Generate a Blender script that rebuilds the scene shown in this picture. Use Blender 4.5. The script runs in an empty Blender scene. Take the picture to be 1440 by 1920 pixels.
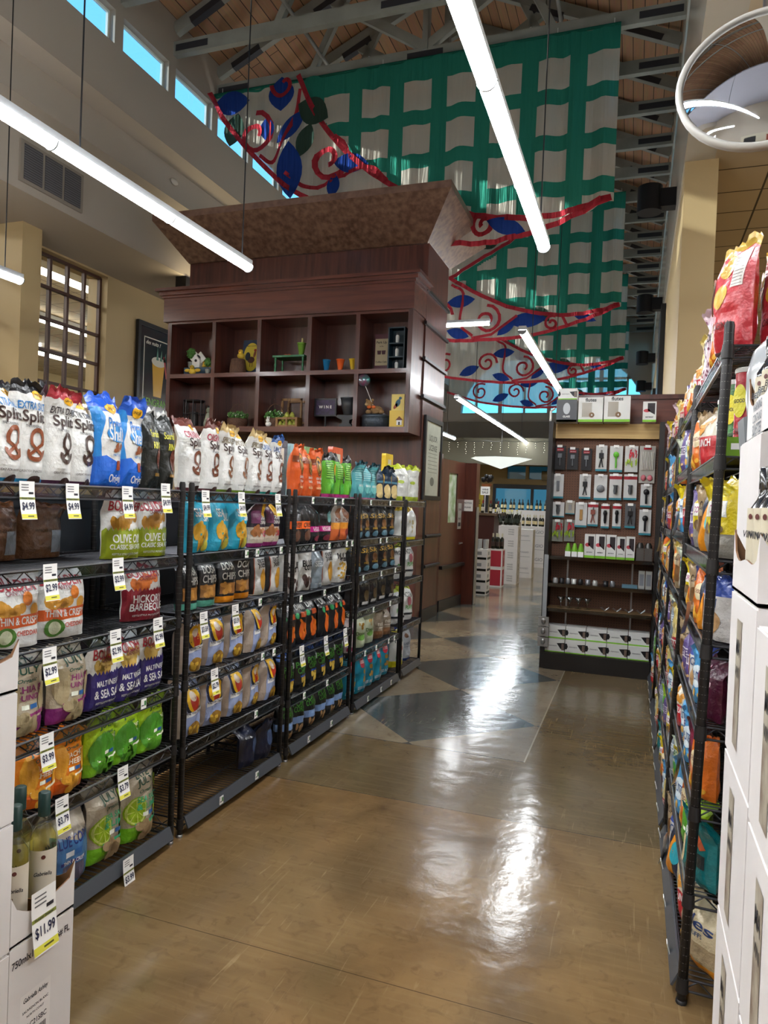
import bpy, bmesh, math, random
from mathutils import Vector, Matrix, noise, Euler
from math import pi, sin, cos, radians
random.seed(7)
SC = bpy.context.scene
COL = SC.collection
# ---------------------------------------------------------------- camera
cam_d = bpy.data.cameras.new('camera'); cam = bpy.data.objects.new('camera', cam_d); COL.objects.link(cam)
cam_d.sensor_fit = 'VERTICAL'; cam_d.sensor_height = 36; cam_d.lens = 1331.47/1920*36
cam_d.clip_start = .02; cam_d.clip_end = 200
cam.matrix_world = Matrix.Translation((0, 0, 1.57)) @ Matrix.Rotation(.33957415, 4, 'Z') @ Matrix.Rotation(pi/2-.0138684, 4, 'X') @ Matrix.Rotation(.03947027, 4, 'Z')
SC.camera = cam
# ---------------------------------------------------------------- world, sun, exposure
W = bpy.data.worlds.new('sky'); SC.world = W; W.use_nodes = True
wn = W.node_tree.nodes; bg = wn['Background']
tc = wn.new('ShaderNodeTexCoord'); sp = wn.new('ShaderNodeSeparateXYZ'); rp = wn.new('ShaderNodeValToRGB')
W.node_tree.links.new(tc.outputs['Generated'], sp.inputs[0]); W.node_tree.links.new(sp.outputs['Z'], rp.inputs[0])
W.node_tree.links.new(rp.outputs[0], bg.inputs[0])
rp.color_ramp.elements[0].position = 0.0; rp.color_ramp.elements[0].color = (.24, .66, .86, 1)
rp.color_ramp.elements[1].position = .75; rp.color_ramp.elements[1].color = (.10, .36, .86, 1)
bg.inputs['Strength'].default_value = 1.1
sun_d = bpy.data.lights.new('sun', 'SUN'); sun_d.energy = 2.5; sun_d.angle = .01; sun_d.color = (1, .95, .86)
sun = bpy.data.objects.new('sun', sun_d); COL.objects.link(sun); sun.rotation_euler = Vector((.80, .42, -.30)).to_track_quat('-Z', 'Y').to_euler()
TUBE_STRENGTH = 34
SC.view_settings.view_transform = 'Standard'; SC.view_settings.look = 'None'
SC.view_settings.gamma = 1; SC.view_settings.use_curve_mapping = False
SC.view_settings.exposure = 0.88
SC.cycles.max_bounces = 7; SC.cycles.diffuse_bounces = 4; SC.cycles.glossy_bounces = 4
SC.cycles.transparent_max_bounces = 12; SC.cycles.transmission_bounces = 5
SC.cycles.sample_clamp_indirect = 6; SC.cycles.caustics_reflective = False; SC.cycles.caustics_refractive = False
# ---------------------------------------------------------------- materials
def lin(h):
    h = h.lstrip('#'); r = [int(h[i:i+2], 16)/255 for i in (0, 2, 4)]
    return tuple((c/12.92 if c <= .04045 else ((c+.055)/1.055)**2.4) for c in r)+(1,)
MC = {}
def mat(c, rough=.5, metal=0., bump=0., bs=40., var=0., vs=8., c2=None, stretch=None, emit=0, alpha=1., trans=0., coat=0., spec=None):
    key = (c, rough, metal, bump, bs, var, vs, c2, stretch, emit, alpha, trans, coat, spec)
    if key in MC: return MC[key]
    m = bpy.data.materials.new('material'); m.use_nodes = True; N = m.node_tree.nodes; L = m.node_tree.links
    b = N['Principled BSDF']; col = lin(c)
    b.inputs['Base Color'].default_value = col; b.inputs['Roughness'].default_value = rough; b.inputs['Metallic'].default_value = metal
    if coat: b.inputs['Coat Weight'].default_value = coat; b.inputs['Coat Roughness'].default_value = .12
    if spec is not None: b.inputs['Specular IOR Level'].default_value = spec
    if emit: b.inputs['Emission Color'].default_value = col; b.inputs['Emission Strength'].default_value = emit
    if alpha < 1: b.inputs['Alpha'].default_value = alpha
    if trans: b.inputs['Transmission Weight'].default_value = trans
    if var or c2 or bump:
        t = N.new('ShaderNodeTexCoord'); mp = N.new('ShaderNodeMapping'); L.new(t.outputs['Object'], mp.inputs[0])
        if stretch: mp.inputs['Scale'].default_value = stretch
    if var or c2:
        n = N.new('ShaderNodeTexNoise'); n.inputs['Scale'].default_value = vs; n.inputs['Detail'].default_value = 6; L.new(mp.outputs[0], n.inputs['Vector'])
        r = N.new('ShaderNodeValToRGB'); L.new(n.outputs['Fac'], r.inputs[0])
        e = r.color_ramp.elements; e[0].position = .33; e[1].position = .67
        if c2: e[0].color = col; e[1].color = lin(c2)
        else:
            e[0].color = tuple(max(0, x*(1-var)) for x in col[:3])+(1,); e[1].color = tuple(min(1, x*(1+var)) for x in col[:3])+(1,)
        L.new(r.outputs[0], b.inputs['Base Color'])
    if bump:
        n2 = N.new('ShaderNodeTexNoise'); n2.inputs['Scale'].default_value = bs; n2.inputs['Detail'].default_value = 4; L.new(mp.outputs[0], n2.inputs['Vector'])
        bp = N.new('ShaderNodeBump'); bp.inputs['Strength'].default_value = bump; bp.inputs['Distance'].default_value = .01
        L.new(n2.outputs['Fac'], bp.inputs['Height']); L.new(bp.outputs[0], b.inputs['Normal'])
    MC[key] = m; return m
def foil(c, rough=.30): return mat(c, rough, 0, .9, 24, coat=.3)
def ink(c): return mat(c, .36, 0, .8, 24, coat=.2)
def glassmat(tint='#eef4f2', a=.25, rough=.03):
    key = ('g', tint, a, rough)
    if key in MC: return MC[key]
    m = bpy.data.materials.new('glass'); m.use_nodes = True; N = m.node_tree.nodes; L = m.node_tree.links
    N.remove(N['Principled BSDF'])
    tr = N.new('ShaderNodeBsdfTransparent'); tr.inputs[0].default_value = lin(tint)
    gl = N.new('ShaderNodeBsdfGlossy'); gl.inputs['Roughness'].default_value = rough
    fr = N.new('ShaderNodeFresnel'); fr.inputs[0].default_value = 1.5
    mx = N.new('ShaderNodeMath'); mx.operation = 'MAXIMUM'; mx.inputs[1].default_value = a*.2; bf_ = N.new('ShaderNodeNewGeometry'); sb = N.new('ShaderNodeMath'); sb.operation = 'SUBTRACT'; sb.inputs[0].default_value = 1; L.new(bf_.outputs['Backfacing'], sb.inputs[1]); ml = N.new('ShaderNodeMath'); ml.operation = 'MULTIPLY'; L.new(fr.outputs[0], ml.inputs[0]); L.new(sb.outputs[0], ml.inputs[1]); L.new(ml.outputs[0], mx.inputs[0])
    ms = N.new('ShaderNodeMixShader'); L.new(mx.outputs[0], ms.inputs[0]); L.new(tr.outputs[0], ms.inputs[1]); L.new(gl.outputs[0], ms.inputs[2])
    L.new(ms.outputs[0], N['Material Output'].inputs[0]); MC[key] = m; return m
def cloth(c, tl=.5, ta=0., st=(30, 30, 1.2)):
    key = ('c', c, tl, ta)
    if key in MC: return MC[key]
    m = bpy.data.materials.new('cloth'); m.use_nodes = True; N = m.node_tree.nodes; L = m.node_tree.links
    N.remove(N['Principled BSDF'])
    df = N.new('ShaderNodeBsdfDiffuse'); df.inputs[0].default_value = lin(c)
    t = N.new('ShaderNodeBsdfTranslucent'); t.inputs[0].default_value = lin(c)
    ms = N.new('ShaderNodeMixShader'); ms.inputs[0].default_value = tl; L.new(df.outputs[0], ms.inputs[1]); L.new(t.outputs[0], ms.inputs[2])
    out = ms
    gl = N.new('ShaderNodeBsdfGlossy'); gl.inputs['Roughness'].default_value = .38; gl.inputs[0].default_value = lin(c)
    m2 = N.new('ShaderNodeMixShader'); m2.inputs[0].default_value = .16; L.new(out.outputs[0], m2.inputs[1]); L.new(gl.outputs[0], m2.inputs[2]); out = m2
    if ta:
        tr = N.new('ShaderNodeBsdfTransparent'); m3 = N.new('ShaderNodeMixShader'); m3.inputs[0].default_value = ta
        L.new(out.outputs[0], m3.inputs[1]); L.new(tr.outputs[0], m3.inputs[2]); out = m3
    tcn = N.new('ShaderNodeTexCoord'); mp = N.new('ShaderNodeMapping'); mp.inputs['Scale'].default_value = (7, 7, .35); L.new(tcn.outputs['Object'], mp.inputs[0])
    nz = N.new('ShaderNodeTexNoise'); nz.inputs['Scale'].default_value = 2.2; L.new(mp.outputs[0], nz.inputs['Vector'])
    bp = N.new('ShaderNodeBump'); bp.inputs['Strength'].default_value = .9; bp.inputs['Distance'].default_value = .06
    L.new(nz.outputs['Fac'], bp.inputs['Height']); L.new(bp.outputs[0], df.inputs['Normal']); L.new(bp.outputs[0], gl.inputs['Normal'])
    L.new(out.outputs[0], N['Material Output'].inputs[0]); MC[key] = m; return m
# ---------------------------------------------------------------- mesh building
TC = {}
def textpolys(s):
    if s in TC: return TC[s]
    cu = bpy.data.curves.new('t', 'FONT'); cu.body = s; cu.resolution_u = 3; cu.offset = .018
    ob = bpy.data.objects.new('t', cu); me = ob.to_mesh()
    v = [(p.co.x, p.co.y) for p in me.vertices]; f = [tuple(p.vertices) for p in me.polygons]
    ob.to_mesh_clear(); bpy.data.objects.remove(ob); bpy.data.curves.remove(cu)
    if v:
        x0 = min(a for a, _ in v); x1 = max(a for a, _ in v); y0 = min(b for _, b in v); y1 = max(b for _, b in v)
        w = max(1e-4, x1-x0); h = max(1e-4, y1-y0)
        v = [((a-(x0+x1)/2)/w, (b-(y0+y1)/2)/w) for a, b in v]
        TC[s] = (v, f, h/w)
    else: TC[s] = ([], [], 1)
    return TC[s]
def basis(o, ux, uz):
    ux = Vector(ux).normalized(); uz = Vector(uz).normalized(); uy = uz.cross(ux)
    return Matrix(((ux.x, uy.x, uz.x, o[0]), (ux.y, uy.y, uz.y, o[1]), (ux.z, uy.z, uz.z, o[2]), (0, 0, 0, 1)))
class MB:
    def __init__(s): s.v = []; s.f = []; s.fm = []; s.fs = []; s.mats = []; s.M = None
    def mi(s, m):
        if m not in s.mats: s.mats.append(m)
        return s.mats.index(m)
    def add(s, vs, fs, m, smooth=False):
        b = len(s.v); k = s.mi(m)
        if s.M is not None: vs = [tuple(s.M @ Vector(p)) for p in vs]
        s.v += [tuple(p) for p in vs]
        for f in fs: s.f.append(tuple(i+b for i in f)); s.fm.append(k); s.fs.append(smooth)
        return s
    def box(s, x0, x1, y0, y1, z0, z1, m):
        v = [(x, y, z) for z in (z0, z1) for y in (y0, y1) for x in (x0, x1)]
        return s.add(v, [(0, 2, 3, 1), (4, 5, 7, 6), (0, 1, 5, 4), (2, 6, 7, 3), (0, 4, 6, 2), (1, 3, 7, 5)], m)
    def obox(s, p0, p1, w, h, m, up=(0, 0, 1)):      # a beam from p0 to p1
        p0 = Vector(p0); p1 = Vector(p1); d = (p1-p0).normalized(); u = Vector(up)
        if abs(d.dot(u)) > .98: u = Vector((0, 1, 0))
        a = d.cross(u).normalized(); b = a.cross(d).normalized(); v = []
        for p in (p0, p1):
            for sa, sb in ((-1, -1), (1, -1), (1, 1), (-1, 1)): v.append(p+a*sa*w/2+b*sb*h/2)
        return s.add(v, [(0, 1, 2, 3), (7, 6, 5, 4), (0, 4, 5, 1), (1, 5, 6, 2), (2, 6, 7, 3), (3, 7, 4, 0)], m)
    def cyl(s, p0, p1, r, m, n=8, r2=None, cap=True):
        p0 = Vector(p0); p1 = Vector(p1); d = (p1-p0).normalized(); u = Vector((0, 0, 1)) if abs(d.z) < .9 else Vector((1, 0, 0))
        a = d.cross(u).normalized(); b = a.cross(d); r2 = r if r2 is None else r2; v = []
        for p, rr in ((p0, r), (p1, r2)):
            for i in range(n): t = 2*pi*i/n; v.append(p+a*cos(t)*rr+b*sin(t)*rr)
        f = [(i, i+n, (i+1) % n+n, (i+1) % n) for i in range(n)]
        s.add(v, f, m, n > 5)
        if cap: s.add(v, [tuple(range(n)), tuple(range(2*n-1, n-1, -1))], m)
        return s
    def path(s, pts, r, m, n=6):
        for a, b in zip(pts, pts[1:]): s.cyl(a, b, r, m, n, cap=True)
        return s
    def lathe(s, prof, c, m, n=16, sx=1, sy=1, wob=0):
        v = []
        for r, z in prof:
            for i in range(n): t = 2*pi*i/n; v.append((c[0]+cos(t)*r*sx, c[1]+sin(t)*r*sy, c[2]+z))
        f = [(k*n+i, k*n+(i+1) % n, (k+1)*n+(i+1) % n, (k+1)*n+i) for k in range(len(prof)-1) for i in range(n)]
        s.add(v, f, m, True); L = len(prof)-1
        return s.add(v, [tuple(range(n))[::-1], tuple(L*n+i for i in range(n))], m)
    def sph(s, c, r, m, n=10):
        if not isinstance(r, tuple): r = (r, r, r)
        v = []; f = []
        for j in range(n//2+1):
            ph = pi*j/(n//2)
            for i in range(n): t = 2*pi*i/n; v.append((c[0]+r[0]*sin(ph)*cos(t), c[1]+r[1]*sin(ph)*sin(t), c[2]+r[2]*cos(ph)))
        for j in range(n//2):
            for i in range(n): f.append((j*n+i, (j+1)*n+i, (j+1)*n+(i+1) % n, j*n+(i+1) % n))
        return s.add(v, f, m, True)
    def prism(s, pts, y0, y1, m):       # outline in x,z extruded along y
        n = len(pts); v = [(x, y0, z) for x, z in pts]+[(x, y1, z) for x, z in pts]
        return s.add(v, [tuple(range(n)), tuple(range(2*n-1, n-1, -1))]+[(i, i+n, (i+1) % n+n, (i+1) % n) for i in range(n)], m)
    def flat(s, pts, o, ux, uz, m):     # flat polygon on a face
        ux = Vector(ux); uz = Vector(uz); o = Vector(o)
        return s.add([o+ux*a+uz*b for a, b in pts], [tuple(range(len(pts)))], m)
    def disc(s, cx, cz, rx, rz, o, ux, uz, m, n=20, rot=0):
        p = [(cx+rx*cos(2*pi*i/n)*cos(rot)-rz*sin(2*pi*i/n)*sin(rot), cz+rx*cos(2*pi*i/n)*sin(rot)+rz*sin(2*pi*i/n)*cos(rot)) for i in range(n)]
        return s.flat(p, o, ux, uz, m)
    def text(s, t, w, o, ux, uz, m, hs=1., slant=0., maxh=None):
        v, f, r = textpolys(t)
        if not v: return s
        if maxh and r*w*hs > maxh: hs = maxh/(r*w)
        ux = Vector(ux).normalized(); uz = Vector(uz).normalized(); o = Vector(o)
        return s.add([o+ux*(a*w+b*w*slant)+uz*(b*w*hs) for a, b in v], f, m)
    def build(s, name, parent=None, loc=None, rot=None):
        me = bpy.data.meshes.new(name); me.from_pydata(s.v, [], s.f)
        for m in s.mats: me.materials.append(m)
        me.polygons.foreach_set('material_index', s.fm); me.polygons.foreach_set('use_smooth', s.fs); me.update()
        o = bpy.data.objects.new(name, me); COL.objects.link(o)
        if parent: o.parent = parent
        if loc: o.location = loc
        if rot: o.rotation_euler = rot
        return o
def tag(o, label=None, cat=None, group=None, kind=None):
    if label: o['label'] = label
    if cat: o['category'] = cat
    if group: o['group'] = group
    if kind: o['kind'] = kind
    return o
def thing(name, label, cat, loc=(0, 0, 0), rz=0, group=None):
    o = bpy.data.objects.new(name, None); COL.objects.link(o); o.location = loc; o.rotation_euler = (0, 0, rz); o.empty_display_size = .05
    return tag(o, label, cat, group)
def struct(mb, name): return tag(mb.build(name), kind='structure')
def dup(o, loc, rz=None, label=None, group=None, name=None):
    r = o.copy(); COL.objects.link(r); r.location = loc
    if rz is not None: r.rotation_euler[2] = rz
    if label: r['label'] = label
    if group: r['group'] = group
    for ch in o.children:
        c = ch.copy(); COL.objects.link(c); c.parent = r
        for g in ch.children: d = g.copy(); COL.objects.link(d); d.parent = c
    return r
ORD = ['first', 'second', 'third', 'fourth', 'fifth', 'sixth', 'seventh', 'eighth', 'ninth', 'tenth', 'eleventh', 'twelfth', 'thirteenth', 'fourteenth', 'fifteenth', 'sixteenth', 'seventeenth', 'eighteenth', 'nineteenth', 'twentieth', 'twenty-first', 'twenty-second', 'twenty-third', 'twenty-fourth', 'twenty-fifth', 'twenty-sixth', 'twenty-seventh', 'twenty-eighth']
X = (1, 0, 0); Y = (0, 1, 0); Z = (0, 0, 1)
blackm = mat('#17161a', .35, .3); steel = mat('#9a9a9a', .3, .9); white = mat('#e8e6e2', .5); card = mat('#dcd8d6', .55, 0, .06, 25, .03, 3)
brownc = mat('#7a5638', .7); paper = mat('#efeeea', .6); dk = mat('#0d0d10', .5); txt = mat('#22222a', .6)
wood = mat('#3e1d16', .38, 0, .04, 60, c2='#5a2e24', vs=3, stretch=(7, 7, .55), coat=.3)
woodx = mat('#49221a', .36, 0, .04, 60, c2='#683629', vs=3, stretch=(.55, 7, 7), coat=.3)
# ================================================================ THE BUILDING
# ---- floor
def floor_mat():
    m = bpy.data.materials.new('floor'); m.use_nodes = True; N = m.node_tree.nodes; L = m.node_tree.links; b = N['Principled BSDF']
    def M(op, a, c=None):
        n = N.new('ShaderNodeMath'); n.operation = op
        for i, q in enumerate((a, c)):
            if q is None: continue
            if isinstance(q, (int, float)): n.inputs[i].default_value = q
            else: L.new(q, n.inputs[i])
        return n.outputs[0]
    def mix(f, a, c):
        n = N.new('ShaderNodeMix'); n.data_type = 'RGBA'
        L.new(f, n.inputs[0]) if not isinstance(f, float) else setattr(n.inputs[0], 'default_value', f)
        for i, q in ((6, a), (7, c)):
            if isinstance(q, tuple): n.inputs[i].default_value = q
            else: L.new(q, n.inputs[i])
        return n.outputs[2]
    g = N.new('ShaderNodeNewGeometry'); sx = N.new('ShaderNodeSeparateXYZ'); L.new(g.outputs['Position'], sx.inputs[0]); x = sx.outputs[0]; y = sx.outputs[1]
    def nz(scale, det=6, dist=0.):
        n = N.new('ShaderNodeTexNoise'); n.inputs['Scale'].default_value = scale; n.inputs['Detail'].default_value = det; n.inputs['Distortion'].default_value = dist
        L.new(g.outputs['Position'], n.inputs['Vector']); return n.outputs['Fac']
    def ramp(f, c0, c1, p0=.35, p1=.65):
        r = N.new('ShaderNodeValToRGB'); L.new(f, r.inputs[0]); r.color_ramp.elements[0].position = p0; r.color_ramp.elements[1].position = p1
        r.color_ramp.elements[0].color = c0; r.color_ramp.elements[1].color = c1; return r.outputs[0]
    base = ramp(nz(1.4, 8, .8), lin('#5f4527'), lin('#93734a'))
    base = mix(M('MULTIPLY', ramp(nz(.45, 3), (0, 0, 0, 1), (1, 1, 1, 1)), .7), base, lin('#6d6046'))
    grey = ramp(nz(1.1, 8, .6), lin('#51462f'), lin('#6b5d44'))
    # the stretch y>3.56 is greyer
    gy = M('GREATER_THAN', y, 3.565); base = mix(M('MULTIPLY', gy, .75), base, grey)
    s = M('ADD', x, y); d = M('SUBTRACT', y, x)
    i = M('FLOOR', M('DIVIDE', M('SUBTRACT', s, 3.12), 1.465)); j = M('FLOOR', M('DIVIDE', M('SUBTRACT', d, 5.80), 1.465))
    par = M('PINGPONG', M('ADD', i, j), 1.0)      # 0 where even
    light = ramp(nz(1.6, 7, .5), lin('#716452'), lin('#8c7f69')); dark = ramp(nz(1.6, 7, .5), lin('#3c4142'), lin('#4f5552'))
    chk = mix(par, dark, light)
    msk = M('MULTIPLY', M('LESS_THAN', M('SUBTRACT', x, M('MULTIPLY', M('GREATER_THAN', y, 8.0), 9.)), -.58), M('GREATER_THAN', y, 4.42))
    col = mix(msk, base, chk)
    # scratches / trowel marks
    w = N.new('ShaderNodeTexNoise'); mp = N.new('ShaderNodeMapping'); mp.inputs['Scale'].default_value = (1.5, 22, 1); mp.inputs['Rotation'].default_value = (0, 0, .8)
    L.new(g.outputs['Position'], mp.inputs[0]); L.new(mp.outputs[0], w.inputs['Vector']); w.inputs['Scale'].default_value = 2.; w.inputs['Detail'].default_value = 8; w.inputs['Distortion'].default_value = .5
    sc = ramp(w.outputs['Fac'], (0, 0, 0, 1), (1, 1, 1, 1), .5, .8); col = mix(M('MULTIPLY', sc, .22), col, lin('#9c8660'))
    w2 = N.new('ShaderNodeTexNoise'); mp2 = N.new('ShaderNodeMapping'); mp2.inputs['Scale'].default_value = (26, 1.6, 1); mp2.inputs['Rotation'].default_value = (0, 0, -.5)
    L.new(g.outputs['Position'], mp2.inputs[0]); L.new(mp2.outputs[0], w2.inputs['Vector']); w2.inputs['Scale'].default_value = 2.; w2.inputs['Detail'].default_value = 5; w2.inputs['Distortion'].default_value = 1.
    s2 = ramp(w2.outputs['Fac'], (0, 0, 0, 1), (1, 1, 1, 1), .62, .70); col = mix(M('MULTIPLY', M('MULTIPLY', s2, ramp(nz(1.3, 2), (0, 0, 0, 1), (1, 1, 1, 1), .45, .6)), .35), col, lin('#ab9470'))
    s3 = ramp(nz(14, 9, 1.5), (0, 0, 0, 1), (1, 1, 1, 1), .55, .75); col = mix(M('MULTIPLY', s3, .35), col, lin('#4a3420'))
    # joints
    def line(v, at, wd): return M('LESS_THAN', M('ABSOLUTE', M('SUBTRACT', v, at)), wd)
    jn = M('MAXIMUM', line(y, 3.565, .003), line(y, 2.19, .002))
    jn = M('MAXIMUM', jn, M('MULTIPLY', line(y, 5.285, .003), M('GREATER_THAN', x, -1.3)))
    jn = M('MAXIMUM', jn, M('MULTIPLY', line(y, 4.42, .004), M('LESS_THAN', x, -.58)))
    col = mix(M('MULTIPLY', jn, .7), col, lin('#3a2f22'))
    ed = M('MULTIPLY', line(x, -.58, .005), M('MULTIPLY', M('GREATER_THAN', y, 4.42), M('LESS_THAN', y, 8)))
    col = mix(M('MULTIPLY', ed, .6), col, lin('#b0a48c'))
    L.new(col, b.inputs['Base Color'])
    rr = N.new('ShaderNodeMapRange'); L.new(nz(2.5, 5, .5), rr.inputs[0]); rr.inputs['From Min'].default_value = .3; rr.inputs['From Max'].default_value = .7; rr.inputs['To Min'].default_value = .165; rr.inputs['To Max'].default_value = .3
    b.inputs['Roughness'].default_value = .16; b.inputs['Specular IOR Level'].default_value = .48
    bp = N.new('ShaderNodeBump'); bp.inputs['Strength'].default_value = .3; bp.inputs['Distance'].default_value = .01; L.new(nz(7, 6), bp.inputs['Height']); L.new(bp.outputs[0], b.inputs['Normal'])
    return m
fl = MB(); fl.box(-19.5, 9.5, -6.5, 28, -.1, 0, floor_mat()); struct(fl, 'floor')
paint = mat('#aaa093', .6, 0, .03, 60); paintd = mat('#958d80', .6); beige = mat('#b49d72', .6, 0, .02, 60); jamb = mat('#e2eadf', .5)
glossp = mat('#b4ac9e', .2)
YB = -6.; YE = 27.
# ---- left upper wall with a row of windows, standing on stepped soffits
wl = MB(); wz0, wz1 = 7.19, 7.61
wl.box(-6.75, -6.4, YB, YE, 6.45, 7.0, paint); wl.box(-6.53, -6.4, YB, YE, 7.0, wz0, paint); wl.box(-6.53, -6.4, YB, YE, wz1, 8.3, paint)
wins = [7.43+1.085*k for k in range(-11, 18)]; prev = YB
for y0 in wins:
    wl.box(-6.53, -6.4, prev, y0, wz0, wz1, paint); prev = y0+.93
wl.box(-6.53, -6.4, prev, YE, wz0, wz1, paint)
struct(wl, 'wall_left_upper')
ws = MB(); ws.prism([(-6.74, 6.45), (-6.74, 6.0), (-7.12, 6.0), (-7.12, 5.15), (-8.8, 5.15), (-8.8, 6.6), (-6.76, 6.6)], YB, YE, paint); struct(ws, 'trim_1')
fr = mat('#e6efe8', .45); gl0 = glassmat('#f4fbff', .1)
for k, y0 in enumerate(wins):
    if y0 < 3: continue
    w = MB(); 
    for a, b, c, d in ((y0, y0+.93, wz0, wz0+.03), (y0, y0+.93, wz1-.03, wz1), (y0, y0+.03, wz0+.03, wz1-.03), (y0+.9, y0+.93, wz0+.03, wz1-.03)): w.box(-6.525, -6.49, a, b, c, d, fr)
    wo = struct(w, 'window_%d' % (k+1))
    g = MB(); g.box(-6.51, -6.505, y0+.03, y0+.9, wz0+.03, wz1-.03, gl0); g.build('pane', wo)
# ---- left lower wall: pilaster, window to the next room, plain wall
wlo = MB(); XL = -8.4
wlo.box(-8.8, XL, YB, 3.2, 0, 5.15, beige); wlo.box(-8.8, XL, 7.45, 8.12, 0, 5.15, beige); wlo.box(-8.8, XL, 9.58, YE, 0, 5.15, beige)
wlo.box(-8.8, XL, 8.12, 9.58, 0, 2.7, beige); wlo.box(-8.8, XL, 8.12, 9.58, 5.12, 5.15, beige)
wlo.box(-8.8, XL, 3.2, 7.45, 0, 2.7, beige); wlo.box(-8.4, -7.9, 7.37, 7.70, 0, 5.15, beige)
struct(wlo, 'wall_left')
fm = mat('#4a2e24', .5)
def muntin(y0, y1, z0, z1, ny, nz_, x, name):
    w = MB(); t = .045
    for i in range(ny+1): yy = y0+(y1-y0)*i/ny; w.box(x-.03, x+.03, yy-t/2, yy+t/2, z0, z1, fm)
    for i in range(nz_+1): zz = z0+(z1-z0)*i/nz_; w.box(x-.029, x+.029, y0, y1, zz-t/2, zz+t/2, fm)
    o = struct(w, name); g = MB(); g.box(x-.004, x+.004, y0, y1, z0, z1, glassmat('#f2f0ea', .3)); g.build('pane', o); return o
muntin(8.14, 9.56, 2.72, 5.1, 4, 5, -8.55, 'window_41'); muntin(3.25, 7.42, 2.72, 5.1, 10, 5, -8.62, 'window_42')
# side room beyond that window
def tile_mat(c='#b4a07e', sx=.61, line='#54452f'):
    m = bpy.data.materials.new('ceiling_tile'); m.use_nodes = True; N = m.node_tree.nodes; L = m.node_tree.links; b = N['Principled BSDF']
    g = N.new('ShaderNodeNewGeometry'); br = N.new('ShaderNodeTexBrick'); L.new(g.outputs['Position'], br.inputs['Vector'])
    br.offset = 0; br.inputs['Scale'].default_value = 1; br.inputs['Brick Width'].default_value = sx*2; br.inputs['Row Height'].default_value = sx; br.inputs['Mortar Size'].default_value = .012
    br.inputs['Color1'].default_value = lin(c); br.inputs['Color2'].default_value = tuple(q*.93 for q in lin(c)[:3])+(1,); br.inputs['Mortar'].default_value = lin(line)
    L.new(br.outputs[0], b.inputs['Base Color']); b.inputs['Roughness'].default_value = .8; return m
tm = tile_mat()
c = MB(); c.box(-19.5, -8.8, YB, 28, 5.6, 5.7, tm); struct(c, 'ceiling_side')
c = MB(); c.box(-19.5, -19.4, YB, 28, 1.9, 5.7, beige); c.box(-19.5, -19.4, YB, 28, 0, 1.9, mat('#4d6137', .6)); c.box(-19.39, -19.3, 4, 20, 2.6, 3.1, mat('#4d6137', .6)); struct(c, 'wall_side')
# ---- right wall (upper part hangs over the right-hand aisle), column, tiled ceiling
wr = MB(); XR = .34; rz0, rz1 = 7.19, 7.61
wr.box(XR, XR+.3, YB, YE, 5.34, rz0, glossp); wr.box(XR, XR+.12, YB, YE, rz1, 8.3, glossp); prev = YB
for y0 in wins:
    wr.box(XR, XR+.12, prev, y0, rz0, rz1, glossp); prev = y0+.93
wr.box(XR, XR+.3, prev, YE, rz0, rz1, glossp); wr.box(XR+.02, XR+.3, 8.7, YE, 0, 5.34, beige)
struct(wr, 'wall_right_upper')
c = MB(); c.box(XR+.01, .68, 8.25, 8.7, 0, 5.34, beige); c.box(XR+.0, .72, 8.2, 8.7, 0, .15, dk); tag(struct(c, 'wall_column'), None)
c = MB(); c.box(XR+.3, 9.5, YB, 28, 5.34, 5.44, tile_mat('#b3a084', .61, '#3f3424')); struct(c, 'ceiling_right')
c = MB(); c.box(9.4, 9.5, YB, 28, 0, 5.5, beige); struct(c, 'wall_right')
c = MB(); c.box(.62, 9.5, 22, 22.1, 0, 5.5, beige); struct(c, 'wall_rear_right')
c = MB(); c.box(-19.5, 9.5, YB-.1, YB, 0, 10, paint); struct(c, 'wall_back')
# ---- end wall with the arched window
def wall_arch():
    w = MB(); cx, hw, z0, hh, y0, y1 = -3.2, 3.35, 5.1, 2.5, YE, YE+.3; n = 24
    def arc(t): return (cx-hw*cos(t), z0+hh*sin(t))
    w.box(-9, cx-hw, y0, y1, 0, 10, paint); w.box(cx+hw, 1.2, y0, y1, 0, 10, paint); w.box(cx-hw, cx+hw, y0, y1, 4.0, z0, paint)
    for i in range(n):
        a, b = arc(pi*i/n), arc(pi*(i+1)/n)
        w.add([(a[0], y0, a[1]), (b[0], y0, b[1]), (b[0], y0, 10), (a[0], y0, 10), (a[0], y1, a[1]), (b[0], y1, b[1]), (b[0], y1, 10), (a[0], y1, 10)], [(0, 1, 2, 3), (7, 6, 5, 4), (0, 4, 5, 1)], paint)
    struct(w, 'wall_end'); f = MB(); m = mat('#a9a69a', .5)
    for i in range(-3, 4):
        x = cx+i*.92; h = hh*math.sqrt(max(0, 1-((x-cx)/hw)**2)); t = .07 if i % 2 else .14
        f.box(x-t/2, x+t/2, y0+.1, y0+.2, z0, z0+h, m)
    for z in (z0+.02, z0+1.3, z0+2.1):
        h = hw*math.sqrt(max(0, 1-((z-z0)/hh)**2)); f.box(cx-h, cx+h, y0+.1, y0+.2, z-.035, z+.035, m)
    o = struct(f, 'window_50'); g = MB()
    g.add([(cx+hw*cos(pi*i/24), y0+.15, z0+hh*sin(pi*i/24)) for i in range(25)], [tuple(range(25))], glassmat('#c8f4f8', .1)); g.build('pane', o)
wall_arch()
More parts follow.
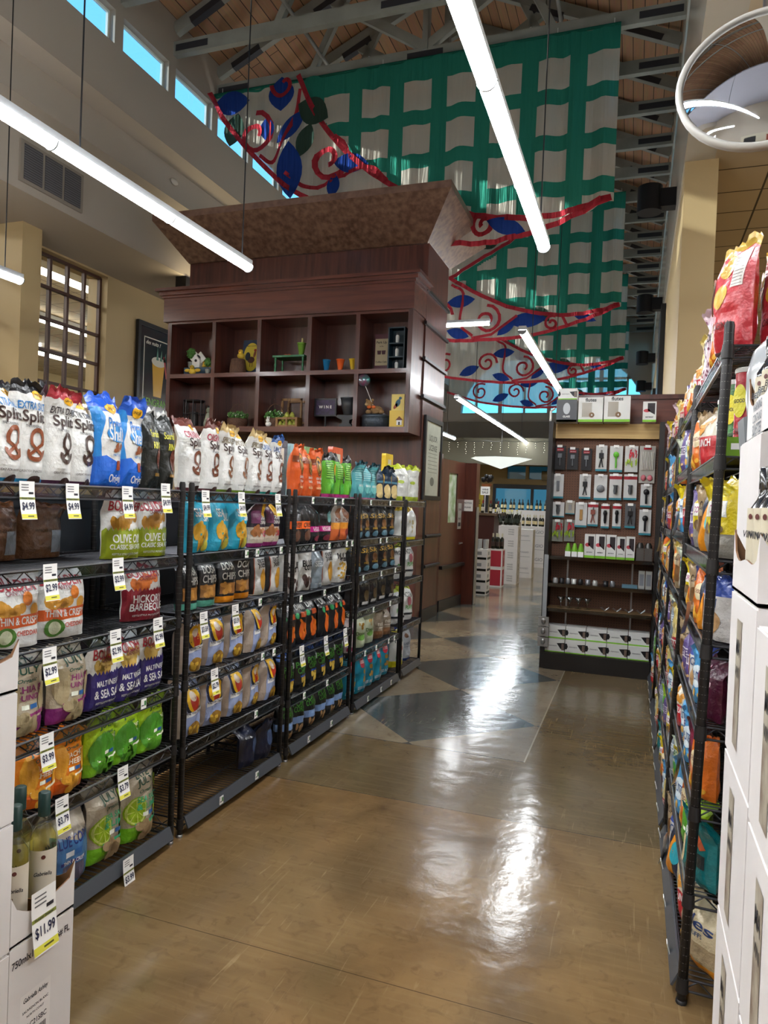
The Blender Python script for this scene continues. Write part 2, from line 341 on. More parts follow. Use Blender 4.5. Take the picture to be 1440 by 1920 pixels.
# bulkhead and entrance below it
c = MB(); dg = mat('#4b463c', .6)
c.box(-9, XR, 26.6, 27, 3.55, 4.75, mat('#6f675b', .6)); c.box(-9, XR, 24.0, 24.2, 3.0, 3.9, mat('#54503f', .6)); c.box(-9, XR, 24.2, 27, 3.55, 3.6, dg); struct(c, 'trim_2')
c = MB(); bz = mat('#a58f62', .6)
c.box(-9, -5.05, 26.4, 26.6, 0, 3.55, bz); c.box(-5.05, XR, 26.4, 26.6, 2.42, 2.62, bz); c.box(-5.05, -4.6, 26.4, 26.6, 2.62, 3.55, bz); struct(c, 'wall_end_lower')
w = MB(); 
for x in (-4.6, -3.8, -3.0, -2.2, -1.4, -.6): w.box(x-.06, x+.06, 26.42, 26.58, 2.62, 3.55, bz)
w.box(-4.6, XR, 26.42, 26.58, 3.1, 3.18, bz); wo = struct(w, 'window_51'); g = MB(); g.box(-4.6, XR, 26.5, 26.51, 2.62, 3.55, glassmat('#5d6a6c', .4)); g.build('pane', wo)
w = MB(); bf = mat('#15171c', .4)
w.box(-5.05, XR, 26.44, 26.56, 2.26, 2.42, bf)
for x in (-5.0, -3.6, -2.2, -.8, .25): w.box(x-.05, x+.05, 26.44, 26.56, 0, 2.26, bf)
wo = struct(w, 'door_1'); g = MB(); g.box(-5, .25, 26.5, 26.51, 0, 2.26, glassmat('#93a5ac', .4)); g.build('pane', wo)
# outdoors, seen faintly through the glass
c = MB(); c.box(-25, 20, 28, 60, -.12, -.02, mat('#8a8a86', .8)); struct(c, 'ground_outside')
t = MB(); gm = mat('#5c6b6e', .8, var=.4, vs=1); t.prism([(-3.6, 0), (2.5, 0), (2.5, 5.3), (.6, 6.6), (-1.6, 5.2), (-3.6, 5.2)], 40, 44, mat('#4f7fa6', .7)); tag(t.build('building'), 'gabled building outside beyond the arched end window', 'building')
# ---- roof and trusses
plank = bpy.data.materials.new('planks'); plank.use_nodes = True
N = plank.node_tree.nodes; L = plank.node_tree.links; b = N['Principled BSDF']
g = N.new('ShaderNodeNewGeometry'); mp = N.new('ShaderNodeMapping'); mp.inputs['Rotation'].default_value = (0, 0, pi/2); L.new(g.outputs['Position'], mp.inputs[0])
br = N.new('ShaderNodeTexBrick'); L.new(mp.outputs[0], br.inputs['Vector']); br.offset = .5; br.inputs['Scale'].default_value = 1; br.inputs['Brick Width'].default_value = 4; br.inputs['Row Height'].default_value = .16; br.inputs['Mortar Size'].default_value = .006
br.inputs['Color1'].default_value = lin('#a07656'); br.inputs['Color2'].default_value = lin('#b58b68'); br.inputs['Mortar'].default_value = lin('#3a281d')
nn = N.new('ShaderNodeTexNoise'); nn.inputs['Scale'].default_value = 3; mp2 = N.new('ShaderNodeMapping'); mp2.inputs['Scale'].default_value = (8, .7, 8); L.new(g.outputs['Position'], mp2.inputs[0]); L.new(mp2.outputs[0], nn.inputs['Vector'])
mx = N.new('ShaderNodeMix'); mx.data_type = 'RGBA'; mx.blend_type = 'MULTIPLY'; mx.inputs[0].default_value = .4; L.new(br.outputs[0], mx.inputs[6]); L.new(nn.outputs['Color'], mx.inputs[7]); L.new(mx.outputs[2], b.inputs['Base Color']); b.inputs['Roughness'].default_value = .7
RX, RZ = -3.03, 9.75
c = MB(); c.box(-8.8, 9.4, YB, .6, 5.7, 5.8, mat('#9c9ca8', .6)); struct(c, 'ceiling_front')
rf = MB(); rf.prism([(-6.8, 8.1), (RX, RZ), (.75, 8.1), (.75, 8.25), (RX, RZ+.15), (-6.8, 8.25)], YB, YE+.4, plank); struct(rf, 'ceiling')
gt = mat('#888a83', .6, var=.12, vs=3); gpl = mat('#34353a', .5, .2)
def truss():
    t = thing('roof_truss', '', 'truss', (0, 0, 0), 0, 'grey timber roof trusses')
    MB().obox((-6.4, 0, 7.84), (.34, 0, 7.84), .09, .19, gt).build('bottom_chord', t)
    MB().obox((-6.4, 0, 8.12), (RX, 0, RZ-.1), .09, .17, gt).build('top_chord', t); MB().obox((.34, 0, 8.12), (RX, 0, RZ-.1), .09, .17, gt).build('top_chord', t)
    MB().obox((RX, 0, 7.9), (RX, 0, RZ-.15), .08, .14, gt).build('king_post', t)
    for a in (-1.55, 1.55): MB().obox((RX, 0, 7.95), (RX+a, 0, 8.93), .08, .13, gt).build('web_brace', t)
    for a in (-1.75, 1.75): MB().obox((RX+a, 0, 7.9), (RX+a*.62, 0, 9.2), .08, .1, gt).build('web_brace', t)
    for xx, z, ang in ((-6.1, 7.84, 0), (.05, 7.84, 0), (-5.9, 8.3, .43), (-.15, 8.3, -.43), (RX, 7.84, 0), (RX-1.5, 8.86, .43), (RX+1.5, 8.86, -.43)):
        MB().obox((xx-.26*cos(ang), 0, z-.26*sin(ang)), (xx+.26*cos(ang), 0, z+.26*sin(ang)), .1, .09, gpl).build('steel_plate', t)
    return t
tr = truss(); k = 0
for i in range(-5, 17):
    yy = 8.49+1.085*i
    if i == -5: tr.location = (0, yy, 0); o = tr
    else: o = dup(tr, (0, yy, 0))
    o['label'] = 'grey timber roof truss, %s from the front, under plank roof' % ORD[i+5]
for xx in (-4.6, -1.2):
    p = MB(); p.cyl((xx, YB, 8.05), (xx, YE, 8.05), .025, mat('#8c8c88', .5), 8); tag(p.build('sprinkler_pipe'), 'thin grey pipe under the plank roof, %s side' % ('left' if xx < -3 else 'right'), 'pipe')
# ---- air grille, smoke detector, poster on the left walls
t = thing('air_grille', 'dark three-panel return air grille on left wall', 'vent', (-7.12, 6.55, 5.25))
MB().box(0, .03, 0, 1.02, 0, .5, mat('#8d8478', .6)).build('frame', t)
for i in range(3):
    g = MB(); a = .05+i*.32; g.box(.02, .036, a, a+.28, .04, .46, mat('#4c4b4e', .6))
    for q in range(14): g.box(.036, .042, a, a+.28, .05+q*.029, .06+q*.029, mat('#6a686a', .6))
    g.build('louver_panel', t)
g = MB(); g.sph((-6.72, 9.0, 6.25), (.03, .09, .05), mat('#b9b2a6', .5)); tag(g.build('smoke_detector'), 'small beige detector on upper left wall band', 'detector')
def poster():
    t = thing('framed_poster', 'black framed drink poster hanging on the left wall', 'poster', (-8.385, 10.3, 2.95))
    H, Wd = 1.66, 1.3
    f = MB(); f.box(0, .06, 0, Wd, 0, .07, bf); f.box(0, .06, 0, Wd, H-.07, H, bf); f.box(0, .06, 0, .07, .07, H-.07, bf); f.box(0, .06, Wd-.07, Wd, .07, H-.07, bf); f.build('frame', t)
    p = MB(); p.box(.01, .02, .07, Wd-.07, .07, H-.07, mat('#23262e', .15, coat=.6)); o = (.022, 0, 0)
    w_ = mat('#d8d4c4', .3); ye = mat('#d9a520', .3)
    for a, b, c, d in ((.2, 1.15, 1.4, 1.42), (.2, .22, .15, 1.42)): p.flat([(a, c), (b, c), (b, d), (a, d)], o, Y, Z, w_)
    p.flat([(.5, .38), (.72, .38), (.8, 1.0), (.44, 1.0)], (.023, 0, 0), Y, Z, ye); p.disc(.62, 1.02, .2, .09, (.024, 0, 0), Y, Z, w_)
    for k in range(3): p.flat([(.55+.1*k, 1.05), (.62+.1*k, 1.05), (.58+.12*k, 1.3-.04*k)], (.025, 0, 0), Y, Z, mat('#4b7d68', .4))
    p.flat([(.84, .75), (.88, .75), (.8, 1.15), (.75, 1.15)], (.025, 0, 0), Y, Z, mat('#b23a3a', .4))
    p.text('LENGRAND', .8, (.024, .62, .27), Y, Z, mat('#6fb02e', .4), 1.2); p.text('des nuits !', .4, (.024, .46, 1.33), Y, Z, w_, slant=.3); p.build('print', t)
poster()
b_ = MB(); b_.box(-7.12, -6.78, 9.75, 10.4, 4.55, 4.78, blackm); b_.box(-7.3, -7.1, 9.9, 10.25, 4.6, 5.15, blackm); tag(b_.build('wall_lamp'), 'black uplight fixture on the left soffit beside the stone cornice', 'lamp')
ld = bpy.data.lights.new('uplight', 'AREA'); ld.energy = 6; ld.size = .3; ld.color = (1, .82, .5); lo = bpy.data.objects.new('uplight', ld); COL.objects.link(lo); lo.location = (-6.95, 10.07, 4.8); lo.rotation_euler = (pi, 0, 0)
# ---- speakers and framed boards on the right wall
for i, yy in enumerate((10.2, 15.3, 20.6, 25.2)):
    t = thing('wall_speaker', 'black drum speaker on bracket, %s along the upper right wall' % ORD[i], 'speaker', (XR, yy, 5.62), 0, 'black wall speakers')
    s = MB(); s.cyl((-.33, 0, -.02), (-.33, 0, .32), .16, blackm, 20); s.cyl((-.33, 0, .32), (-.33, 0, .33), .13, dk, 20); s.build('drum', t)
    MB().box(-.22, 0, -.09, .09, .02, .26, blackm).build('bracket', t); MB().sph((-.33, -.1, .331), .008, steel, 6).build('screw', t)
for yy, z0, z1 in ((13.2, 3.2, 5.2), (18.5, 3.3, 4.6)):
    t = MB(); t.box(XR-.06, XR+.018, yy, yy+1.5, z0, z1, bf); t.box(XR-.065, XR-.06, yy+.1, yy+1.4, z0+.1, z1-.1, mat('#33343a', .3)); tag(t.build('framed_board'), 'black framed board edge-on on right wall, %s one' % ('nearer' if yy < 15 else 'farther'), 'frame')
# ---- strip lights
emi = mat('#f7fbff', .5, emit=TUBE_STRENGTH); emiu = mat('#f7fbfe', .5, emit=TUBE_STRENGTH*.45); hous = mat('#b9bcbe', .4, .3)
def striplight(name, label, p, ang, n, z, cable=()):
    t = thing(name, label, 'lamp', (p[0], p[1], z), ang, 'suspended tube lights')
    Lg = 1.22
    for i in range(n):
        s = MB(); y1 = -i*Lg-.004; y0 = -(i+1)*Lg+.004; k = 8
        pr = [(.05*cos(.1-(pi+.2)*j/k), .05*sin(.1-(pi+.2)*j/k)) for j in range(k+1)]
        s.prism(pr[::-1], y0, y1, emi); s.build('diffuser', t)
    h = MB(); h.box(-.046, .046, -n*Lg, 0, .006, .055, hous); h.build('housing', t); h = MB(); h.box(-.03, .03, -n*Lg+.02, -.02, .0555, .058, emiu); h.build('added_uplight_strip', t)  # glowing strip on top of the housing is added to brighten the upper walls
    for j in range(n+1):
        s = MB(); yy = -j*Lg; k = 8; pr = [(.056*cos(-pi*q/k), .056*sin(-pi*q/k)) for q in range(k+1)]; s.prism(pr[::-1], yy-.006, yy+.006, mat('#77797a', .5)); s.build('joint_ring', t)
    for cy_, top in cable:
        wx = p[0]-cy_*sin(ang); top = 8.1+1.65*(1-abs(wx+3.03)/3.78); MB().cyl((0, cy_, .06), (0, cy_, top-z+.03), .006, dk, 6).build('cable', t)
    return t
striplight('pendant_tube_light', 'long suspended white tube light running above the right of the aisle', (-.82, 6.1), 0, 9, 3.78, ((-.25, 8.1), (-5, 8.1)))  # this row and two below run on unseen behind camera as added fill
striplight('pendant_tube_light', 'long suspended white tube light crossing above left racks', (-3.6, 6.0), 0, 9, 3.78, ((-.12, 8.1), (-2.2, 8.1), (-5, 8.1)))
striplight('pendant_tube_light', 'suspended white tube light at far left beside the muntin window', (-6.26, 5.83), 0, 9, 3.78, ((-.2, 8.1), (-5, 8.1)))
striplight('pendant_tube_light', 'suspended tube light above the pegboard display, pointing down the store', (-1.42, 13.8), 0, 4, 3.78, ((-1, 8.1), (-4, 8.1)))
striplight('pendant_tube_light', 'far suspended tube light ending above the string lights', (-3.55, 24.0), 0, 8, 3.78, ((-1, 8.1), (-8, 8.1)))
striplight('pendant_tube_light', 'short tube light emerging sideways from behind the wooden tower', (-2.46, 12.0), -pi/2, 2, 4.7, ((-1, 8.1),))
striplight('pendant_tube_light', 'farthest tube light low behind the wooden tower', (-5.75, 23.0), 0, 4, 3.78, ((-1, 8.1),))
for i, xx in enumerate((-10.1, -13.0, -16.2)):
    t = thing('ceiling_strip_light', 'white ceiling strip light in the side room, %s beyond the muntin window' % ORD[i], 'lamp', (xx, 0, 5.4), 0, 'side room strip lights')
    MB().box(-.1, .1, -4, 22, .06, .19, hous).build('housing', t); MB().box(-.09, .09, -4, 22, 0, .06, mat('#f7fbff', .5, emit=18)).build('diffuser', t)
for i, (xx, yy) in enumerate(((3.2, 2.), (3.2, 8.), (3.2, 14.), (6.2, 2.), (6.2, 8.), (6.2, 14.))):  # unseen ceiling lights added on the right as fill
    t = thing('ceiling_strip_light', 'added unseen fill light over the right-hand department, %s' % ORD[i], 'lamp', (xx, yy, 5.25), 0, 'added right room fill lights')
    MB().box(-.3, .3, -1.2, 1.2, .05, .09, hous).build('housing', t); MB().box(-.28, .28, -1.18, 1.18, .03, .05, mat('#f7fbff', .5, emit=22)).build('diffuser', t)
# ================================================================ WOODEN TOWER, CORNICE, CABINET
tw = MB(); TX0, TX1, TY = -6.2, -2.62, 8.74
tw.box(TX0, TX1, TY, 9.76, 0, 4.92, wood)
for z in (4.25, 3.55): pass
struct(tw, 'wall_tower')
seam = mat('#1b0e0b', .6)
s = MB()
for z in (4.28, 3.87, 3.42, 2.94, 2.36, 1.55, .74):
    pass
stone = mat('#54392e', .45, 0, .05, 30, c2='#7c604e', vs=14, coat=.2)
st = MB(); zt = 5.40; zb = 4.89
bot = [(-6.2, 8.70), (-2.63, 8.70), (-2.63, 9.80), (-6.2, 9.80)]; top = [(-6.43, 8.15), (-2.2, 8.15), (-2.2, 10.2), (-6.43, 10.2)]; top2 = top
v = [(x, y, zb) for x, y in bot]+[(x, y, zt-.085) for x, y in top]+[(x, y, zt) for x, y in top2]
st.add(v[:8], [(0, 1, 5, 4), (1, 2, 6, 5), (2, 3, 7, 6), (3, 0, 4, 7), (3, 2, 1, 0)], stone)
st.add(v[4:], [(0, 1, 5, 4), (1, 2, 6, 5), (2, 3, 7, 6), (3, 0, 4, 7), (4, 5, 6, 7)], mat('#5e463c', .4, 0, .05, 30, c2='#7a5f52', vs=9))
struct(st, 'trim_3')
# horizontal bars on the side of the tower
bar = mat('#2c2b2e', .35, .4)
for i, z in enumerate((4.29, 3.87, 3.42, 2.94)):
    r = MB(); r.box(TX1, TX1+.035, 8.66, 9.78, z-.02, z+.02, bar); tag(r.build('bumper_bar'), 'dark horizontal bar on tower side, %s from the top' % ORD[i], 'bar', 'dark bars on the tower side')
# lower tower wall, angled panels with the door
def wallseg(p0, p1, z0, z1, th, m, name, parent=None):
    s = MB(); a = Vector((p0[0], p0[1], 0)); b = Vector((p1[0], p1[1], 0)); d = (b-a).normalized(); n = Vector((-d.y, d.x, 0))*th
    v = [a+Vector((0, 0, z0)), b+Vector((0, 0, z0)), b+n+Vector((0, 0, z0)), a+n+Vector((0, 0, z0))]; v += [q+Vector((0, 0, z1-z0)) for q in v]
    s.add(v, [(0, 3, 2, 1), (4, 5, 6, 7), (0, 1, 5, 4), (1, 2, 6, 5), (2, 3, 7, 6), (3, 0, 4, 7)], m)
    if parent is False: return s
    o = s.build(name, parent); 
    if parent is None: tag(o, kind='structure')
    return o
PA, PB, PC, PD, PE_ = (-2.62, 8.95), (-2.60, 9.68), (-2.66, 10.02), (-2.56, 11.05), (-2.40, 11.22)
wallseg(PA, PB, 0, 2.30, .3, wood, 'wall_tower_side'); wallseg(PB, PC, 0, 2.30, .3, wood, 'wall_tower_corner')
wallseg((-2.60, 8.94), (-2.58, 9.68), 0, .16, .04, mat('#26282b', .4), 'baseboard_tower')
wallseg((-2.64, 10.02), (-2.54, 11.0), 0, .16, .04, mat('#26282b', .4), 'baseboard_door')
# door
dr = thing('wooden_door', 'reddish wooden door with narrow window beside the display tower', 'door', (0, 0, 0))
dr['kind'] = 'structure'; dr.name = 'door_2'; del dr['category']
dm = mat('#45221a', .35, 0, .03, 60, c2='#562c22', vs=3, stretch=(7, 7, .6), coat=.4)
D0 = Vector((PC[0], PC[1], 0)); DD = (Vector((PD[0], PD[1], 0))-D0); DL = DD.length; DD.normalize(); DN = Vector((DD.y, -DD.x, 0))
Mdoor = Matrix(((DD.x, -DN.x, 0, D0.x), (DD.y, -DN.y, 0, D0.y), (0, 0, 1, 0), (0, 0, 0, 1)))   # local x along, -y out
def dpart(fn, name, parent=dr):
    s = MB(); s.M = Mdoor; fn(s); return s.build(name, parent)
def leaf(s):
    s.box(0, .3, 0, .05, 0, 2.24, dm); s.box(.68, DL, 0, .05, 0, 2.24, dm); s.box(.3, .68, 0, .05, 0, 1.3, dm); s.box(.3, .68, 0, .05, 2.05, 2.24, dm)
dpart(leaf, 'door_leaf')
dpart(lambda s: s.box(.3, .68, .02, .03, 1.3, 2.05, mat('#7fa06a', .08, c2='#c8d4c8', vs=6)), 'vision_panel')
dpart(lambda s: (s.lathe([(.03, 0), (.03, .01)], (DL-.18, -.02, .98), steel, 12), s.cyl((DL-.18, 0, .98), (DL-.18, -.06, .98), .012, steel), s.cyl((DL-.18, -.05, .98), (DL-.32, -.05, .97), .011, steel)), 'door_handle')
dpart(lambda s: (s.box(0, DL, -.05, 0, .62, .67, bar), s.box(0, DL, -.02, 0, .64, .65, blackm)), 'kick_rail')
dpart(lambda s: (s.box(.74, .9, -.004, 0, 1.2, 1.6, mat('#9a9a96', .6)), s.text('STAFF', .12, (.82, -.006, 1.5), X, Z, txt), s.text('ONLY', .12, (.82, -.006, 1.36), X, Z, txt), s.box(.77, .87, -.006, 0, 1.24, 1.3, txt)), 'door_sign')
pm = MB(); pm.box(-2.62, -2.38, 11.06, 11.3, 0, 2.24, mat('#4c2218', .3, 0, .03, 60, c2='#5e2c1f', vs=3, stretch=(7, 7, .6), coat=.4)); struct(pm, 'trim_4')
s = MB(); s.box(-2.37, -2.36, 11.1, 11.26, 0, 1.55, mat('#a9a9a6', .3, .6)); tag(s.build('corner_guard'), 'worn grey corner guard on the red wooden post', 'guard')
c = MB(); c.box(-2.58, -2.42, 11.05, 11.058, 1.48, 1.66, paper); c.text('NOTICE', .12, (-2.5, 11.045, 1.61), X, Z, txt); c.text('PLEASE', .1, (-2.5, 11.045, 1.54), X, Z, txt); tag(c.build('paper_notice'), 'small white notice on the red post beside the door', 'notice')
r = MB(); r.path([(-2.585, 8.98, .74), (-2.565, 9.66, .74)], .022, bar, 8); tag(r.build('bumper_bar'), 'lower dark rail on tower side wall left of door', 'bar', 'dark bars on the tower side')
r = MB(); r.path([(-2.585, 8.98, 1.14), (-2.565, 9.66, 1.14)], .022, bar, 8); tag(r.build('bumper_bar'), 'short dark rail behind the white bags on tower side wall', 'bar', 'dark bars on the tower side')
# framed certificate
t = thing('framed_certificate', 'tall framed certificate sheet on the side of the wooden tower', 'frame', (-2.615, 8.82, 1.62))
f = MB(); Wd, H = .86, 1.10
f.box(0, .03, 0, Wd, 0, .06, bf); f.box(0, .03, 0, Wd, H-.06, H, bf); f.box(0, .03, 0, .06, .06, H-.06, bf); f.box(0, .03, Wd-.06, Wd, .06, H-.06, bf); f.build('frame', t)
p = MB(); p.box(.005, .012, .06, Wd-.06, .06, H-.06, mat('#b9bdb0', .3, c2='#aab0a4', vs=6)); 
for i, q in enumerate(('LIQUOR', 'LICENSE')): p.text(q, .4, (.014, .43, .82-i*.12), Y, Z, mat('#55584f', .6))
for i in range(6): p.flat([(.2, .62-i*.05), (.66, .62-i*.05), (.66, .627-i*.05), (.2, .627-i*.05)], (.014, 0, 0), Y, Z, mat('#7b7f74', .6))
p.disc(.43, .25, .1, .06, (.014, 0, 0), Y, Z, mat('#6a6d65', .6)); p.build('document', t)
# ---- wall cabinet
cb = thing('display_cabinet', 'dark cherry display cabinet with ten open cubbies on the tower', 'cabinet', (0, 0, 0))
CX0, CX1, CY0, CY1 = -6.18, -2.64, 8.25, 8.735
zb0, zm, zt0 = 2.43, 3.215, 3.93
back = mat('#4b2a22', .3, 0, .03, 60, c2='#5e362c', vs=3, stretch=(7, 7, .6), coat=.5)
MB().box(CX0, CX1, CY1-.015, CY1, zb0, zt0, back).build('back_panel', cb)
for a, b in ((CX0, CX0+.06), (CX1-.06, CX1)): MB().box(a, b, CY0, CY1-.015, zb0, zt0, wood).build('side_panel', cb)
MB().box(CX0+.06, CX1-.06, CY0, CY1-.015, zb0, zb0+.07, woodx).build('bottom_board', cb)
MB().box(CX0+.06, CX1-.06, CY0, CY1-.015, zm-.055, zm, woodx).build('shelf_board', cb)
MB().box(CX0+.06, CX1-.06, CY0, CY1-.015, zt0-.03, zt0, woodx).build('top_board', cb)
for xx in (-5.44, -4.75, -4.02, -3.355):
    for a, b in ((zb0+.07, zm-.055), (zm, zt0-.03)): MB().box(xx-.028, xx+.028, CY0, CY1-.015, a, b, wood).build('divider', cb)
MB().box(CX0-.05, CX1+.02, CY0-.04, CY1, zt0, 4.25, woodx).build('frieze', cb)
cr = MB()
for i, (z0, z1, e) in enumerate(((4.25, 4.28, .02), (4.28, 4.33, .05), (4.33, 4.37, .09))): cr.box(CX0-.05-e, CX1+.02+e, CY0-.04-e, CY1, z0, z1, woodx)
cr.build('crown_moulding', cb)
# ---- ornaments in the cubbies   S(name,label,cat) -> thing at shelf
def S(name, label, cat, x, z, y=8.42): return thing(name, label, cat, (x, y, z))
leafm = mat('#4c7a34', .6, 0, .6, 60, var=.4, vs=40); wick = mat('#5a3c2a', .6, 0, .9, 90, var=.3, vs=60); yel = mat('#d9b53a', .4); U, Lw = zm, zb0+.07
def topiary(name, label, x, z, s=1., y=8.42):
    t = S(name, label, 'plant', x, z, y); MB().lathe([(.035*s, 0), (.05*s, .09*s), (.045*s, .09*s)], (0, 0, 0), mat('#8f938a', .6), 12).build('pot', t)
    MB().cyl((0, 0, .08*s), (0, 0, .16*s), .006, wick).build('stem', t)
    f = MB(); random.seed(3)
    for i in range(60):
        a, b = random.random()*6.28, random.uniform(-1.4, 1.5); r = .065*s; f.sph((r*cos(a)*cos(b), r*sin(a)*cos(b), .21*s+r*sin(b)), .016*s, leafm, 4)
    f.sph((0, 0, .21*s), .062*s, leafm, 8); f.build('foliage', t)
bx = MB(); bx.box(-.24, .25, -.08, .08, 0, .12, mat('#27425a', .5, c2='#3c5c74', vs=20)); tag(bx.build('small_crate', loc=(-5.78, 8.5, U)), 'dark blue crate under the birdhouse, top left cubby', 'crate')
topiary('potted_topiary', 'small ball topiary left of the white birdhouse', -5.96, U+.121, 1., 8.5)
topiary('potted_topiary', 'small topiary at right edge of top left cubby', -5.575, U, .8, 8.34)
t = S('birdhouse', 'white toy birdhouse in the top left cubby', 'birdhouse', -5.85, U+.121, 8.5)
MB().prism([(-.06, 0), (.06, 0), (.06, .11), (0, .17), (-.06, .11)], -.05, .05, white).build('body', t)
r = MB(); r.obox((-.085, 0, .095), (.004, 0, .195), .12, .012, white, (0, 1, 0)); r.obox((.085, 0, .095), (-.004, 0, .195), .12, .012, white, (0, 1, 0)); r.build('roof', t); MB().cyl((0, -.055, .1), (0, -.045, .1), .02, dk, 12).build('entrance_hole', t)
def chick(label, x, z, s, y=8.33, wings=False):
    t = S('bird_figurine', label, 'figurine', x, z, y); MB().sph((0, 0, .04*s), (.05*s, .04*s, .04*s), yel).build('body', t); MB().sph((0, -.01*s, .09*s), .03*s, yel).build('head', t)
    b = MB(); b.cyl((0, -.035*s, .09*s), (0, -.06*s, .088*s), .01*s, mat('#c9741f', .5), 6, .001); b.build('beak', t)
    if wings:
        for q in (-1, 1): MB().sph((q*.075*s, 0, .055*s), (.045*s, .012*s, .022*s), yel).build('wing', t)
chick('yellow duck figurine with spread wings, top left cubby', -5.81, U, 1.1, 8.32, True)
chick('yellow duckling on blue crate, left of the pair', -5.74, U+.121, .75, 8.5); chick('yellow duckling on blue crate, right of the pair', -5.655, U+.121, .75, 8.5)
t = S('wicker_basket', 'upturned brown wicker basket in second top cubby', 'basket', -5.155, U); MB().lathe([(.115, 0), (.11, .1), (.095, .2), (.09, .21)], (0, 0, 0), wick, 20).build('weave', t)
chick('yellow bird figurine perched on the upturned basket', -5.115, U+.211, 1.1, 8.42)
t = S('rooster_plaque', 'blue and yellow rooster plaque leaning in second top cubby', 'plaque', -5.07, U+.02, 8.6); t.rotation_euler = (-.1, 0, 0)
p = MB(); p.box(-.14, .14, -.01, .01, 0, .5, mat('#31415a', .5)); p.build('board', t)
p = MB(); o = (0, -.0115, 0); p.disc(0, .26, .125, .2, o, X, Z, mat('#d9c23e', .5), 28); o = (0, -.013, 0)
p.disc(0, .22, .055, .045, o, X, Z, mat('#5b3528', .6)); p.disc(-.055, .27, .04, .06, o, X, Z, mat('#1d2733', .6)); p.disc(.05, .3, .018, .05, o, X, Z, mat('#8b4a30', .6), rot=-.2); p.disc(.055, .355, .02, .018, o, X, Z, mat('#a3341f', .6))
for q in (-.015, .02): p.flat([(q, .12), (q+.008, .12), (q+.008, .19), (q, .19)], o, X, Z, mat('#5b3528', .6))
p.text('MERRY COUNTRY', .15, (0, -.013, .415), X, Z, txt); p.build('painting', t)
grn = mat('#1f6b3e', .4)
t = S('toy_table', 'miniature green table in the third top cubby', 'table', -4.35, U, 8.45); MB().box(-.23, .23, -.13, .13, .2, .225, grn).build('table_top', t)
for q, w in ((-.2, -.1), (.2, -.1), (-.2, .1), (.2, .1)): MB().lathe([(.012, 0), (.016, .05), (.01, .07), (.018, .1), (.01, .13), (.018, .2)], (q, w, 0), grn, 8).build('leg', t)
t = S('toy_plate', 'small plate of orange pieces on green table', 'plate', -4.42, U+.226, 8.44); MB().lathe([(.05, 0), (.075, .012)], (0, 0, 0), mat('#c8c4b8', .3), 16).build('dish', t)
for q in (-.02, .03): MB().sph((q, -.01, .022), (.03, .015, .014), mat('#c9552a', .5), 8).build('food', t)
def cup(label, x, z, c, y=8.4, s=1.):
    t = S('ceramic_cup', label, 'cup', x, z, y); MB().lathe([(.028*s, 0), (.034*s, .02), (.03*s, .03), (.052*s, .16*s), (.047*s, .16*s), (.03*s, .04)], (0, 0, 0), mat(c, .25), 10).build('bowl', t); MB().lathe([(.053*s, 0), (.056*s, .01), (.05*s, .012)], (0, 0, .15*s), mat(c, .25), 16).build('rim', t)
cup('light green fluted cup standing on green toy table', -4.225, U+.226, '#7fae44', 8.45, 1.1); MB().cyl((0, 0, .05), (.012, 0, .24), .014, mat('#c9b67a', .5)).build('spoon', bpy.data.objects['ceramic_cup'])
cup('blue fluted ceramic cup, leftmost of three in a cubby', -3.835, U, '#1e6f9e'); cup('orange fluted ceramic cup, middle of three in a cubby', -3.64, U, '#e2622a'); cup('yellow fluted ceramic cup, rightmost of three in a cubby', -3.465, U, '#d8b52f')
t = S('hanging_sign', 'tall cream and burgundy cafe sign in top right cubby', 'sign', -3.14, U+.04, 8.55); MB().box(-.095, .095, 0, .015, 0, .46, mat('#5c2c36', .5)).build('board', t)
p = MB(); p.flat([(-.085, .06), (.085, .06), (.085, .4), (-.085, .4)], (0, -.001, 0), X, Z, mat('#b8a988', .6)); p.text('Perk Up', .14, (0, -.003, .35), X, Z, txt); p.text('at the', .05, (0, -.003, .305), X, Z, txt); p.text('Coffee Cafe', .15, (0, -.003, .105), X, Z, txt)
for q in (-.03, .03): p.flat([(q-.022, .2), (q+.022, .2), (q+.028, .25), (q-.028, .25)], (0, -.003, 0), X, Z, mat('#4a2630', .6))
p.build('artwork', t)
t = S('spice_rack', 'narrow dark blue shelf rack at right of top right cubby', 'rack', -2.90, U, 8.5); db = mat('#16303c', .5)
r = MB(); r.box(-.11, -.095, -.08, .08, 0, .55, db); r.box(.095, .11, -.08, .08, 0, .55, db); r.box(-.11, .11, .065, .08, 0, .55, db)
for z in (0, .17, .34, .535): r.box(-.1, .1, -.08, .08, z, z+.015, db)
r.build('body', t)
for i, z in enumerate((.016, .186, .356)):
    j = thing('glass_jar', 'small white and glass jar in the dark blue rack, %s tier' % ('bottom', 'middle', 'top')[i], 'jar', (-2.90, 8.46, U+z)); MB().lathe([(.022, 0), (.025, .08), (.018, .1)], (0, 0, 0), mat('#c9ccc9', .2), 10).build('body', j); MB().lathe([(.02, .1), (.02, .125)], (0, 0, 0), mat('#2c2c30', .4), 10).build('lid', j)
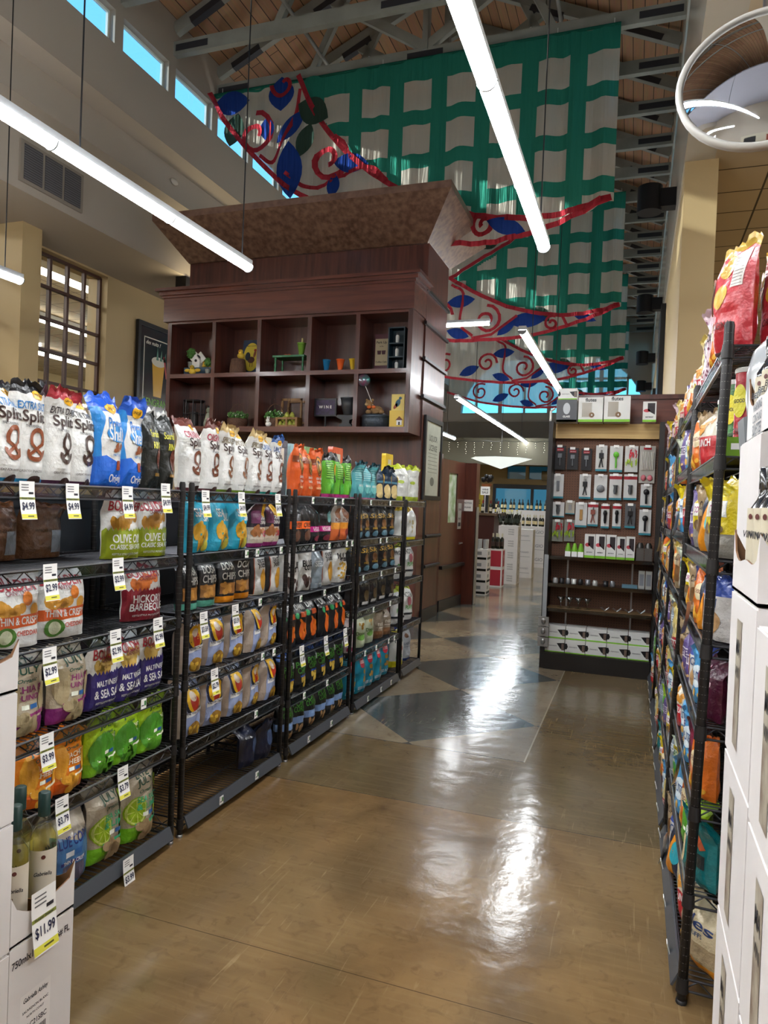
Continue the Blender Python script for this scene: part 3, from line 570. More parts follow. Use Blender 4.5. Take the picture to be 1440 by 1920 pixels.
# lower row
t = S('lantern', 'black wire candle lantern in bottom left cubby', 'lantern', -5.85, Lw, 8.45)
r = MB()
for i in range(8): a = i*pi/4+.39; r.cyl((.15*cos(a), .12*sin(a), 0), (.15*cos(a), .12*sin(a), .38), .008, blackm)
for z in (.0, .19, .36): r.lathe([(.16, 0), (.165, .02)], (0, 0, z), blackm, 8, 1, .8) if z != .19 else r.path([(.15*cos(i*pi/4+.39), .12*sin(i*pi/4+.39), z) for i in range(9)], .006, blackm)
r.build('cage', t); MB().lathe([(.06, 0), (.06, .2)], (0, 0, .021), mat('#2a2320', .5), 12).build('candle', t)
t = S('stone_figurine', 'grey-green kneeling figurine in the bottom left cubby', 'figurine', -5.575, Lw, 8.4); gs = mat('#a5aa98', .6, 0, .3, 30, c2='#6f7a64', vs=10)
f = MB(); f.lathe([(.06, 0), (.07, .05), (.05, .13), (.035, .19), (.02, .2)], (0, 0, 0), gs, 12); f.sph((.01, -.04, .1), (.05, .03, .03), gs); f.build('body', t); f = MB(); f.sph((0, -.005, .235), (.035, .035, .042), gs); f.build('head', t); MB().sph((0, .01, .275), (.035, .03, .025), blackm).build('hair', t)
def flowers(label, x):
    t = S('flower_basket', label, 'basket', x, Lw, 8.42); MB().lathe([(.11, 0), (.14, .06), (.14, .12), (.135, .12)], (0, 0, 0), wick, 18).build('weave', t)
    h = MB(); h.path([(.14*cos(pi*i/10), 0, .1+.22*sin(pi*i/10)) for i in range(11)], .007, wick); h.build('handle', t)
    f = MB(); random.seed(x); 
    for i in range(130):
        a = random.random()*6.28; r_ = .14*math.sqrt(random.random()); f.sph((r_*cos(a), r_*sin(a), .12+random.uniform(0, .1)*(1.2-r_*4)), .02, leafm, 4)
    wf = mat('#dfe3d2', .5)
    for i in range(26):
        a = random.random()*6.28; r_ = .13*math.sqrt(random.random()); f.sph((r_*cos(a), r_*sin(a)-.01, .17+random.uniform(-.03, .06)*(1-r_*4)), .011, wf, 5)
    f.build('flowers', t)
    tw_ = MB(); 
    for i in range(9):
        a = random.uniform(-.12, .12); tw_.path([(a, .08, .05), (a*1.3+.01, .08, .2), (a*1.5+random.uniform(-.03, .03), .08, .4)], .0025, wick, 4)
    tw_.build('twigs', t)
flowers('wicker basket of white flowers in second bottom cubby', -5.13)
t0 = flowers('wicker basket of white flowers across the cubby divider', -4.585) if False else None
flowers('white flower basket in third bottom cubby beside divider', -4.56)
t = S('bunny_figurine', 'small white rabbit figurine before the flower basket', 'figurine', -4.585, Lw, 8.285); MB().sph((0, 0, .035), (.045, .03, .035), white).build('body', t); MB().sph((0, -.02, .08), .025, white).build('head', t)
for q in (-1, 1): MB().sph((q*.012, -.01, .115), (.007, .007, .022), white).build('ear', t)
ow = mat('#8a6334', .5, var=.15, vs=12)
t = S('wooden_crate', 'tall open wooden crate behind pears in third bottom cubby', 'crate', -4.37, Lw, 8.60); r = MB()
for q in (-.15, .13): r.box(q, q+.025, -.1, -.08, 0, .4, ow); r.box(q, q+.025, .08, .1, 0, .4, ow)
for z in (.0, .08, .37): r.box(-.15, .155, -.1, -.09, z, z+.03, ow); r.box(-.15, .155, .09, .1, z, z+.03, ow)
r.build('slats', t); MB().text('GOODS', .2, (0, -.081, .27), X, Z, mat('#4a3218', .6)).build('lettering', t)
t = S('wooden_crate', 'low wooden crate with slat front holding pears', 'crate', -4.33, Lw, 8.37); r = MB()
for z in (0, .1): r.box(-.16, .16, -.075, -.065, z, z+.025, ow); r.box(-.14, .14, .065, .075, z, z+.025, ow)
for q in (-.15, -.01, .13): r.box(q, q+.025, -.08, -.07, 0, .125, ow)
for q in (-.16, .15): r.box(q, q+.01, -.07, .07, 0, .125, ow)
r.box(-.15, .15, -.07, .07, 0, .005, ow); r.build('slats', t)
pear = mat('#8e9a3c', .4, c2='#a8a848', vs=15); pz = []
for k, (a, b, c_) in enumerate([(-.11, -.03, .036), (-.04, -.03, .036), (.03, -.03, .036), (.1, -.03, .036), (-.11, .03, .036), (-.03, .035, .036), (.05, .03, .036), (-.07, -.01, .1), (.0, -.01, .1), (.07, -.01, .1), (-.03, .0, .155), (.045, 0, .155)]):
    if k == 0:
        g = MB(); g.lathe([(.01, -.034), (.03, -.02), (.035, 0), (.024, .022), (.013, .04), (.004, .045)], (0, 0, 0), pear, 12); p0 = thing('pear', '', 'fruit', (0, 0, 0)); g.build('flesh', p0); MB().cyl((0, 0, .045), (.004, 0, .06), .002, wick, 4).build('stalk', p0); o = p0
    else: o = dup(p0, (0, 0, 0))
    o.location = (-4.33+a, 8.37+b, Lw+c_+.004); o['group'] = 'green pears in the low crate'; o['label'] = 'green pear in the low wooden crate, third bottom cubby'
t = S('wine_sign', 'dark purple framed wine sign on a stand', 'sign', -3.83, Lw, 8.42)
MB().box(-.155, .155, -.015, .015, .15, .38, blackm).build('frame', t); p = MB(); p.flat([(-.135, .17), (.135, .17), (.135, .36), (-.135, .36)], (0, -.016, 0), X, Z, mat('#3a2450', .5, c2='#22182e', vs=30)); p.text('W I N E', .18, (0, -.018, .27), X, Z, white); p.build('panel', t)
MB().cyl((0, 0, 0), (0, 0, .16), .014, blackm).build('post', t); MB().lathe([(.05, 0), (.045, .012)], (0, 0, 0), blackm, 14).build('base', t)
gp = mat('#26292e', .45)
t = S('anvil', 'small black cast anvil in fourth bottom cubby', 'anvil', -3.53, Lw, 8.42); a = MB(); a.prism([(-.1, 0), (.1, 0), (.08, .04), (.05, .06), (.055, .1), (.12, .12), (.12, .165), (-.1, .165), (-.15, .15), (-.1, .12), (-.05, .1), (-.05, .06), (-.08, .04)], -.04, .04, gp); a.build('body', t)
t = S('black_bucket', 'black bucket sitting on the small anvil', 'bucket', -3.50, Lw+.166, 8.42); MB().lathe([(.07, 0), (.1, .1), (.115, .21), (.105, .21), (.07, .03)], (0, 0, 0), gp, 20).build('pail', t); MB().lathe([(.118, 0), (.118, .015)], (0, 0, .2), gp, 20).build('rim', t)
t = S('grey_tub', 'ribbed grey metal tub in the bottom right cubby', 'tub', -3.13, Lw, 8.42); MB().lathe([(.165, 0), (.178, .01), (.178, .14), (.17, .145)], (0, 0, 0), mat('#39424c', .4, .4, .5, 50), 28).build('pail', t); MB().lathe([(.185, 0), (.185, .022), (.17, .03)], (0, 0, .13), mat('#39424c', .4, .4), 28).build('rim', t)
bear = mat('#9b7a52', .9, 0, .9, 80, var=.2, vs=30); t = S('plush_bear', 'tan teddy bear with orange bow lying on grey tub', 'toy', -3.15, Lw+.16, 8.40)
b = MB(); b.sph((.03, 0, .06), (.085, .06, .058), bear, 12); b.build('torso', t)
b = MB(); b.sph((-.065, -.01, .14), (.055, .05, .052), bear, 12); b.build('head', t); MB().sph((-.085, -.06, .13), (.024, .02, .02), mat('#c2a47a', .9)).build('muzzle', t)
for q in (-.105, -.03): MB().sph((q, 0, .19), (.02, .012, .02), bear).build('ear', t)
for q, w in ((-.06, .035), (.05, .1), (.115, .04)): MB().sph((q, -.05, .035), (.035, .045, .03), bear).build('limb', t)
bw = MB()
for q in (-1, 1): bw.sph((-.02+q*.03, -.06, .095), (.03, .012, .02), mat('#d66a2a', .6))
bw.build('bow', t)
t = S('foil_balloon', 'round foil balloon on a stick above the bear', 'balloon', -3.275, 3.085, 8.30); MB().sph((0, 0, 0), (.095, .045, .08), mat('#8a3f6a', .2, .5, c2='#4a8f8a', vs=18), 16).build('envelope', t); MB().cyl((.03, 0, -.07), (.11, .08, -.30), .004, white).build('stick', t)
t = S('yellow_canister', 'yellow square canister with cottage picture, bottom right cubby', 'canister', -2.83, Lw, 8.42); b = MB(); b.box(-.095, .095, -.08, .08, 0, .21, yel); b.build('body', t)
b = MB(); o = (0, -.0815, 0); b.flat([(0, .03), (.07, .03), (.07, .09), (0, .09)], o, X, Z, white); b.flat([(-.015, .09), (.085, .09), (.035, .14)], o, X, Z, mat('#6d3c28', .6)); b.flat([(.025, .03), (.045, .03), (.045, .07), (.025, .07)], (0, -.083, 0), X, Z, txt); b.build('picture', t)
t = S('painted_tile', 'yellow tile with painted bird standing on the canister', 'tile', -2.84, Lw+.211, 8.42); MB().box(-.085, .085, -.02, .02, 0, .21, mat('#d8bf5a', .4)).build('tile_body', t)
b = MB(); o = (0, -.0215, 0); b.disc(0, .1, .03, .05, o, X, Z, mat('#3b6478', .6), rot=-.4); b.disc(.03, .16, .02, .018, o, X, Z, mat('#3b6478', .6)); b.disc(-.03, .06, .02, .04, o, X, Z, mat('#8a3a2a', .6), rot=-.6); b.build('picture', t)
# ================================================================ BAGS
NU, NV = 14, 24
def bagS(W_, H, T, seed, xn, v, side, off=0.):
    e = (.68+.32*min(1, v/.16)**.7) if v < .16 else (1. if v < .5 else max(0, cos((v-.5)/.47*pi/2)) if v < .97 else 0)**.62
    hw = W_/2*(1-.07*e); q = abs(2*xn)
    if v > .8: hw *= 1-.0*(v-.8)
    y = -side*T/2*e*max(0, 1-q**2.6)**.7; wr = .55+1.2*max(0, v-.6)+.8*max(0, .2-v)
    n1 = noise.noise(Vector((xn*W_*16+seed, v*H*9, seed*.7+side))); n2 = noise.noise(Vector((xn*W_*34, v*H*22+seed, seed+side*3)))
    n3 = abs(noise.noise(Vector((xn*W_*13+v*H*6+seed*2, v*H*5-xn*W_*9, seed+side*5))))
    y += -side*(n1*.02+n2*.008-n3*.022)*wr*(1-q**4)*min(1, W_/.18)
    X_ = 2*xn*hw+noise.noise(Vector((seed, v*5, side*0+(1 if xn > 0 else -1)*3)))*.006*q
    lean = .05*math.sin(seed*1.7)*max(0, v-.72)/.28; y += lean
    z = v*H-H*.045*(.5+.5*math.sin(seed*3.1))*max(0, 2*xn*(1 if int(seed*7)%2 else -1))*max(0, v-.7)/.3-(.02*H*q*q*(v > .9))+noise.noise(Vector((xn*6+seed, 3, seed)))*.03*max(0, v-.8)/.2
    if off: X_ += off*.5*(2*xn)*(q > .7); y -= side*off
    return (X_, y, z)
def clipcells(polys, W_, H):
    bm = bmesh.new()
    for p in polys:
        try: bm.faces.new([bm.verts.new((a, 0, b)) for a, b in p])
        except Exception: pass
    if not bm.verts: bm.free(); return [], []
    xs = [v.co.x for v in bm.verts]; zs = [v.co.z for v in bm.verts]
    for i in range(1, NU):
        c = (i/NU-.5)*W_
        if min(xs) < c < max(xs): bmesh.ops.bisect_plane(bm, geom=bm.verts[:]+bm.edges[:]+bm.faces[:], plane_co=(c, 0, 0), plane_no=(1, 0, 0))
    for i in range(1, NV):
        c = i/NV*H
        if min(zs) < c < max(zs): bmesh.ops.bisect_plane(bm, geom=bm.verts[:]+bm.edges[:]+bm.faces[:], plane_co=(0, 0, c), plane_no=(0, 0, 1))
    bm.verts.index_update(); v = [(a.co.x, a.co.z) for a in bm.verts]; f = [tuple(a.index for a in q.verts) for q in bm.faces]; bm.free(); return v, f
def circ(cx, cz, rx, rz, n=18, rot=0): return [(cx+rx*cos(2*pi*i/n)*cos(rot)-rz*sin(2*pi*i/n)*sin(rot), cz+rx*cos(2*pi*i/n)*sin(rot)+rz*sin(2*pi*i/n)*cos(rot)) for i in range(n)]
def ringp(cx, cz, rx, rz, w, n=20, a0=0, a1=2*pi, rot=0):
    o = []
    for i in range(n):
        q = []
        for t, k in ((i, 0), (i+1, 0), (i+1, 1), (i, 1)):
            a = a0+(a1-a0)*t/n; x = (rx-w*k)*cos(a); z = (rz-w*k)*sin(a); q.append((cx+x*cos(rot)-z*sin(rot), cz+x*sin(rot)+z*cos(rot)))
        o.append(q)
    return o
def decal_polys(d, W_, H):
    k = d[0]; cz = lambda y: y*H
    if k == 't':
        v, f, r = textpolys(d[1]); w = d[4]*W_; hs = d[6] if len(d) > 6 else 1.; sl = d[7] if len(d) > 7 else 0; cap = (d[8] if len(d) > 8 else .15)*H; hs = min(hs, cap/max(1e-6, r*w))
        pts = [(d[2]*W_+a*w+b*w*sl, cz(d[3])+b*w*hs) for a, b in v]; return [[pts[i] for i in q] for q in f], d[5]
    if k == 'e': return [circ(d[1]*W_, cz(d[2]), d[3]*W_, d[4]*W_, rot=d[6] if len(d) > 6 else 0)], d[5]
    if k == 'r': return [[(d[1]*W_, cz(d[2])), (d[3]*W_, cz(d[2])), (d[3]*W_, cz(d[4])), (d[1]*W_, cz(d[4]))]], d[5]
    if k == 'p': return [[(a*W_, b*H) for a, b in d[1]]], d[2]
    if k == 'ring': return ringp(d[1]*W_, cz(d[2]), d[3]*W_, d[3]*W_, d[4]*W_), d[5]
    if k == 'j':
        o = []; n = d[4]; rnd = random.Random(5)
        for i in range(n):
            a = (i/n-.5)*W_*.98; b = ((i+1)/n-.5)*W_*.98; h = d[5]*(.5+rnd.random()*.8); o.append([(a, cz(d[1])), (b, cz(d[1])), (b, cz(d[2])), ((a+b)/2, cz(d[2])+h*H), (a, cz(d[2]))])
        return o, d[3]
    if k == 'pz':
        x, y, r = d[1]*W_, cz(d[2]), d[3]*W_; w = r*.3
        o = ringp(x, y+r*.45, r*.72, r*.8, w, 16, -.5, pi+.5); o += ringp(x-r*.0, y-r*.35, r*.95, r*.62, w, 16, pi*.9, 2*pi*1.05)
        o += [[(x-r*.75, y+r*.2), (x-r*.5, y+r*.3), (x+r*.75, y-r*.45), (x+r*.5, y-r*.6)], [(x+r*.75, y+r*.2), (x+r*.5, y+r*.3), (x-r*.75, y-r*.45), (x-r*.5, y-r*.6)]]
        return o, d[4]
    if k == 'ch':
        rnd = random.Random(d[6]); o = []
        for i in range(d[6]): o.append(circ((d[1]+rnd.uniform(-1, 1)*d[3])*W_, cz(d[2])+rnd.uniform(-1, 1)*d[4]*W_, W_*d[7]*rnd.uniform(.7, 1.1), W_*d[7]*rnd.uniform(.5, .9), 10, rnd.random()*3))
        return o, d[5]
    return [], '#ffffff'
def bagmesh(W_, H, T, bands, decals, seed):
    mb = MB(); cols = []
    for side in (1, -1):
        vs = [bagS(W_, H, T, seed, i/NU-.5, j/NV, side) for j in range(NV+1) for i in range(NU+1)]
        for k in range(NV):
            v = (k+.5)/NV; c = [b for b in bands if b[0] <= v <= b[1]][0][2]
            fs = []
            for i in range(NU):
                a = k*(NU+1)+i; q = (a, a+1, a+NU+2, a+NU+1); fs.append(q if side == 1 else q[::-1])
            mb.add(vs, fs, foil(c), True)
    b0 = bagS; vs = [bagS(W_, H, T, seed, i/NU-.5, 0, 1) for i in range(NU+1)]+[bagS(W_, H, T, seed, i/NU-.5, 0, -1) for i in range(NU+1)]
    mb.add(vs, [(i, i+NU+1, i+NU+2, i+1) for i in range(NU)], foil(bands[0][2]))
    # drop unused copies of vertices: rebuild compactly
    off = .0016
    for d in decals:
        ps, col = decal_polys(d, W_, H); v, f = clipcells(ps, W_, H)
        if not v: continue
        P = []
        for a, z in v:
            xn = max(-.499, min(.499, a/W_)); vv = max(0, min(1, z/H)); i = min(NU-1, int((xn+.5)*NU)); j = min(NV-1, int(vv*NV)); fu = (xn+.5)*NU-i; fv = vv*NV-j
            c = [Vector(bagS(W_, H, T, seed, (i+p)/NU-.5, (j+q)/NV, 1, off)) for p, q in ((0, 0), (1, 0), (1, 1), (0, 1))]
            P.append(c[0]*(1-fu)*(1-fv)+c[1]*fu*(1-fv)+c[2]*fu*fv+c[3]*(1-fu)*fv)
        mb.add(P, f, ink(col)); off += .0004
    return mb
def compact(mb):
    used = sorted({i for f in mb.f for i in f}); mp = {a: b for b, a in enumerate(used)}; mb.v = [mb.v[i] for i in used]; mb.f = [tuple(mp[i] for i in f) for f in mb.f]; return mb
WH = '#dcdcd8'; SL = '#8b8c8e'; KR = '#b7a58c'; BK = '#17181b'
def splits(top, bot, extra, col, pz='#6b3a24'):
    return (.18, .345, .085, [(0, .05, bot), (.05, .86, WH), (.86, 1, top)], [('e', .12, .87, .17, .08, '#e0a81c'), ('t', 'UNIQUE', .12, .87, .26, '#3a1c10'), ('t', extra, 0, .76, .74, col, 1.4), ('t', 'Splits', .06, .64, .72, '#3a2622', 1.35), ('t', 'THE ORIGINAL', -.02, .56, .4, '#6a6a6a'), ('pz', .08, .36, .27, pz), ('t', 'GREAT FOR SNACKING', 0, .12, .6, '#5a5048'), ('e', .1, .02, .18, .1, '#3a2622')], 'pretzel bag')
def boulder(c, lo, chip, l1, l2, l3='KETTLE STYLE POTATO CHIPS'):
    return (.215, .27, .085, [(0, .06, c), (.06, 1, WH)], [('j', .0, lo, c, 11, .05), ('ch', 0, lo+.13, .3, .12, chip, 9, .13), ('j', .0, lo, c, 11, .05), ('p', [(-.12, .88), (-.02, .95), (.05, .9), (.12, .93), (.2, .87)], '#a3202e'), ('t', 'BOULDER', 0, .80, .8, '#a3202e', 1.35), ('t', 'CANYON', .02, .71, .42, '#7a2730'), ('t', l1, .04, lo*.74, .72, WH, 1.3), ('t', l2, .04, lo*.44, .82, WH, 1.2), ('t', l3, .04, lo*.18, .7, WH)], 'potato chip bag')
def july(c, side, l1, l2, tc, chipc='#c9b184', Hh=.3):
    return (.235, Hh, .09, [(0, .22, side), (.22, 1, c)], [('t', 'LATE', -.02, .89, .42, '#1f4a3a', 1.3, 0, .09), ('t', 'JULY', .04, .775, .52, '#1f4a3a', 1.7, 0, .12), ('t', 'Organic', .02, .665, .4, '#2d5a48', 1., .3, .06), ('t', l1, .05, .57, .6, tc, 1.5, 0, .082), ('t', l2, .05, .465, .6, tc, 1.5, 0, .082), ('e', -.3, .5, .16, .3, chipc), ('e', .38, .42, .14, .22, chipc), ('r', -.12, .33, .02, .385, '#e6ead8'), ('r', .04, .33, .2, .385, '#2b5f9a'), ('p', [(-.3, .22), (.4, .25), (.4, .29), (-.3, .26)], tc), ('ch', .08, .13, .3, .1, chipc, 8, .14)], 'tortilla chip bag')
def puff(): return (.205, .265, .08, [(0, 1, '#a9998a')], [('p', [(-.3, .0), (.45, .0), (.45, .95), (-.25, .95)], '#8f9cc0'), ('e', .08, .68, .34, .37, '#151d3a'), ('e', .08, .66, .26, .27, '#e2b21f'), ('e', .1, .6, .14, .2, '#b8321f', .3), ('e', .06, .72, .1, .1, '#dccab4'), ('t', 'PUFFS', .08, .92, .5, '#c8cede', 1.2), ('p', [(-.24, .36), (.42, .42), (.42, .5), (-.24, .44)], '#dfe0e0'), ('t', 'Aged White Cheddar', .09, .43, .6, '#333844', 1.3), ('e', .1, .14, .24, .16, '#8a6420'), ('ch', .1, .13, .2, .11, '#c9a23a', 12, .06)], 'cheese puff bag')
def black(c, W_=.19, H=.26, ex=(), n='black snack bag', base=BK): return (W_, H, .075, [(0, 1, base)], list(ex), n)
KINDS = {
 'splits_blue': splits('#1b1c20', '#2c8fc4', 'EXTRA SALT', '#2d77b5', '#8a4a2c'), 'splits_dark': splits('#a8303c', '#4a2740', 'EXTRA DARK', '#3a3436', '#3f2a22'),
 'splits_brown': splits('#6a3a34', '#5a2a30', 'ORIGINAL', '#a8324a'), 'splits_tan': splits('#c4ac7a', '#6f8f2a', 'SPROUTED', '#7a6a4a', '#7b4c2c'), 'splits_teal': splits('#24508f', '#1fa79a', 'UNSALTED', '#24508f', '#7b4632'),
 'shells': (.20, .37, .085, [(0, .25, '#1c50b8'), (.25, .8, WH), (.8, 1, '#2358c0')], [('p', [(-.49, .2), (-.3, .25), (-.36, .5), (-.24, .74), (-.34, .84), (-.49, .84)], '#2a86d0'), ('p', [(-.49, .02), (.49, .02), (.49, .2), (.1, .26), (-.2, .33), (-.49, .3)], '#1d63c8'), ('e', .05, .83, .2, .1, '#e0a81c'), ('t', 'UNIQUE', .05, .83, .3, '#3a1c10'), ('t', 'Pretzel', .08, .67, .5, '#1d6fc0', 1.6), ('e', .12, .56, .36, .15, '#1d82cc'), ('t', 'Shells', .12, .56, .6, WH, 1.5), ('ch', .1, .41, .16, .05, '#8a4c2a', 4, .07), ('t', 'NET 10 OZ', .1, .34, .3, '#2a7ac0'), ('r', .04, .18, .16, .28, '#8a3c22'), ('t', 'Original', .12, .08, .5, WH, 1.3)], 'blue and white pretzel bag'),
 'sour': (.15, .34, .09, [(0, .96, '#1c201e'), (.96, 1, '#c8c8c4')], [('t', 'Sourdough', .08, .68, .7, '#d6d04a', 1.6), ('t', 'RINGS', .12, .55, .5, '#d6d04a', 1.4), ('e', .18, .38, .22, .3, '#5a2a1c'), ('r', -.1, .16, .42, .2, '#8c6a30')], 'black gusseted pretzel bag'),
 'olive': boulder('#8c9a1a', .42, '#c08a2a', 'OLIVE OIL', 'CLASSIC SEA SALT'), 'hickory': boulder('#7c1626', .5, '#c86a26', 'HICKORY', 'BARBEQUE'), 'malt': boulder('#2b2160', .5, '#c2a04e', 'MALT VINEGAR', '& SEA SALT'),
 'thin': (.23, .28, .085, [(0, .1, WH), (.1, .2, WH), (.2, 1, WH)], [('j', .22, .5, WH, 9, .02), ('ch', .05, .5, .34, .12, '#d59a3a', 12, .12), ('p', [(-.47, .26), (.47, .3), (.47, .46), (-.47, .42)], '#cf5a20'), ('t', 'THIN & CRISPY', .05, .37, .78, WH, 1.4), ('e', -.18, .16, .17, .15, '#4a7a2c'), ('e', -.18, .16, .1, .11, '#c9cfae'), ('t', 'CHEDDAR', .2, .2, .42, '#b8442c', 1.2), ('t', 'BOULDER', 0, .84, .8, '#a3202e', 1.5), ('t', 'CANYON', .02, .74, .42, '#7a2730'), ('e', .2, .66, .09, .11, '#d5792a')], 'cheddar potato chip bag'),
 'chia': july('#b3a68e', '#7a2368', 'CHIA &', 'QUINOA', '#8a2a6a', '#a89874', .29), 'nacho': july('#e08018', '#d9641a', 'NACHO', 'CHEESE', '#e8e0c8', '#e0a030', .285), 'jala': july('#9cc21c', '#7ab824', 'JALAPENO', 'LIME', '#f0f2e0', '#5aa02a', .28),
 'lime': july('#a89c88', '#74b424', 'SEA SALT', '& LIME', '#2fa070', '#a58c68', .31), 'bluebag': (.25, .26, .09, [(0, .3, '#3f6a98'), (.3, 1, '#a79c8a')], [('p', [(-.45, .2), (.45, .2), (.45, .7), (.1, .62), (-.45, .8)], '#3c6c9c'), ('t', 'BLUE CORN', 0, .66, .84, '#1d2a68', 1.5), ('r', -.2, .44, -.02, .52, '#d0d6dc'), ('r', 0, .44, .18, .52, '#2b5f9a'), ('r', -.3, .34, .3, .39, '#262a70'), ('t', 'THIN & CRISPY', 0, .365, .5, WH), ('r', -.26, .08, .22, .32, '#4a4658')], 'blue corn chip bag'),
 'sea': (.215, .27, .085, [(0, 1, '#2aa0bc')], [('t', 'SEA', -.12, .7, .36, WH, 1.5), ('t', 'SALT', .16, .62, .36, WH, 1.6), ('ch', -.02, .33, .26, .26, '#c79628', 14, .13), ('e', .14, .12, .13, .13, '#b9b03c')], 'turquoise potato chip bag'),
 'graham': (.20, .26, .08, [(0, .1, '#8a2a6a'), (.1, .4, '#c4b6a4'), (.4, .8, '#2c2434'), (.8, 1, '#5a3a48')], [('e', .08, .82, .18, .24, '#dca81e'), ('t', 'GRAHAM', .14, .62, .5, WH, 1.3), ('t', 'CINNAMON', .14, .52, .6, WH, 1.2), ('ch', -.1, .36, .3, .08, '#9a6236', 7, .13), ('t', 'Chips', .2, .26, .46, '#b82a5a', 1.4, .3), ('r', -.46, .5, -.16, .78, '#7c4468')], 'purple and grey snack bag'),
 'dosa_teal': (.16, .265, .075, [(0, .14, '#5fae98'), (.14, 1, BK)], [('r', -.36, .18, .4, .42, '#9a6a30'), ('ch', 0, .3, .3, .12, '#b8823a', 8, .12), ('t', 'DOSA', .02, .72, .6, '#c8c8c0', 1.7), ('t', 'CHIPS', .04, .54, .66, '#c8c8c0', 1.7)], 'black chip bag with teal base'),
 'dosa_org': (.16, .265, .075, [(0, .14, '#d8861a'), (.14, 1, BK)], [('r', -.36, .18, .4, .4, '#8f5e2a'), ('ch', 0, .29, .3, .12, '#b8823a', 8, .12), ('t', 'DOSA', .02, .74, .6, '#c8c8c0', 1.8), ('t', 'CHIPS', .04, .54, .66, '#c8c8c0', 1.8)], 'black chip bag with orange base'),
 'sweet': (.17, .28, .085, [(0, 1, '#d2d2ce')], [('p', [(-.49, .02), (-.3, .02), (-.28, .95), (-.49, .95)], BK), ('t', 'SWEET', .12, .74, .56, BK, 1.5), ('t', 'potato', .14, .64, .5, BK, 1.2), ('e', .14, .34, .18, .38, '#b8862c'), ('r', -.31, .02, -.28, .95, '#a34a20')], 'white and black potato bag'),
 'whitecorn': (.17, .28, .08, [(0, 1, '#d2d2ce')], [('t', 'BLUE', 0, .62, .66, BK, 1.6), ('t', 'corn', .04, .53, .6, BK, 1.2), ('ch', .05, .22, .28, .26, '#4e3a36', 12, .13)], 'white blue-corn bag'),
 'multi': (.18, .28, .085, [(0, 1, '#d4d4ce')], [('e', .3, .92, .18, .14, '#d8cf3a'), ('t', 'MULTI', .05, .68, .62, BK, 1.5), ('t', 'grain', .08, .58, .5, BK, 1.3), ('ch', .05, .3, .24, .3, '#b8923c', 20, .07)], 'white multigrain bag'),
 'silver': (.16, .27, .07, [(0, 1, '#7e8a92')], [('t', 'SEEDS', 0, .6, .6, '#cfd6da', 1.3), ('r', -.3, .1, .3, .12, '#cfd6da')], 'silver grey snack bag'),
 'orange': (.18, .31, .07, [(0, .8, '#c8521c'), (.8, 1, '#d4602a')], [('r', -.47, .66, .47, .78, '#7a3a1c'), ('e', .1, .64, .22, .34, '#15161a'), ('e', .1, .64, .19, .3, '#c8861e'), ('e', .1, .62, .15, .24, '#241c18'), ('e', .1, .62, .1, .14, '#a8801e'), ('t', 'GRAIN FREE', .1, .38, .5, WH, 1.2), ('t', 'TORTILLA', .1, .3, .46, WH), ('t', 'NACHO', .1, .18, .4, '#f0d8a8')], 'orange tortilla bag'),
 'greenchip': (.17, .30, .075, [(0, .08, '#b0307a'), (.08, .85, '#5aa82c'), (.85, 1, BK)], [('r', -.4, .42, .1, .8, '#3e7a24')]+[('r', -.4, .45+.05*i, .1, .47+.05*i, '#8ecb5a') for i in range(7)]+[('e', .3, .62, .14, .26, '#e0a41e'), ('r', .08, .34, .4, .5, BK), ('t', 'LIME', .24, .42, .24, WH), ('e', .0, .2, .22, .2, '#3f9a34')], 'lime green tortilla bag'),
 'teal': (.17, .28, .075, [(0, .06, '#b86a8a'), (.06, .9, '#4e9aa0'), (.9, 1, '#23505c')], [('r', -.4, .5+.06*i, .2, .52+.06*i, '#8fc4c4') for i in range(6)]+[('e', 0, .28, .3, .2, '#6ab8b4'), ('r', .22, .5, .46, .9, '#20404a'), ('t', 'SEA SALT', 0, .36, .5, WH)], 'pale teal tortilla bag'),
 'navy': (.16, .28, .075, [(0, .9, '#182c40'), (.9, 1, '#0f1c28')], [('r', -.42, .5, .2, .56, '#4a7a90'), ('e', -.1, .3, .24, .28, '#c9b27a'), ('e', -.02, .14, .26, .14, '#d2bb82'), ('e', .34, .62, .12, .24, '#d8a426')], 'navy snack bag'),
 'blk_or': black(0, ex=[('r', -.48, .36, .48, .54, '#e2601c'), ('e', .0, .2, .24, .18, '#6b4a3a'), ('t', 'CRISPS', 0, .45, .6, BK)], n='black bag with orange band'), 'blk_mag': black(0, ex=[('r', -.48, .26, .48, .4, '#b81a7c'), ('t', 'VEGGIE', 0, .33, .6, WH), ('e', .2, .64, .14, .2, '#6aa0a0'), ('e', .1, .1, .3, .1, '#7c3040')], n='black bag with magenta band'),
 'wht_or': (.18, .27, .08, [(0, .3, '#c86434'), (.3, .46, '#d28a2c'), (.46, 1, '#b9b2aa')], [('e', 0, .7, .3, .2, '#8a5a3a'), ('t', 'ROOTS', 0, .52, .6, '#5a2c1c'), ('e', .1, .2, .26, .16, '#7c2e28')], 'grey and orange chip bag'),
 'script': black(0, .18, .25, [('t', 'Sk', 0, .68, .6, '#b08c34', 1.3, .2), ('e', .06, .44, .16, .18, '#7a5434'), ('e', .14, .12, .24, .12, '#5a7c8c'), ('t', 'snacks', .05, .3, .4, '#b08c34')], 'black bag with gold script'),
 'dim': black(0, .18, .24, [('t', 'CHIPS', 0, .7, .5, '#5f5a4a'), ('e', .1, .35, .16, .22, '#5a4a30'), ('r', -.2, .06, .2, .16, '#c8c8c4')], 'plain black snack bag'),
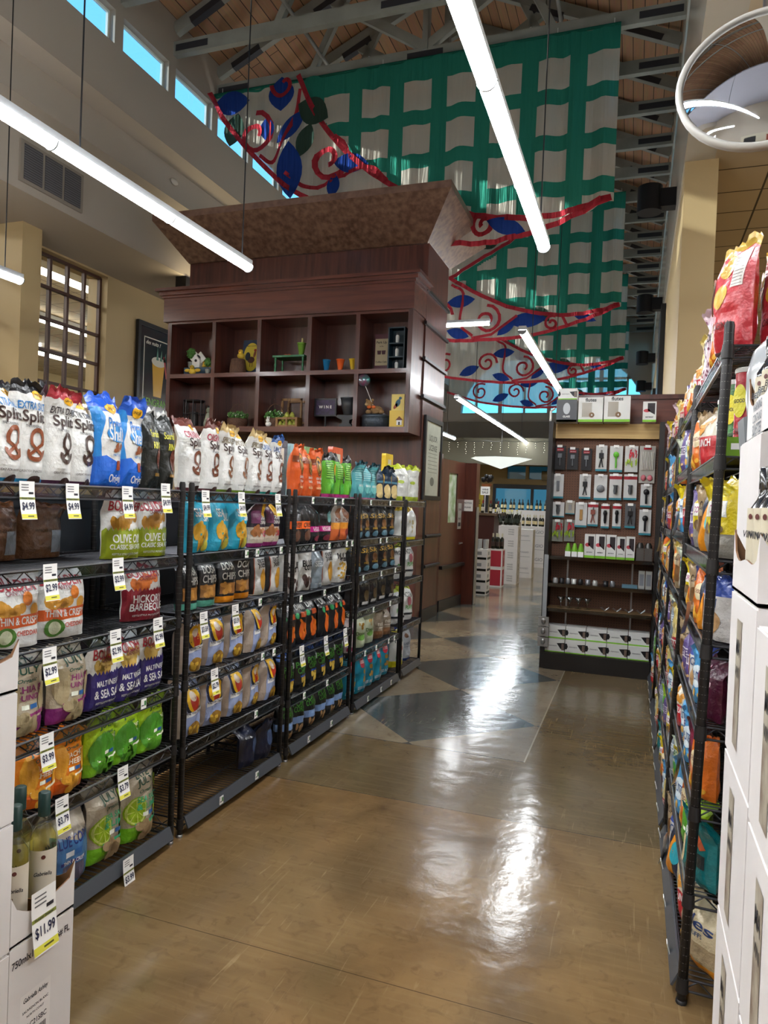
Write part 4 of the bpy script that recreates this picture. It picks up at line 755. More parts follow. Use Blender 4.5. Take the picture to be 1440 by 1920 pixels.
 'fire': black(0, .18, .27, [('t', 'DARK', .05, .86, .6, '#cfd0cc', 1.4), ('e', .0, .3, .22, .3, '#c85a1e'), ('ch', .05, .34, .26, .3, '#d8701e', 10, .1), ('e', -.3, .66, .1, .1, '#2c9a5a'), ('r', -.1, .62, .34, .74, '#d05a28')], 'black bag with orange chips'),
 'popc': (.17, .25, .075, [(0, .84, '#15191c'), (.84, 1, '#1c4a96')], [('t', 'POP', -.05, .62, .6, '#4c9038', 1.5), ('t', 'CHIPS', 0, .48, .6, '#4c9038', 1.2), ('r', .2, .62, .4, .76, '#c8ccd0'), ('ch', .05, .2, .26, .16, '#d4b24a', 6, .14), ('r', -.2, .32, .4, .36, '#2448a0')], 'black bag with blue top'),
 'lblue': (.18, .26, .08, [(0, .26, '#181a1e'), (.26, .42, '#7c9ccc'), (.42, 1, '#15191c')], [('t', 'POP', -.05, .74, .6, '#4c9038', 1.5), ('t', 'CORN', 0, .6, .6, '#4c9038', 1.2), ('ch', 0, .13, .26, .08, '#a8845a', 6, .12)], 'black bag with light blue band'),
 'pinkbag': (.12, .25, .06, [(0, 1, '#c8b8b4')], [('t', 'PO', 0, .6, .5, '#a02a5a', 1.3), ('r', -.4, .05, .4, .16, '#b02a5a')], 'pink and white bag'), 'palegreen': (.17, .27, .08, [(0, 1, '#b6bda0')], [('e', 0, .3, .26, .12, '#6a9a44'), ('t', 'Dipped', 0, .4, .6, '#4a6a2c'), ('ch', 0, .62, .2, .14, '#c0903a', 6, .08)], 'pale green snack bag'),
 'kraft': (.15, .22, .07, [(0, .3, '#7c5638'), (.3, 1, '#8a7c6a')], [('t', 'nuts', 0, .55, .5, '#e0d8c8'), ('r', -.3, .4, .3, .42, '#e0d8c8')], 'brown kraft snack bag'),
 'tealbig': (.20, .31, .09, [(0, 1, '#15809a')], [('e', .02, .76, .18, .2, '#b8283a'), ('t', 'LESS', .02, .77, .28, WH), ('ch', .02, .46, .26, .22, '#a8803a', 5, .1), ('t', 'LESS FAT', 0, .14, .6, WH)], 'teal blue chip bag'),
 'navybag': black(0, .2, .22, [('e', .1, .5, .2, .2, '#3a4a6a')], 'dark navy bag', '#161c30'),
 'whitelime': (.24, .33, .09, [(0, .12, '#a8b83a'), (.12, .88, '#c9cac4'), (.88, 1, '#b4c22e')], [('e', -.16, .52, .16, .06, '#9cae3a'), ('t', 'popped', -.1, .7, .4, '#9a9a94', 1, .2)], 'white bag with lime ends'), 'whiteyel': (.24, .31, .09, [(0, .1, '#d8c81e'), (.1, .88, '#cacac4'), (.88, 1, '#d4b624')], [('ch', -.05, .4, .2, .3, '#b8a878', 6, .07)], 'white bag with yellow ends'),
 'pro': (.2, .31, .08, [(0, .9, '#d0d0cc'), (.9, 1, '#a8b42c')], [('t', 'PROTEIN', 0, .76, .7, '#2c3030', 1.5), ('e', 0, .56, .16, .2, '#a8606a'), ('t', 'PUFFS', 0, .38, .5, '#4a9a34', 1.3), ('r', -.49, .16, .49, .22, '#20242a')], 'white protein bag'), 'proyel': (.19, .33, .08, [(0, .16, '#d4cc1e'), (.16, .9, '#cccdc6'), (.9, 1, '#d4c62a')], [('t', 'PRO', 0, .74, .6, '#2c3030', 1.8), ('e', 0, .5, .2, .2, '#a04a3a'), ('t', 'PUFFS', 0, .28, .5, '#3c9434')], 'white and yellow protein bag'),
 'silverblue': (.2, .33, .08, [(0, .1, '#2448a0'), (.1, .92, '#a6acb2'), (.92, 1, '#2448a0')], [('e', 0, .72, .18, .1, '#6a4a3a'), ('t', 'CLASSIC', 0, .5, .5, '#5a6470'), ('r', -.3, .4, .3, .41, '#5a6470')], 'silver bag with blue ends'),
 'brownpaper': (.30, .33, .12, [(0, .9, '#5a3a22'), (.9, 1, '#6b4326')], [('t', 'WHOLE GRAIN', 0, .5, .5, '#33210f'), ('r', .12, .1, .4, .5, '#7a8088')], 'brown paper bread bag'),
}
KINDS['puff'] = puff()
KINDS['lime'][4][:] = [d for d in KINDS['lime'][4] if d[0] != 'e'][:3]+[('e', -.24, .42, .24, .24, '#8fae1c'), ('ring', -.24, .42, .22, .03, '#c4d070')]+[('p', [(-.24, .42), (-.24+.2*cos(q*pi/4), .42+.15*sin(q*pi/4)), (-.24+.2*cos(q*pi/4+.12), .42+.15*sin(q*pi/4+.12))], '#c4d070') for q in range(8)]+[('e', .4, .72, .12, .12, '#9ab82a'), ('e', .38, .36, .14, .16, '#a8b82a')]+[d for d in KINDS['lime'][4] if d[0] != 'e'][3:]
KINDS['jala'][4][:] = [('e', -.1, .36, .36, .36, '#4f9a2c') if d[0] == 'e' and d[1] < 0 else d for d in KINDS['jala'][4]]
PROTO = {}; USED = {}
def bag(kind, loc, rz, label, group, rx=0, sc=1., sx=1.):
    if kind not in PROTO:
        W_, H, T, bands, dec, nm = KINDS[kind]; W_ *= 1.07; T *= 1.22; PROTO[kind] = []
        for q in range(2): PROTO[kind].append(compact(bagmesh(W_, H, T, bands, dec, (len(PROTO)*1.37+q*2.11) % 9.)))
        PROTO[kind] = [m.build('snack_bag').data for m in PROTO[kind]]
        for o in [o for o in COL.objects if o.name.startswith('snack_bag') and 'label' not in o]: bpy.data.objects.remove(o)
        USED[kind] = 0
    me = PROTO[kind][USED[kind] % 2]; USED[kind] += 1
    o = bpy.data.objects.new('snack_bag', me); COL.objects.link(o); o.location = loc; o.rotation_euler = (rx, 0, rz); o.scale = (sc*sx, sc, sc)
    return tag(o, label, 'snack bag', group)
# ================================================================ RACKS
wirem = mat('#3c3c40', .3, .6); postm = mat('#2a2828', .4, .45); ringm = mat('#6f6c68', .35, .4); chan = glassmat('#d4d8db', .5, .12); chang = mat('#4a4d52', .35, .1)
def rack(name, label, Lg, zs, hgt, D=.48, fine=True, tops=None, pr=.0135):
    """local: x along the front (0..Lg), front at y=0, back at y=D"""
    t = thing(name, label, 'rack')
    for a, b in ((0, 0), (Lg, 0), (0, D), (Lg, D)):
        p = MB(); n = 12 if fine and b == 0 else 8; prof = [(pr*.9, 0), (pr*.9, .05)]
        prof += [(pr, .05)]
        if fine:
            z = .06
            while z < hgt-.02: p.cyl((a, b, z), (a, b, z+.0013), pr*1.015, ringm, 10, cap=False); z += .0254
        prof += [(pr, hgt-.01), (pr*.8, hgt)]; p.lathe(prof, (a, b, 0), postm, n); po = p.build('post', t)
        MB().lathe([(pr*1.1, 0), (pr*1.1, .012), (.006, .013), (.006, .02)], (a, b, .0), steel if b == 0 and pr < .015 else postm, 8).build('leveling_foot', po)
    for k, z in enumerate(zs):
        s = MB(); r = .0032; rr = .004; z1 = z-.042; a0, a1 = .0, Lg
        for yy in (0.0, D):
            for zz in (z-rr, z1): s.cyl((a0, yy, zz), (a1, yy, zz), rr, wirem, 6)
            n = int(Lg/.045); pts = [(a0+Lg*i/n, yy, (z-rr) if i % 2 else z1) for i in range(n+1)]
            for p, q in zip(pts, pts[1:]): s.cyl(p, q, r*.8, wirem, 4, cap=False)
        for xx in (a0, a1):
            for zz in (z-rr, z1): s.cyl((xx, 0, zz), (xx, D, zz), rr, wirem, 6)
            n = 10; pts = [(xx, D*i/n, (z-rr) if i % 2 else z1) for i in range(n+1)]
            for p, q in zip(pts, pts[1:]): s.cyl(p, q, r*.8, wirem, 4, cap=False)
        n = int(Lg/.026)
        for i in range(1, n): s.cyl((Lg*i/n, .0, z-.003), (Lg*i/n, D, z-.003), .0022, wirem, 4, cap=False)
        for yy in (D*.33, D*.66): s.cyl((0, yy, z-.008), (Lg, yy, z-.008), .003, wirem, 5)
        for a, b in ((0, 0), (Lg, 0), (0, D), (Lg, D)): s.lathe([(pr*1.3, 0), (pr*1.15, .045)], (a, b, z-.046), postm, 10)
        so = s.build('wire_shelf', t)
        c = MB()
        if k == len(zs)-1: c.add([(.02, -.012, z+.002), (Lg-.02, -.012, z+.002), (Lg-.02, -.034, z-.048), (.02, -.034, z-.048), (.02, -.005, z+.002), (Lg-.02, -.005, z+.002), (Lg-.02, -.027, z-.05), (.02, -.027, z-.05)], [(0, 3, 2, 1), (4, 5, 6, 7), (0, 1, 5, 4), (3, 7, 6, 2), (0, 4, 7, 3), (1, 2, 6, 5)], chang)
        else: c.box(.03, Lg-.03, -.0085, -.0065, z-.044, z+.002, chan); c.box(.03, Lg-.03, -.0105, -.006, z-.001, z+.004, mat('#8a8d92', .25, .5)); c.box(.03, Lg-.03, -.011, -.006, z-.05, z-.044, mat('#505358', .3, .4))
        c.build('label_channel', so)
    return t
LX = -1.905
LR = {'A': (1.42, 2.685, (1.585, 1.295, 1.02, .715, .45, .085), 'nearest left rack'), 'B': (2.755, 3.715, (1.585, 1.295, 1.025, .72, .415, .085), 'second left rack'),
      'C': (3.80, 4.765, (1.585, 1.29, .985, .655, .37, .085), 'third left rack'), 'D': (4.85, 5.90, (1.585, 1.285, 1.02, .75, .435, .08), 'fourth left rack'), 'E': (5.97, 6.56, (1.585, 1.225, .88, .475, .085), 'farthest left rack')}
SHN = ['top shelf', 'second shelf', 'third shelf', 'fourth shelf', 'fifth shelf', 'bottom shelf']
for k, (y0, y1, zs, nm) in LR.items():
    o = rack('wire_rack', 'black wire shelving rack full of snack bags, %s' % nm, y1-y0, zs, 1.625 if k != 'E' else 1.6, .48 if k != 'E' else .36, k in 'ABC'); o.location = (LX, y0, 0); o.rotation_euler = (0, 0, pi/2); o['group'] = 'left racks'
ROWS = {
 ('A', 0):[(1.78,'splits_blue'),(1.88,'splits_blue'),(2.01,'splits_dark'),(2.12,'splits_dark'),(2.26,'shells'),(2.40,'shells'),(2.52,'sour'),(2.64,'sour'),],
 ('A', 1):[(2.39,'olive'),(2.58,'olive'),],
 ('A', 2):[(1.87,'thin'),(2.09,'thin'),(2.55,'hickory'),],
 ('A', 3):[(1.90,'chia'),(2.10,'chia'),(2.28,'malt'),(2.42,'malt'),(2.58,'malt'),],
 ('A', 4):[(1.96,'nacho'),(2.10,'nacho'),(2.29,'jala'),(2.44,'jala'),(2.59,'jala'),],
 ('A', 5):[(1.96,'bluebag'),(2.13,'bluebag'),(2.34,'lime'),(2.54,'lime'),],
 ('B', 0):[(2.83,'splits_brown'),(2.98,'splits_brown'),(3.12,'splits_tan'),(3.26,'splits_tan'),(3.40,'splits_tan'),(3.53,'splits_teal'),(3.66,'splits_teal'),],
 ('B', 1):[(2.90,'sea'),(3.08,'sea'),(3.26,'sea'),(3.46,'graham'),(3.63,'graham'),],
 ('B', 2):[(2.85,'dosa_teal'),(3.00,'dosa_teal'),(3.17,'dosa_org'),(3.33,'dosa_org'),(3.50,'sweet'),(3.65,'sweet'),],
 ('B', 3):[(2.89,'puff'),(3.09,'puff'),(3.28,'puff'),(3.46,'puff'),(3.63,'puff'),],
 ('B', 4):[(2.89,'puff'),(3.09,'puff'),(3.28,'puff'),(3.46,'puff'),(3.63,'puff'),],
 ('B', 5):[(3.46,'navybag'),(3.61,'navybag'),],
 ('C', 0):[(3.90,'orange'),(4.05,'orange'),(4.21,'orange'),(4.41,'greenchip'),(4.56,'greenchip'),(4.70,'greenchip'),],
 ('C', 1):[(3.91,'blk_or'),(4.04,'blk_or'),(4.20,'blk_mag'),(4.37,'blk_mag'),(4.54,'wht_or'),(4.69,'wht_or'),],
 ('C', 2):[(3.92,'whitecorn'),(4.12,'whitecorn'),(4.28,'silver'),(4.46,'sweet'),(4.68,'multi'),],
 ('C', 3):[(3.91,'fire'),(4.07,'fire'),(4.23,'fire'),(4.39,'fire'),(4.54,'fire'),(4.69,'fire'),],
 ('C', 4):[(3.90,'popc'),(4.06,'popc'),(4.23,'popc'),(4.38,'popc'),(4.54,'popc'),(4.69,'popc'),],
 ('C', 5):[(3.91,'lblue'),(4.07,'lblue'),(4.23,'lblue'),(4.39,'lblue'),(4.54,'lblue'),(4.68,'lblue'),],
 ('D', 0):[(4.96,'teal'),(5.12,'teal'),(5.27,'teal'),(5.44,'navy'),(5.61,'navy'),(5.78,'navy'),],
 ('D', 1):[(4.97,'script'),(5.15,'script'),(5.34,'script'),(5.54,'script'),(5.76,'script'),],
 ('D', 2):[(4.97,'script'),(5.17,'script'),(5.37,'script'),(5.57,'script'),(5.78,'script'),],
 ('D', 3):[(4.98,'dim'),(5.18,'dim'),(5.39,'dim'),(5.59,'dim'),(5.79,'dim'),],
 ('D', 4):[(4.93,'pinkbag'),(5.13,'palegreen'),(5.34,'palegreen'),(5.57,'kraft'),(5.76,'kraft'),],
 ('D', 5):[(4.96,'tealbig'),(5.16,'tealbig'),(5.36,'tealbig'),(5.56,'tealbig'),(5.77,'tealbig'),],
 ('E', 0):[(6.10,'whitelime'),(6.40,'whitelime'),], ('E', 1):[(6.11,'whiteyel'),(6.41,'whiteyel'),], ('E', 2):[(6.13,'pro'),(6.38,'pro'),], ('E', 3):[(6.13,'pro'),(6.38,'pro'),], ('E', 4):[(6.12,'proyel'),(6.38,'silverblue'),],
}
rnd = random.Random(11)
for (rk, si), lst in ROWS.items():
    y0, y1, zs, nm = LR[rk]; z = zs[si]; gap = (zs[si-1]-.012-z) if si else 9; last = len(zs)-1
    for i, (yy, kd) in enumerate(lst):
        W_, H, T = KINDS[kd][:3]; W_ *= 1.07; T *= 1.22; sc = min(1., (gap-.008)/H)
        sp = min([abs(yy-b[0]) for j, b in enumerate(lst) if j != i]+[.5])
        tight = sp < W_*sc*.98; a = (-.02 if sp < W_*sc*.8 else .22) if tight else .3; a += rnd.uniform(-.07, .07); sx = max(.8, min(1, (sp-.012)/(W_*sc)))
        fx = LX-.016-(W_*sc*sx/2*abs(sin(a))+T*sc/2*cos(a))+rnd.uniform(-.012, .004)
        lab = '%s, %s from left, %s, %s' % (KINDS[kd][5], ORD[i], 'bottom shelf' if si == last else SHN[si], nm)
        bag(kd, (fx, yy, z+.002), pi/2-a, lab, 'bags on the %s of %s' % ('bottom shelf' if si == last else SHN[si], nm), 0, sc, sx)
# stock further back, glimpsed in gaps
for i, (yy, kd, rk, si) in enumerate([(1.72, 'brownpaper', 'A', 1), (1.98, 'brownpaper', 'A', 1), (2.3, 'navybag', 'A', 2), (2.2, 'brownpaper', 'A', 1)]):
    H = KINDS[kd][1]; zz = LR[rk][2][si]
    bag(kd, (LX-.32, yy, zz+.002), pi/2-.1, '%s at the back of %s, nearest left rack, %s' % (KINDS[kd][5], SHN[si], ('left one', 'middle one', 'behind the gap', 'right one')[i]), 'bags at the back of the nearest left rack', 0, .22/H)
# added dark sheets standing in for the shaded depth behind the racks
for k, (y0, y1, zs, nm) in LR.items():
    p = MB(); p.box(-2.44 if k != 'E' else -2.31, -2.425 if k != 'E' else -2.295, y0-.035, y1+.04, .02, 1.55, mat('#15161c', .6)); tag(p.build('shade_sheet'), 'added dark sheet standing in for shade behind the %s' % nm, 'panel', 'added dark sheets behind racks')
# tall pastel packets behind the top row of racks three and four
pk = [('#c0bda0', 3.90, .36), ('#5a5c66', 4.12, .36), ('#8fb0b8', 4.36, .35), ('#7c9a6a', 4.58, .35), ('#c8502c', 5.06, .39), ('#b86a94', 5.62, .27), ('#d2b018', 6.08, .42)]
for i, (c_, yy, h) in enumerate(pk):
    m = MB(); m.prism([(-.095, 0), (.095, 0), (.1, h-.02), (.095, h), (-.095, h), (-.1, h-.02)], -.02, .02, foil(c_)); m.flat([(-.04, h-.15), (.05, h-.15), (.05, h-.05), (-.04, h-.05)], (0, -.0215, 0), X, Z, ink('#c9c0b0'))
    tag(m.build('snack_packet', loc=(LX-.30 if yy < 6 else LX-.23, yy, 1.587), rot=(0, 0, pi/2)), '%s flat packet standing behind top row, %s from left' % (('cream', 'dark grey', 'pale blue', 'pale green', 'red-orange', 'magenta', 'yellow')[i], ORD[i]), 'packet', 'flat packets behind the top row')
# ---- price tags and shelf labels
tagcache = {}
def pricetag(price, loc, rz, label, tilt=.0, big=False):
    key = (price, big)
    if key not in tagcache:
        m = MB(); w, h = (.062, .125) if not big else (.085, .17); n = 8; yl = mat('#d8d24a', .6); ol = mat('#8c9440', .6)
        def yz(q): return (-.018*(q**2)-.002, h/2-q*h)     # curls forward towards the bottom
        def strip(q0, q1, x0, x1, mm, e):
            k = max(1, int((q1-q0)*n+.5)); vs = []
            for i in range(k+1):
                q = q0+(q1-q0)*i/k; y_, z_ = yz(q); vs += [(x0, y_-e, z_), (x1, y_-e, z_)]
            m.add(vs, [(2*i, 2*i+2, 2*i+3, 2*i+1) for i in range(k)], mm)
        strip(0, 1, -w/2, w/2, paper, 0); strip(0, 1, w/2, -w/2, paper, -.0006)
        strip(.42, .48, -w/2, w/2, ol, .0006); strip(.86, .98, -w/2, w/2, yl, .0006)
        for q in (.08, .15, .22): strip(q, q+.025, -w*.38, w*.1, mat('#6a6a6c', .6), .0007)
        strip(.28, .34, w*.1, w*.4, txt, .0007); strip(.9, .93, -w*.1, w*.3, mat('#55521c', .6), .0009)
        y_, z_ = yz(.66); m.text('$'+price, w*.82, (0, y_-.002, z_), X, Vector((0, .036*.66/h, 1)), mat('#1c2040', .5), 1.5); y_, z_ = yz(.45); m.text('Shopper Stopper', w*.8, (0, y_-.0012, z_), X, Vector((0, .036*.45/h, 1)), txt, 1.)
        o = m.build('price_tag'); tagcache[key] = o.data; bpy.data.objects.remove(o)
    o = bpy.data.objects.new('price_tag', tagcache[key]); COL.objects.link(o); o.location = loc; o.rotation_euler = (0, tilt, rz); return tag(o, label, 'price tag', 'yellow and white price tags')
TG = [('4.99',1.81,1.52),('4.99',2.01,1.52),('4.99',2.30,1.52),('4.99',2.54,1.54),('2.99',1.92,1.24),('2.99',2.26,1.24),('2.99',1.93,0.95),('2.99',2.26,0.96),('2.99',2.52,0.97),('3.99',1.93,0.65),('3.79',2.01,0.40),('3.79',2.33,0.40),('3.99',2.35,0.03),('4.99',2.84,1.52),('4.99',3.16,1.52),('4.99',3.55,1.52),('3.59',2.86,0.95),('3.59',3.14,0.95),('2.79',2.97,0.66),('1.89',3.93,0.60),('2.59',4.29,0.60),('2.59',4.62,0.60)]
for i, (p, yy, zz) in enumerate(TG):
    rk = 'nearest' if yy < 2.7 else 'second' if yy < 3.75 else 'third'; hz = ('top', 'second', 'third', 'fourth', 'fifth', 'bottom')[min(5, int((1.62-zz)/.285))]
    same = [t for t in TG if abs(t[2]-zz) < .08 and ((t[1] < 2.7) == (yy < 2.7)) and ((t[1] < 3.75) == (yy < 3.75))]
    pricetag(p, (LX+(.016 if zz > .2 else .042), yy, zz+.01), pi/2, 'price tag reading %s dollars, %s from left, %s shelf edge, %s left rack' % (p, ORD[same.index((p, yy, zz))], hz, rk))
lb = MB(); lb.box(-.016, .016, -.003, 0, -.02, .02, paper); lb.box(.002, .014, -.0035, -.003, -.008, .012, mat('#3f7a3c', .5)); lb.box(-.014, 0, -.0035, -.003, -.008, -.004, txt)
lo_ = lb.build('shelf_label'); LM = lo_.data; bpy.data.objects.remove(lo_)
cnt = {}
for rk, si, ys in [('A', 3, (2.45,)), ('B', 1, (3.24, 3.35, 3.62)), ('B', 2, (3.40,)), ('B', 3, (3.45, 3.58)), ('B', 4, (3.4,)), ('B', 5, (3.05, 3.4)), ('C', 0, (4.02, 4.37, 4.5)), ('C', 1, (4.05, 4.3, 4.6, 4.7)), ('C', 2, (4.25, 4.5)), ('C', 2, (3.9,)), ('C', 4, (4.0, 4.35)), ('C', 5, (4.05, 4.4)), ('D', 0, (5.05, 5.5)), ('D', 1, (5.3, 5.45)), ('D', 2, (4.95, 5.35, 5.7)), ('D', 3, (5.2, 5.6)), ('D', 4, (5.05, 5.3, 5.6, 5.75)), ('D', 5, (5.1, 5.4, 5.65))]:
    for yy in ys:
        k = (rk, si); cnt[k] = cnt.get(k, 0)+1; z = LR[rk][2][si]; o = bpy.data.objects.new('shelf_label', LM); COL.objects.link(o); o.location = (LX+(.0125 if si < 5 else .032), yy, z-.022); o.rotation_euler = (0, 0, pi/2)
        tag(o, 'small white shelf label, %s on the %s edge of %s' % (ORD[cnt[k]-1], SHN[si], LR[rk][3]), 'label', 'small shelf labels')
# ================================================================ RIGHT-HAND RACKS
LEAN = .0236
def rx_(z): return .205+LEAN*z
RZS = [(2.11, 1.76, 1.43, 1.16, .90, .64, .36, .085), (2.11, 1.80, 1.47, 1.16, .86, .60, .33, .085), (2.11, 1.76, 1.45, 1.16, .88, .62, .35, .085), (2.11, 1.76, 1.45, 1.16, .88, .62, .35, .085)]
RN = ['nearest', 'second', 'third', 'farthest']; RY = [(2.47, 3.66), (3.72, 4.88), (4.94, 6.1), (6.16, 7.08)]
for i, (y0, y1) in enumerate(RY):
    o = rack('wire_rack', 'tall black wire shelving rack on right side of aisle, %s' % RN[i], y1-y0, RZS[i], 2.18, .46, i < 2, pr=.0155)
    o.matrix_world = Matrix.Translation((.205, y1, 0)) @ Matrix.Rotation(math.atan(LEAN), 4, 'Y') @ Matrix.Rotation(-pi/2, 4, 'Z'); o['group'] = 'right racks'
KINDS.update({
 'redchip': (.20, .355, .085, [(0, .9, '#b82a34'), (.9, 1, '#b89a3a')], [('e', .0, .78, .2, .19, '#b9952a'), ('e', -.04, .50, .2, .19, '#c4a02e'), ('r', .2, .55, .4, .88, '#cfc8c0')]+[('r', .21, .57+.03*i, .38, .575+.03*i, '#55504c') for i in range(9)]+[('e', -.4, .55, .1, .3, '#d8c42e'), ('t', 'GOOD', -.4, .56, .15, BK, 1.4), ('t', 'ORIGINAL', .05, .22, .5, '#5a1418', 1.4)], 'red chip bag with yellow discs'),
 'maroon': (.21, .25, .08, [(0, 1, '#47102a')], [('t', 'plum', .1, .6, .4, '#c8a8b0', 1.2), ('e', -.1, .7, .16, .2, '#7c2440'), ('r', -.1, .2, .1, .3, '#c8c0c0')], 'dark maroon snack bag'),
 'tealstar': (.25, .27, .11, [(0, 1, '#0e7074')], [('t', 'apple', -.05, .7, .5, WH, 1.3), ('e', -.2, .4, .14, .22, '#c8b890'), ('p', [(.1, .9), (.4, .6), (.3, .55), (.05, .85)], '#c8603c'), ('r', .1, .3, .4, .5, '#2c3436')], 'teal bag of chips'),
 'cream': (.28, .25, .11, [(0, .14, '#c07818'), (.14, .4, '#a08c6c'), (.4, 1, '#cbbb98')], [('t', 'tides', 0, .7, .8, '#1c3468', 1.5), ('t', 'SNACK PUFFS', 0, .55, .5, '#3c5478'), ('e', -.2, .25, .14, .12, '#d09a3a')], 'cream and amber snack bag'),
 'bluewht': (.20, .25, .08, [(0, .7, '#c8c4c0'), (.7, 1, '#28408c')], [('t', 'CH', 0, .6, .5, '#2c4a78', 1.4), ('e', .1, .3, .24, .24, '#b08a5c'), ('r', -.49, .3, -.3, .7, '#d07a2a')], 'blue and white snack bag'),
 'yelbag': (.19, .27, .09, [(0, .3, '#8a857c'), (.3, 1, '#d2bc1a')], [('r', -.3, .5, .3, .7, '#d8d8d0'), ('t', 'CORN', 0, .6, .4, '#a03c7c', 1.3), ('e', 0, .35, .26, .12, '#6a5438')], 'glossy yellow snack bag'),
 'navyora': (.17, .25, .08, [(0, 1, '#1a2438')], [('p', [(-.4, .0), (.1, .0), (.3, .9), (.0, .9)], '#d88a20'), ('e', .2, .5, .2, .3, '#2a9aa8')], 'navy bag with orange stripe'),
 'pinkspot': (.17, .28, .08, [(0, 1, '#c8b0b8')], [('ch', 0, .5, .4, .6, '#7a2a4a', 26, .05), ('t', 'POPPED', 0, .6, .7, BK, 1.2)], 'white bag with pink spots'),
 'redwht': (.18, .25, .08, [(0, .5, '#b0242c'), (.5, 1, '#cfc6b4')], [('t', 'CRUNCH', 0, .4, .7, WH, 1.3), ('ch', 0, .66, .3, .16, '#c88a34', 9, .1)], 'red and white snack bag'),
 'skyblue': (.18, .25, .08, [(0, 1, '#4a90c0')], [('e', 0, .5, .3, .26, '#c8d4d8'), ('t', 'LITE', 0, .5, .4, '#23508c', 1.3), ('ch', .1, .16, .3, .1, '#c8a050', 6, .1)], 'sky blue snack bag'),
 'orgfox': (.18, .25, .08, [(0, 1, '#d06a20')], [('e', 0, .6, .3, .2, '#d8c8a0'), ('t', 'CHEDDAR', 0, .6, .5, '#7c2a14', 1.2), ('ch', 0, .24, .3, .16, '#e0a83a', 7, .1)], 'orange cheddar snack bag'),
 'purple': (.17, .25, .08, [(0, 1, '#5a4a80')], [('r', -.5, .4, .5, .6, '#c8c0c8'), ('t', 'BITES', 0, .5, .6, '#4a3070', 1.3), ('ch', 0, .2, .3, .1, '#b89468', 7, .08)], 'purple snack bag'),
 'popcrn': (.18, .25, .09, [(0, .3, '#a82630'), (.3, 1, '#c8b46a')], [('ch', 0, .6, .4, .4, '#d8cda0', 24, .07), ('t', 'KETTLE', 0, .16, .7, WH, 1.3)], 'red and yellow popcorn bag'),
 'tan': (.18, .25, .08, [(0, 1, '#a08a6a')], [('t', 'OATS', 0, .7, .5, '#3a2a1a', 1.3), ('e', 0, .35, .3, .24, '#6a4a2a')], 'tan snack bag'),
 'greenwht': (.18, .25, .08, [(0, .5, '#3a8a3a'), (.5, 1, '#c4ccb8')], [('t', 'VEGGIE', 0, .66, .7, '#2a6a2a', 1.3), ('ch', 0, .25, .3, .14, '#c8c05a', 7, .1)], 'green and white snack bag')})
RP = [['redchip', 'pinkspot', 'orgfox', 'pinkspot', 'pinkspot', 'popcrn', 'redwht', 'yelbag', 'orgfox', 'popcrn', 'redwht', 'purple'],
      ['redwht', 'greenwht', 'popcrn', 'popcrn', 'redwht', 'tan', 'orgfox', 'redwht', 'yelbag', 'skyblue', 'purple', 'popcrn'],
      ['yelbag', 'yelbag', 'navyora', 'tan', 'yelbag', 'purple', 'redwht', 'redwht', 'skyblue', 'tan', 'yelbag', 'redwht'],
      ['bluewht', 'bluewht', 'orgfox', 'bluewht', 'tan', 'orgfox', 'yelbag', 'greenwht', 'bluewht', 'tan', 'popcrn', 'orgfox'],
      ['navyora', 'skyblue', 'bluewht', 'purple', 'purple', 'tan', 'tan', 'redwht', 'popcrn', 'silver', 'tan', 'greenwht'],
      ['maroon', 'maroon', 'skyblue', 'purple', 'skyblue', 'redwht', 'redwht', 'yelbag', 'skyblue', 'redwht', 'orgfox', 'popcrn'],
      ['greenwht', 'jala', 'orgfox', 'skyblue', 'yelbag', 'greenwht', 'silver', 'skyblue', 'redwht', 'yelbag', 'tan', 'purple'],
      ['cream', 'redwht', 'tealstar', 'navyora', 'bluewht', 'tan', 'popcrn', 'skyblue', 'redwht', 'orgfox', 'yelbag', 'silver']]
RP[4][0] = 'maroon'; RP[5][0] = 'orgfox'; RP[6][0] = 'tealstar'; RP[3][1] = 'navyora'
for si in range(8):
    k = 0; shn = ('top shelf', 'second shelf', 'third shelf', 'fourth shelf', 'fifth shelf', 'sixth shelf', 'seventh shelf', 'bottom shelf')[si]
    for ri, (y0, y1) in enumerate(RY):
        z = RZS[ri][si]; gap = RZS[ri][si-1]-.055-z if si else 9; y = y0+.11; j = 0
        while y < y1-.07:
            kd = RP[si][k % 12] if k < 12 else RP[si][(k*5+si) % 11+1]
            if si == 1 and ri == 0 and k < 4: k += 1; y += .15; continue
            if si == 0 and k == 0: k += 1; y += .2; continue
            W_, H, T = KINDS[kd][:3]; W_ *= 1.07; T *= 1.22; sc = min(1., (gap-.01)/H); st_ = max(W_*sc*.86, .15) if j else max(W_*sc*.95, .16)
            a = rnd.uniform(.25, .5); fx = rx_(z+.1)-.03+(W_*sc/2*sin(a)+T*sc/2*cos(a))+rnd.uniform(-.008, .008)
            bag(kd, (fx, y, z+.002), -pi/2+a, '%s, %s from near end, %s, right racks' % (KINDS[kd][5], ORD[min(27, k)], shn), 'bags on the %s of the right racks' % shn, 0, sc)
            y += st_; k += 1; j += 1
bag('redchip', (.285, 2.60, 2.114), radians(-66), 'large red chip bag with yellow discs on near rack top, left of two', 'red bags on the right rack top')
bag('redchip', (.43, 2.56, 2.114), radians(-58), 'large red chip bag with yellow discs on near rack top, right of two', 'red bags on the right rack top')
bag('maroon', (.50, 2.62, .902), radians(-20), 'dark maroon bag deep inside the nearest right rack', 'inner bags at the rack end', 0, .85)
bag('cream', (.48, 2.62, .087), radians(-15), 'cream and amber bag seen through the near rack end, bottom shelf', 'inner bags at the rack end', 0, .95)
bag('tealstar', (.48, 2.62, .362), radians(-20), 'teal chip bag seen through the near rack end', 'inner bags at the rack end', 0, .85)
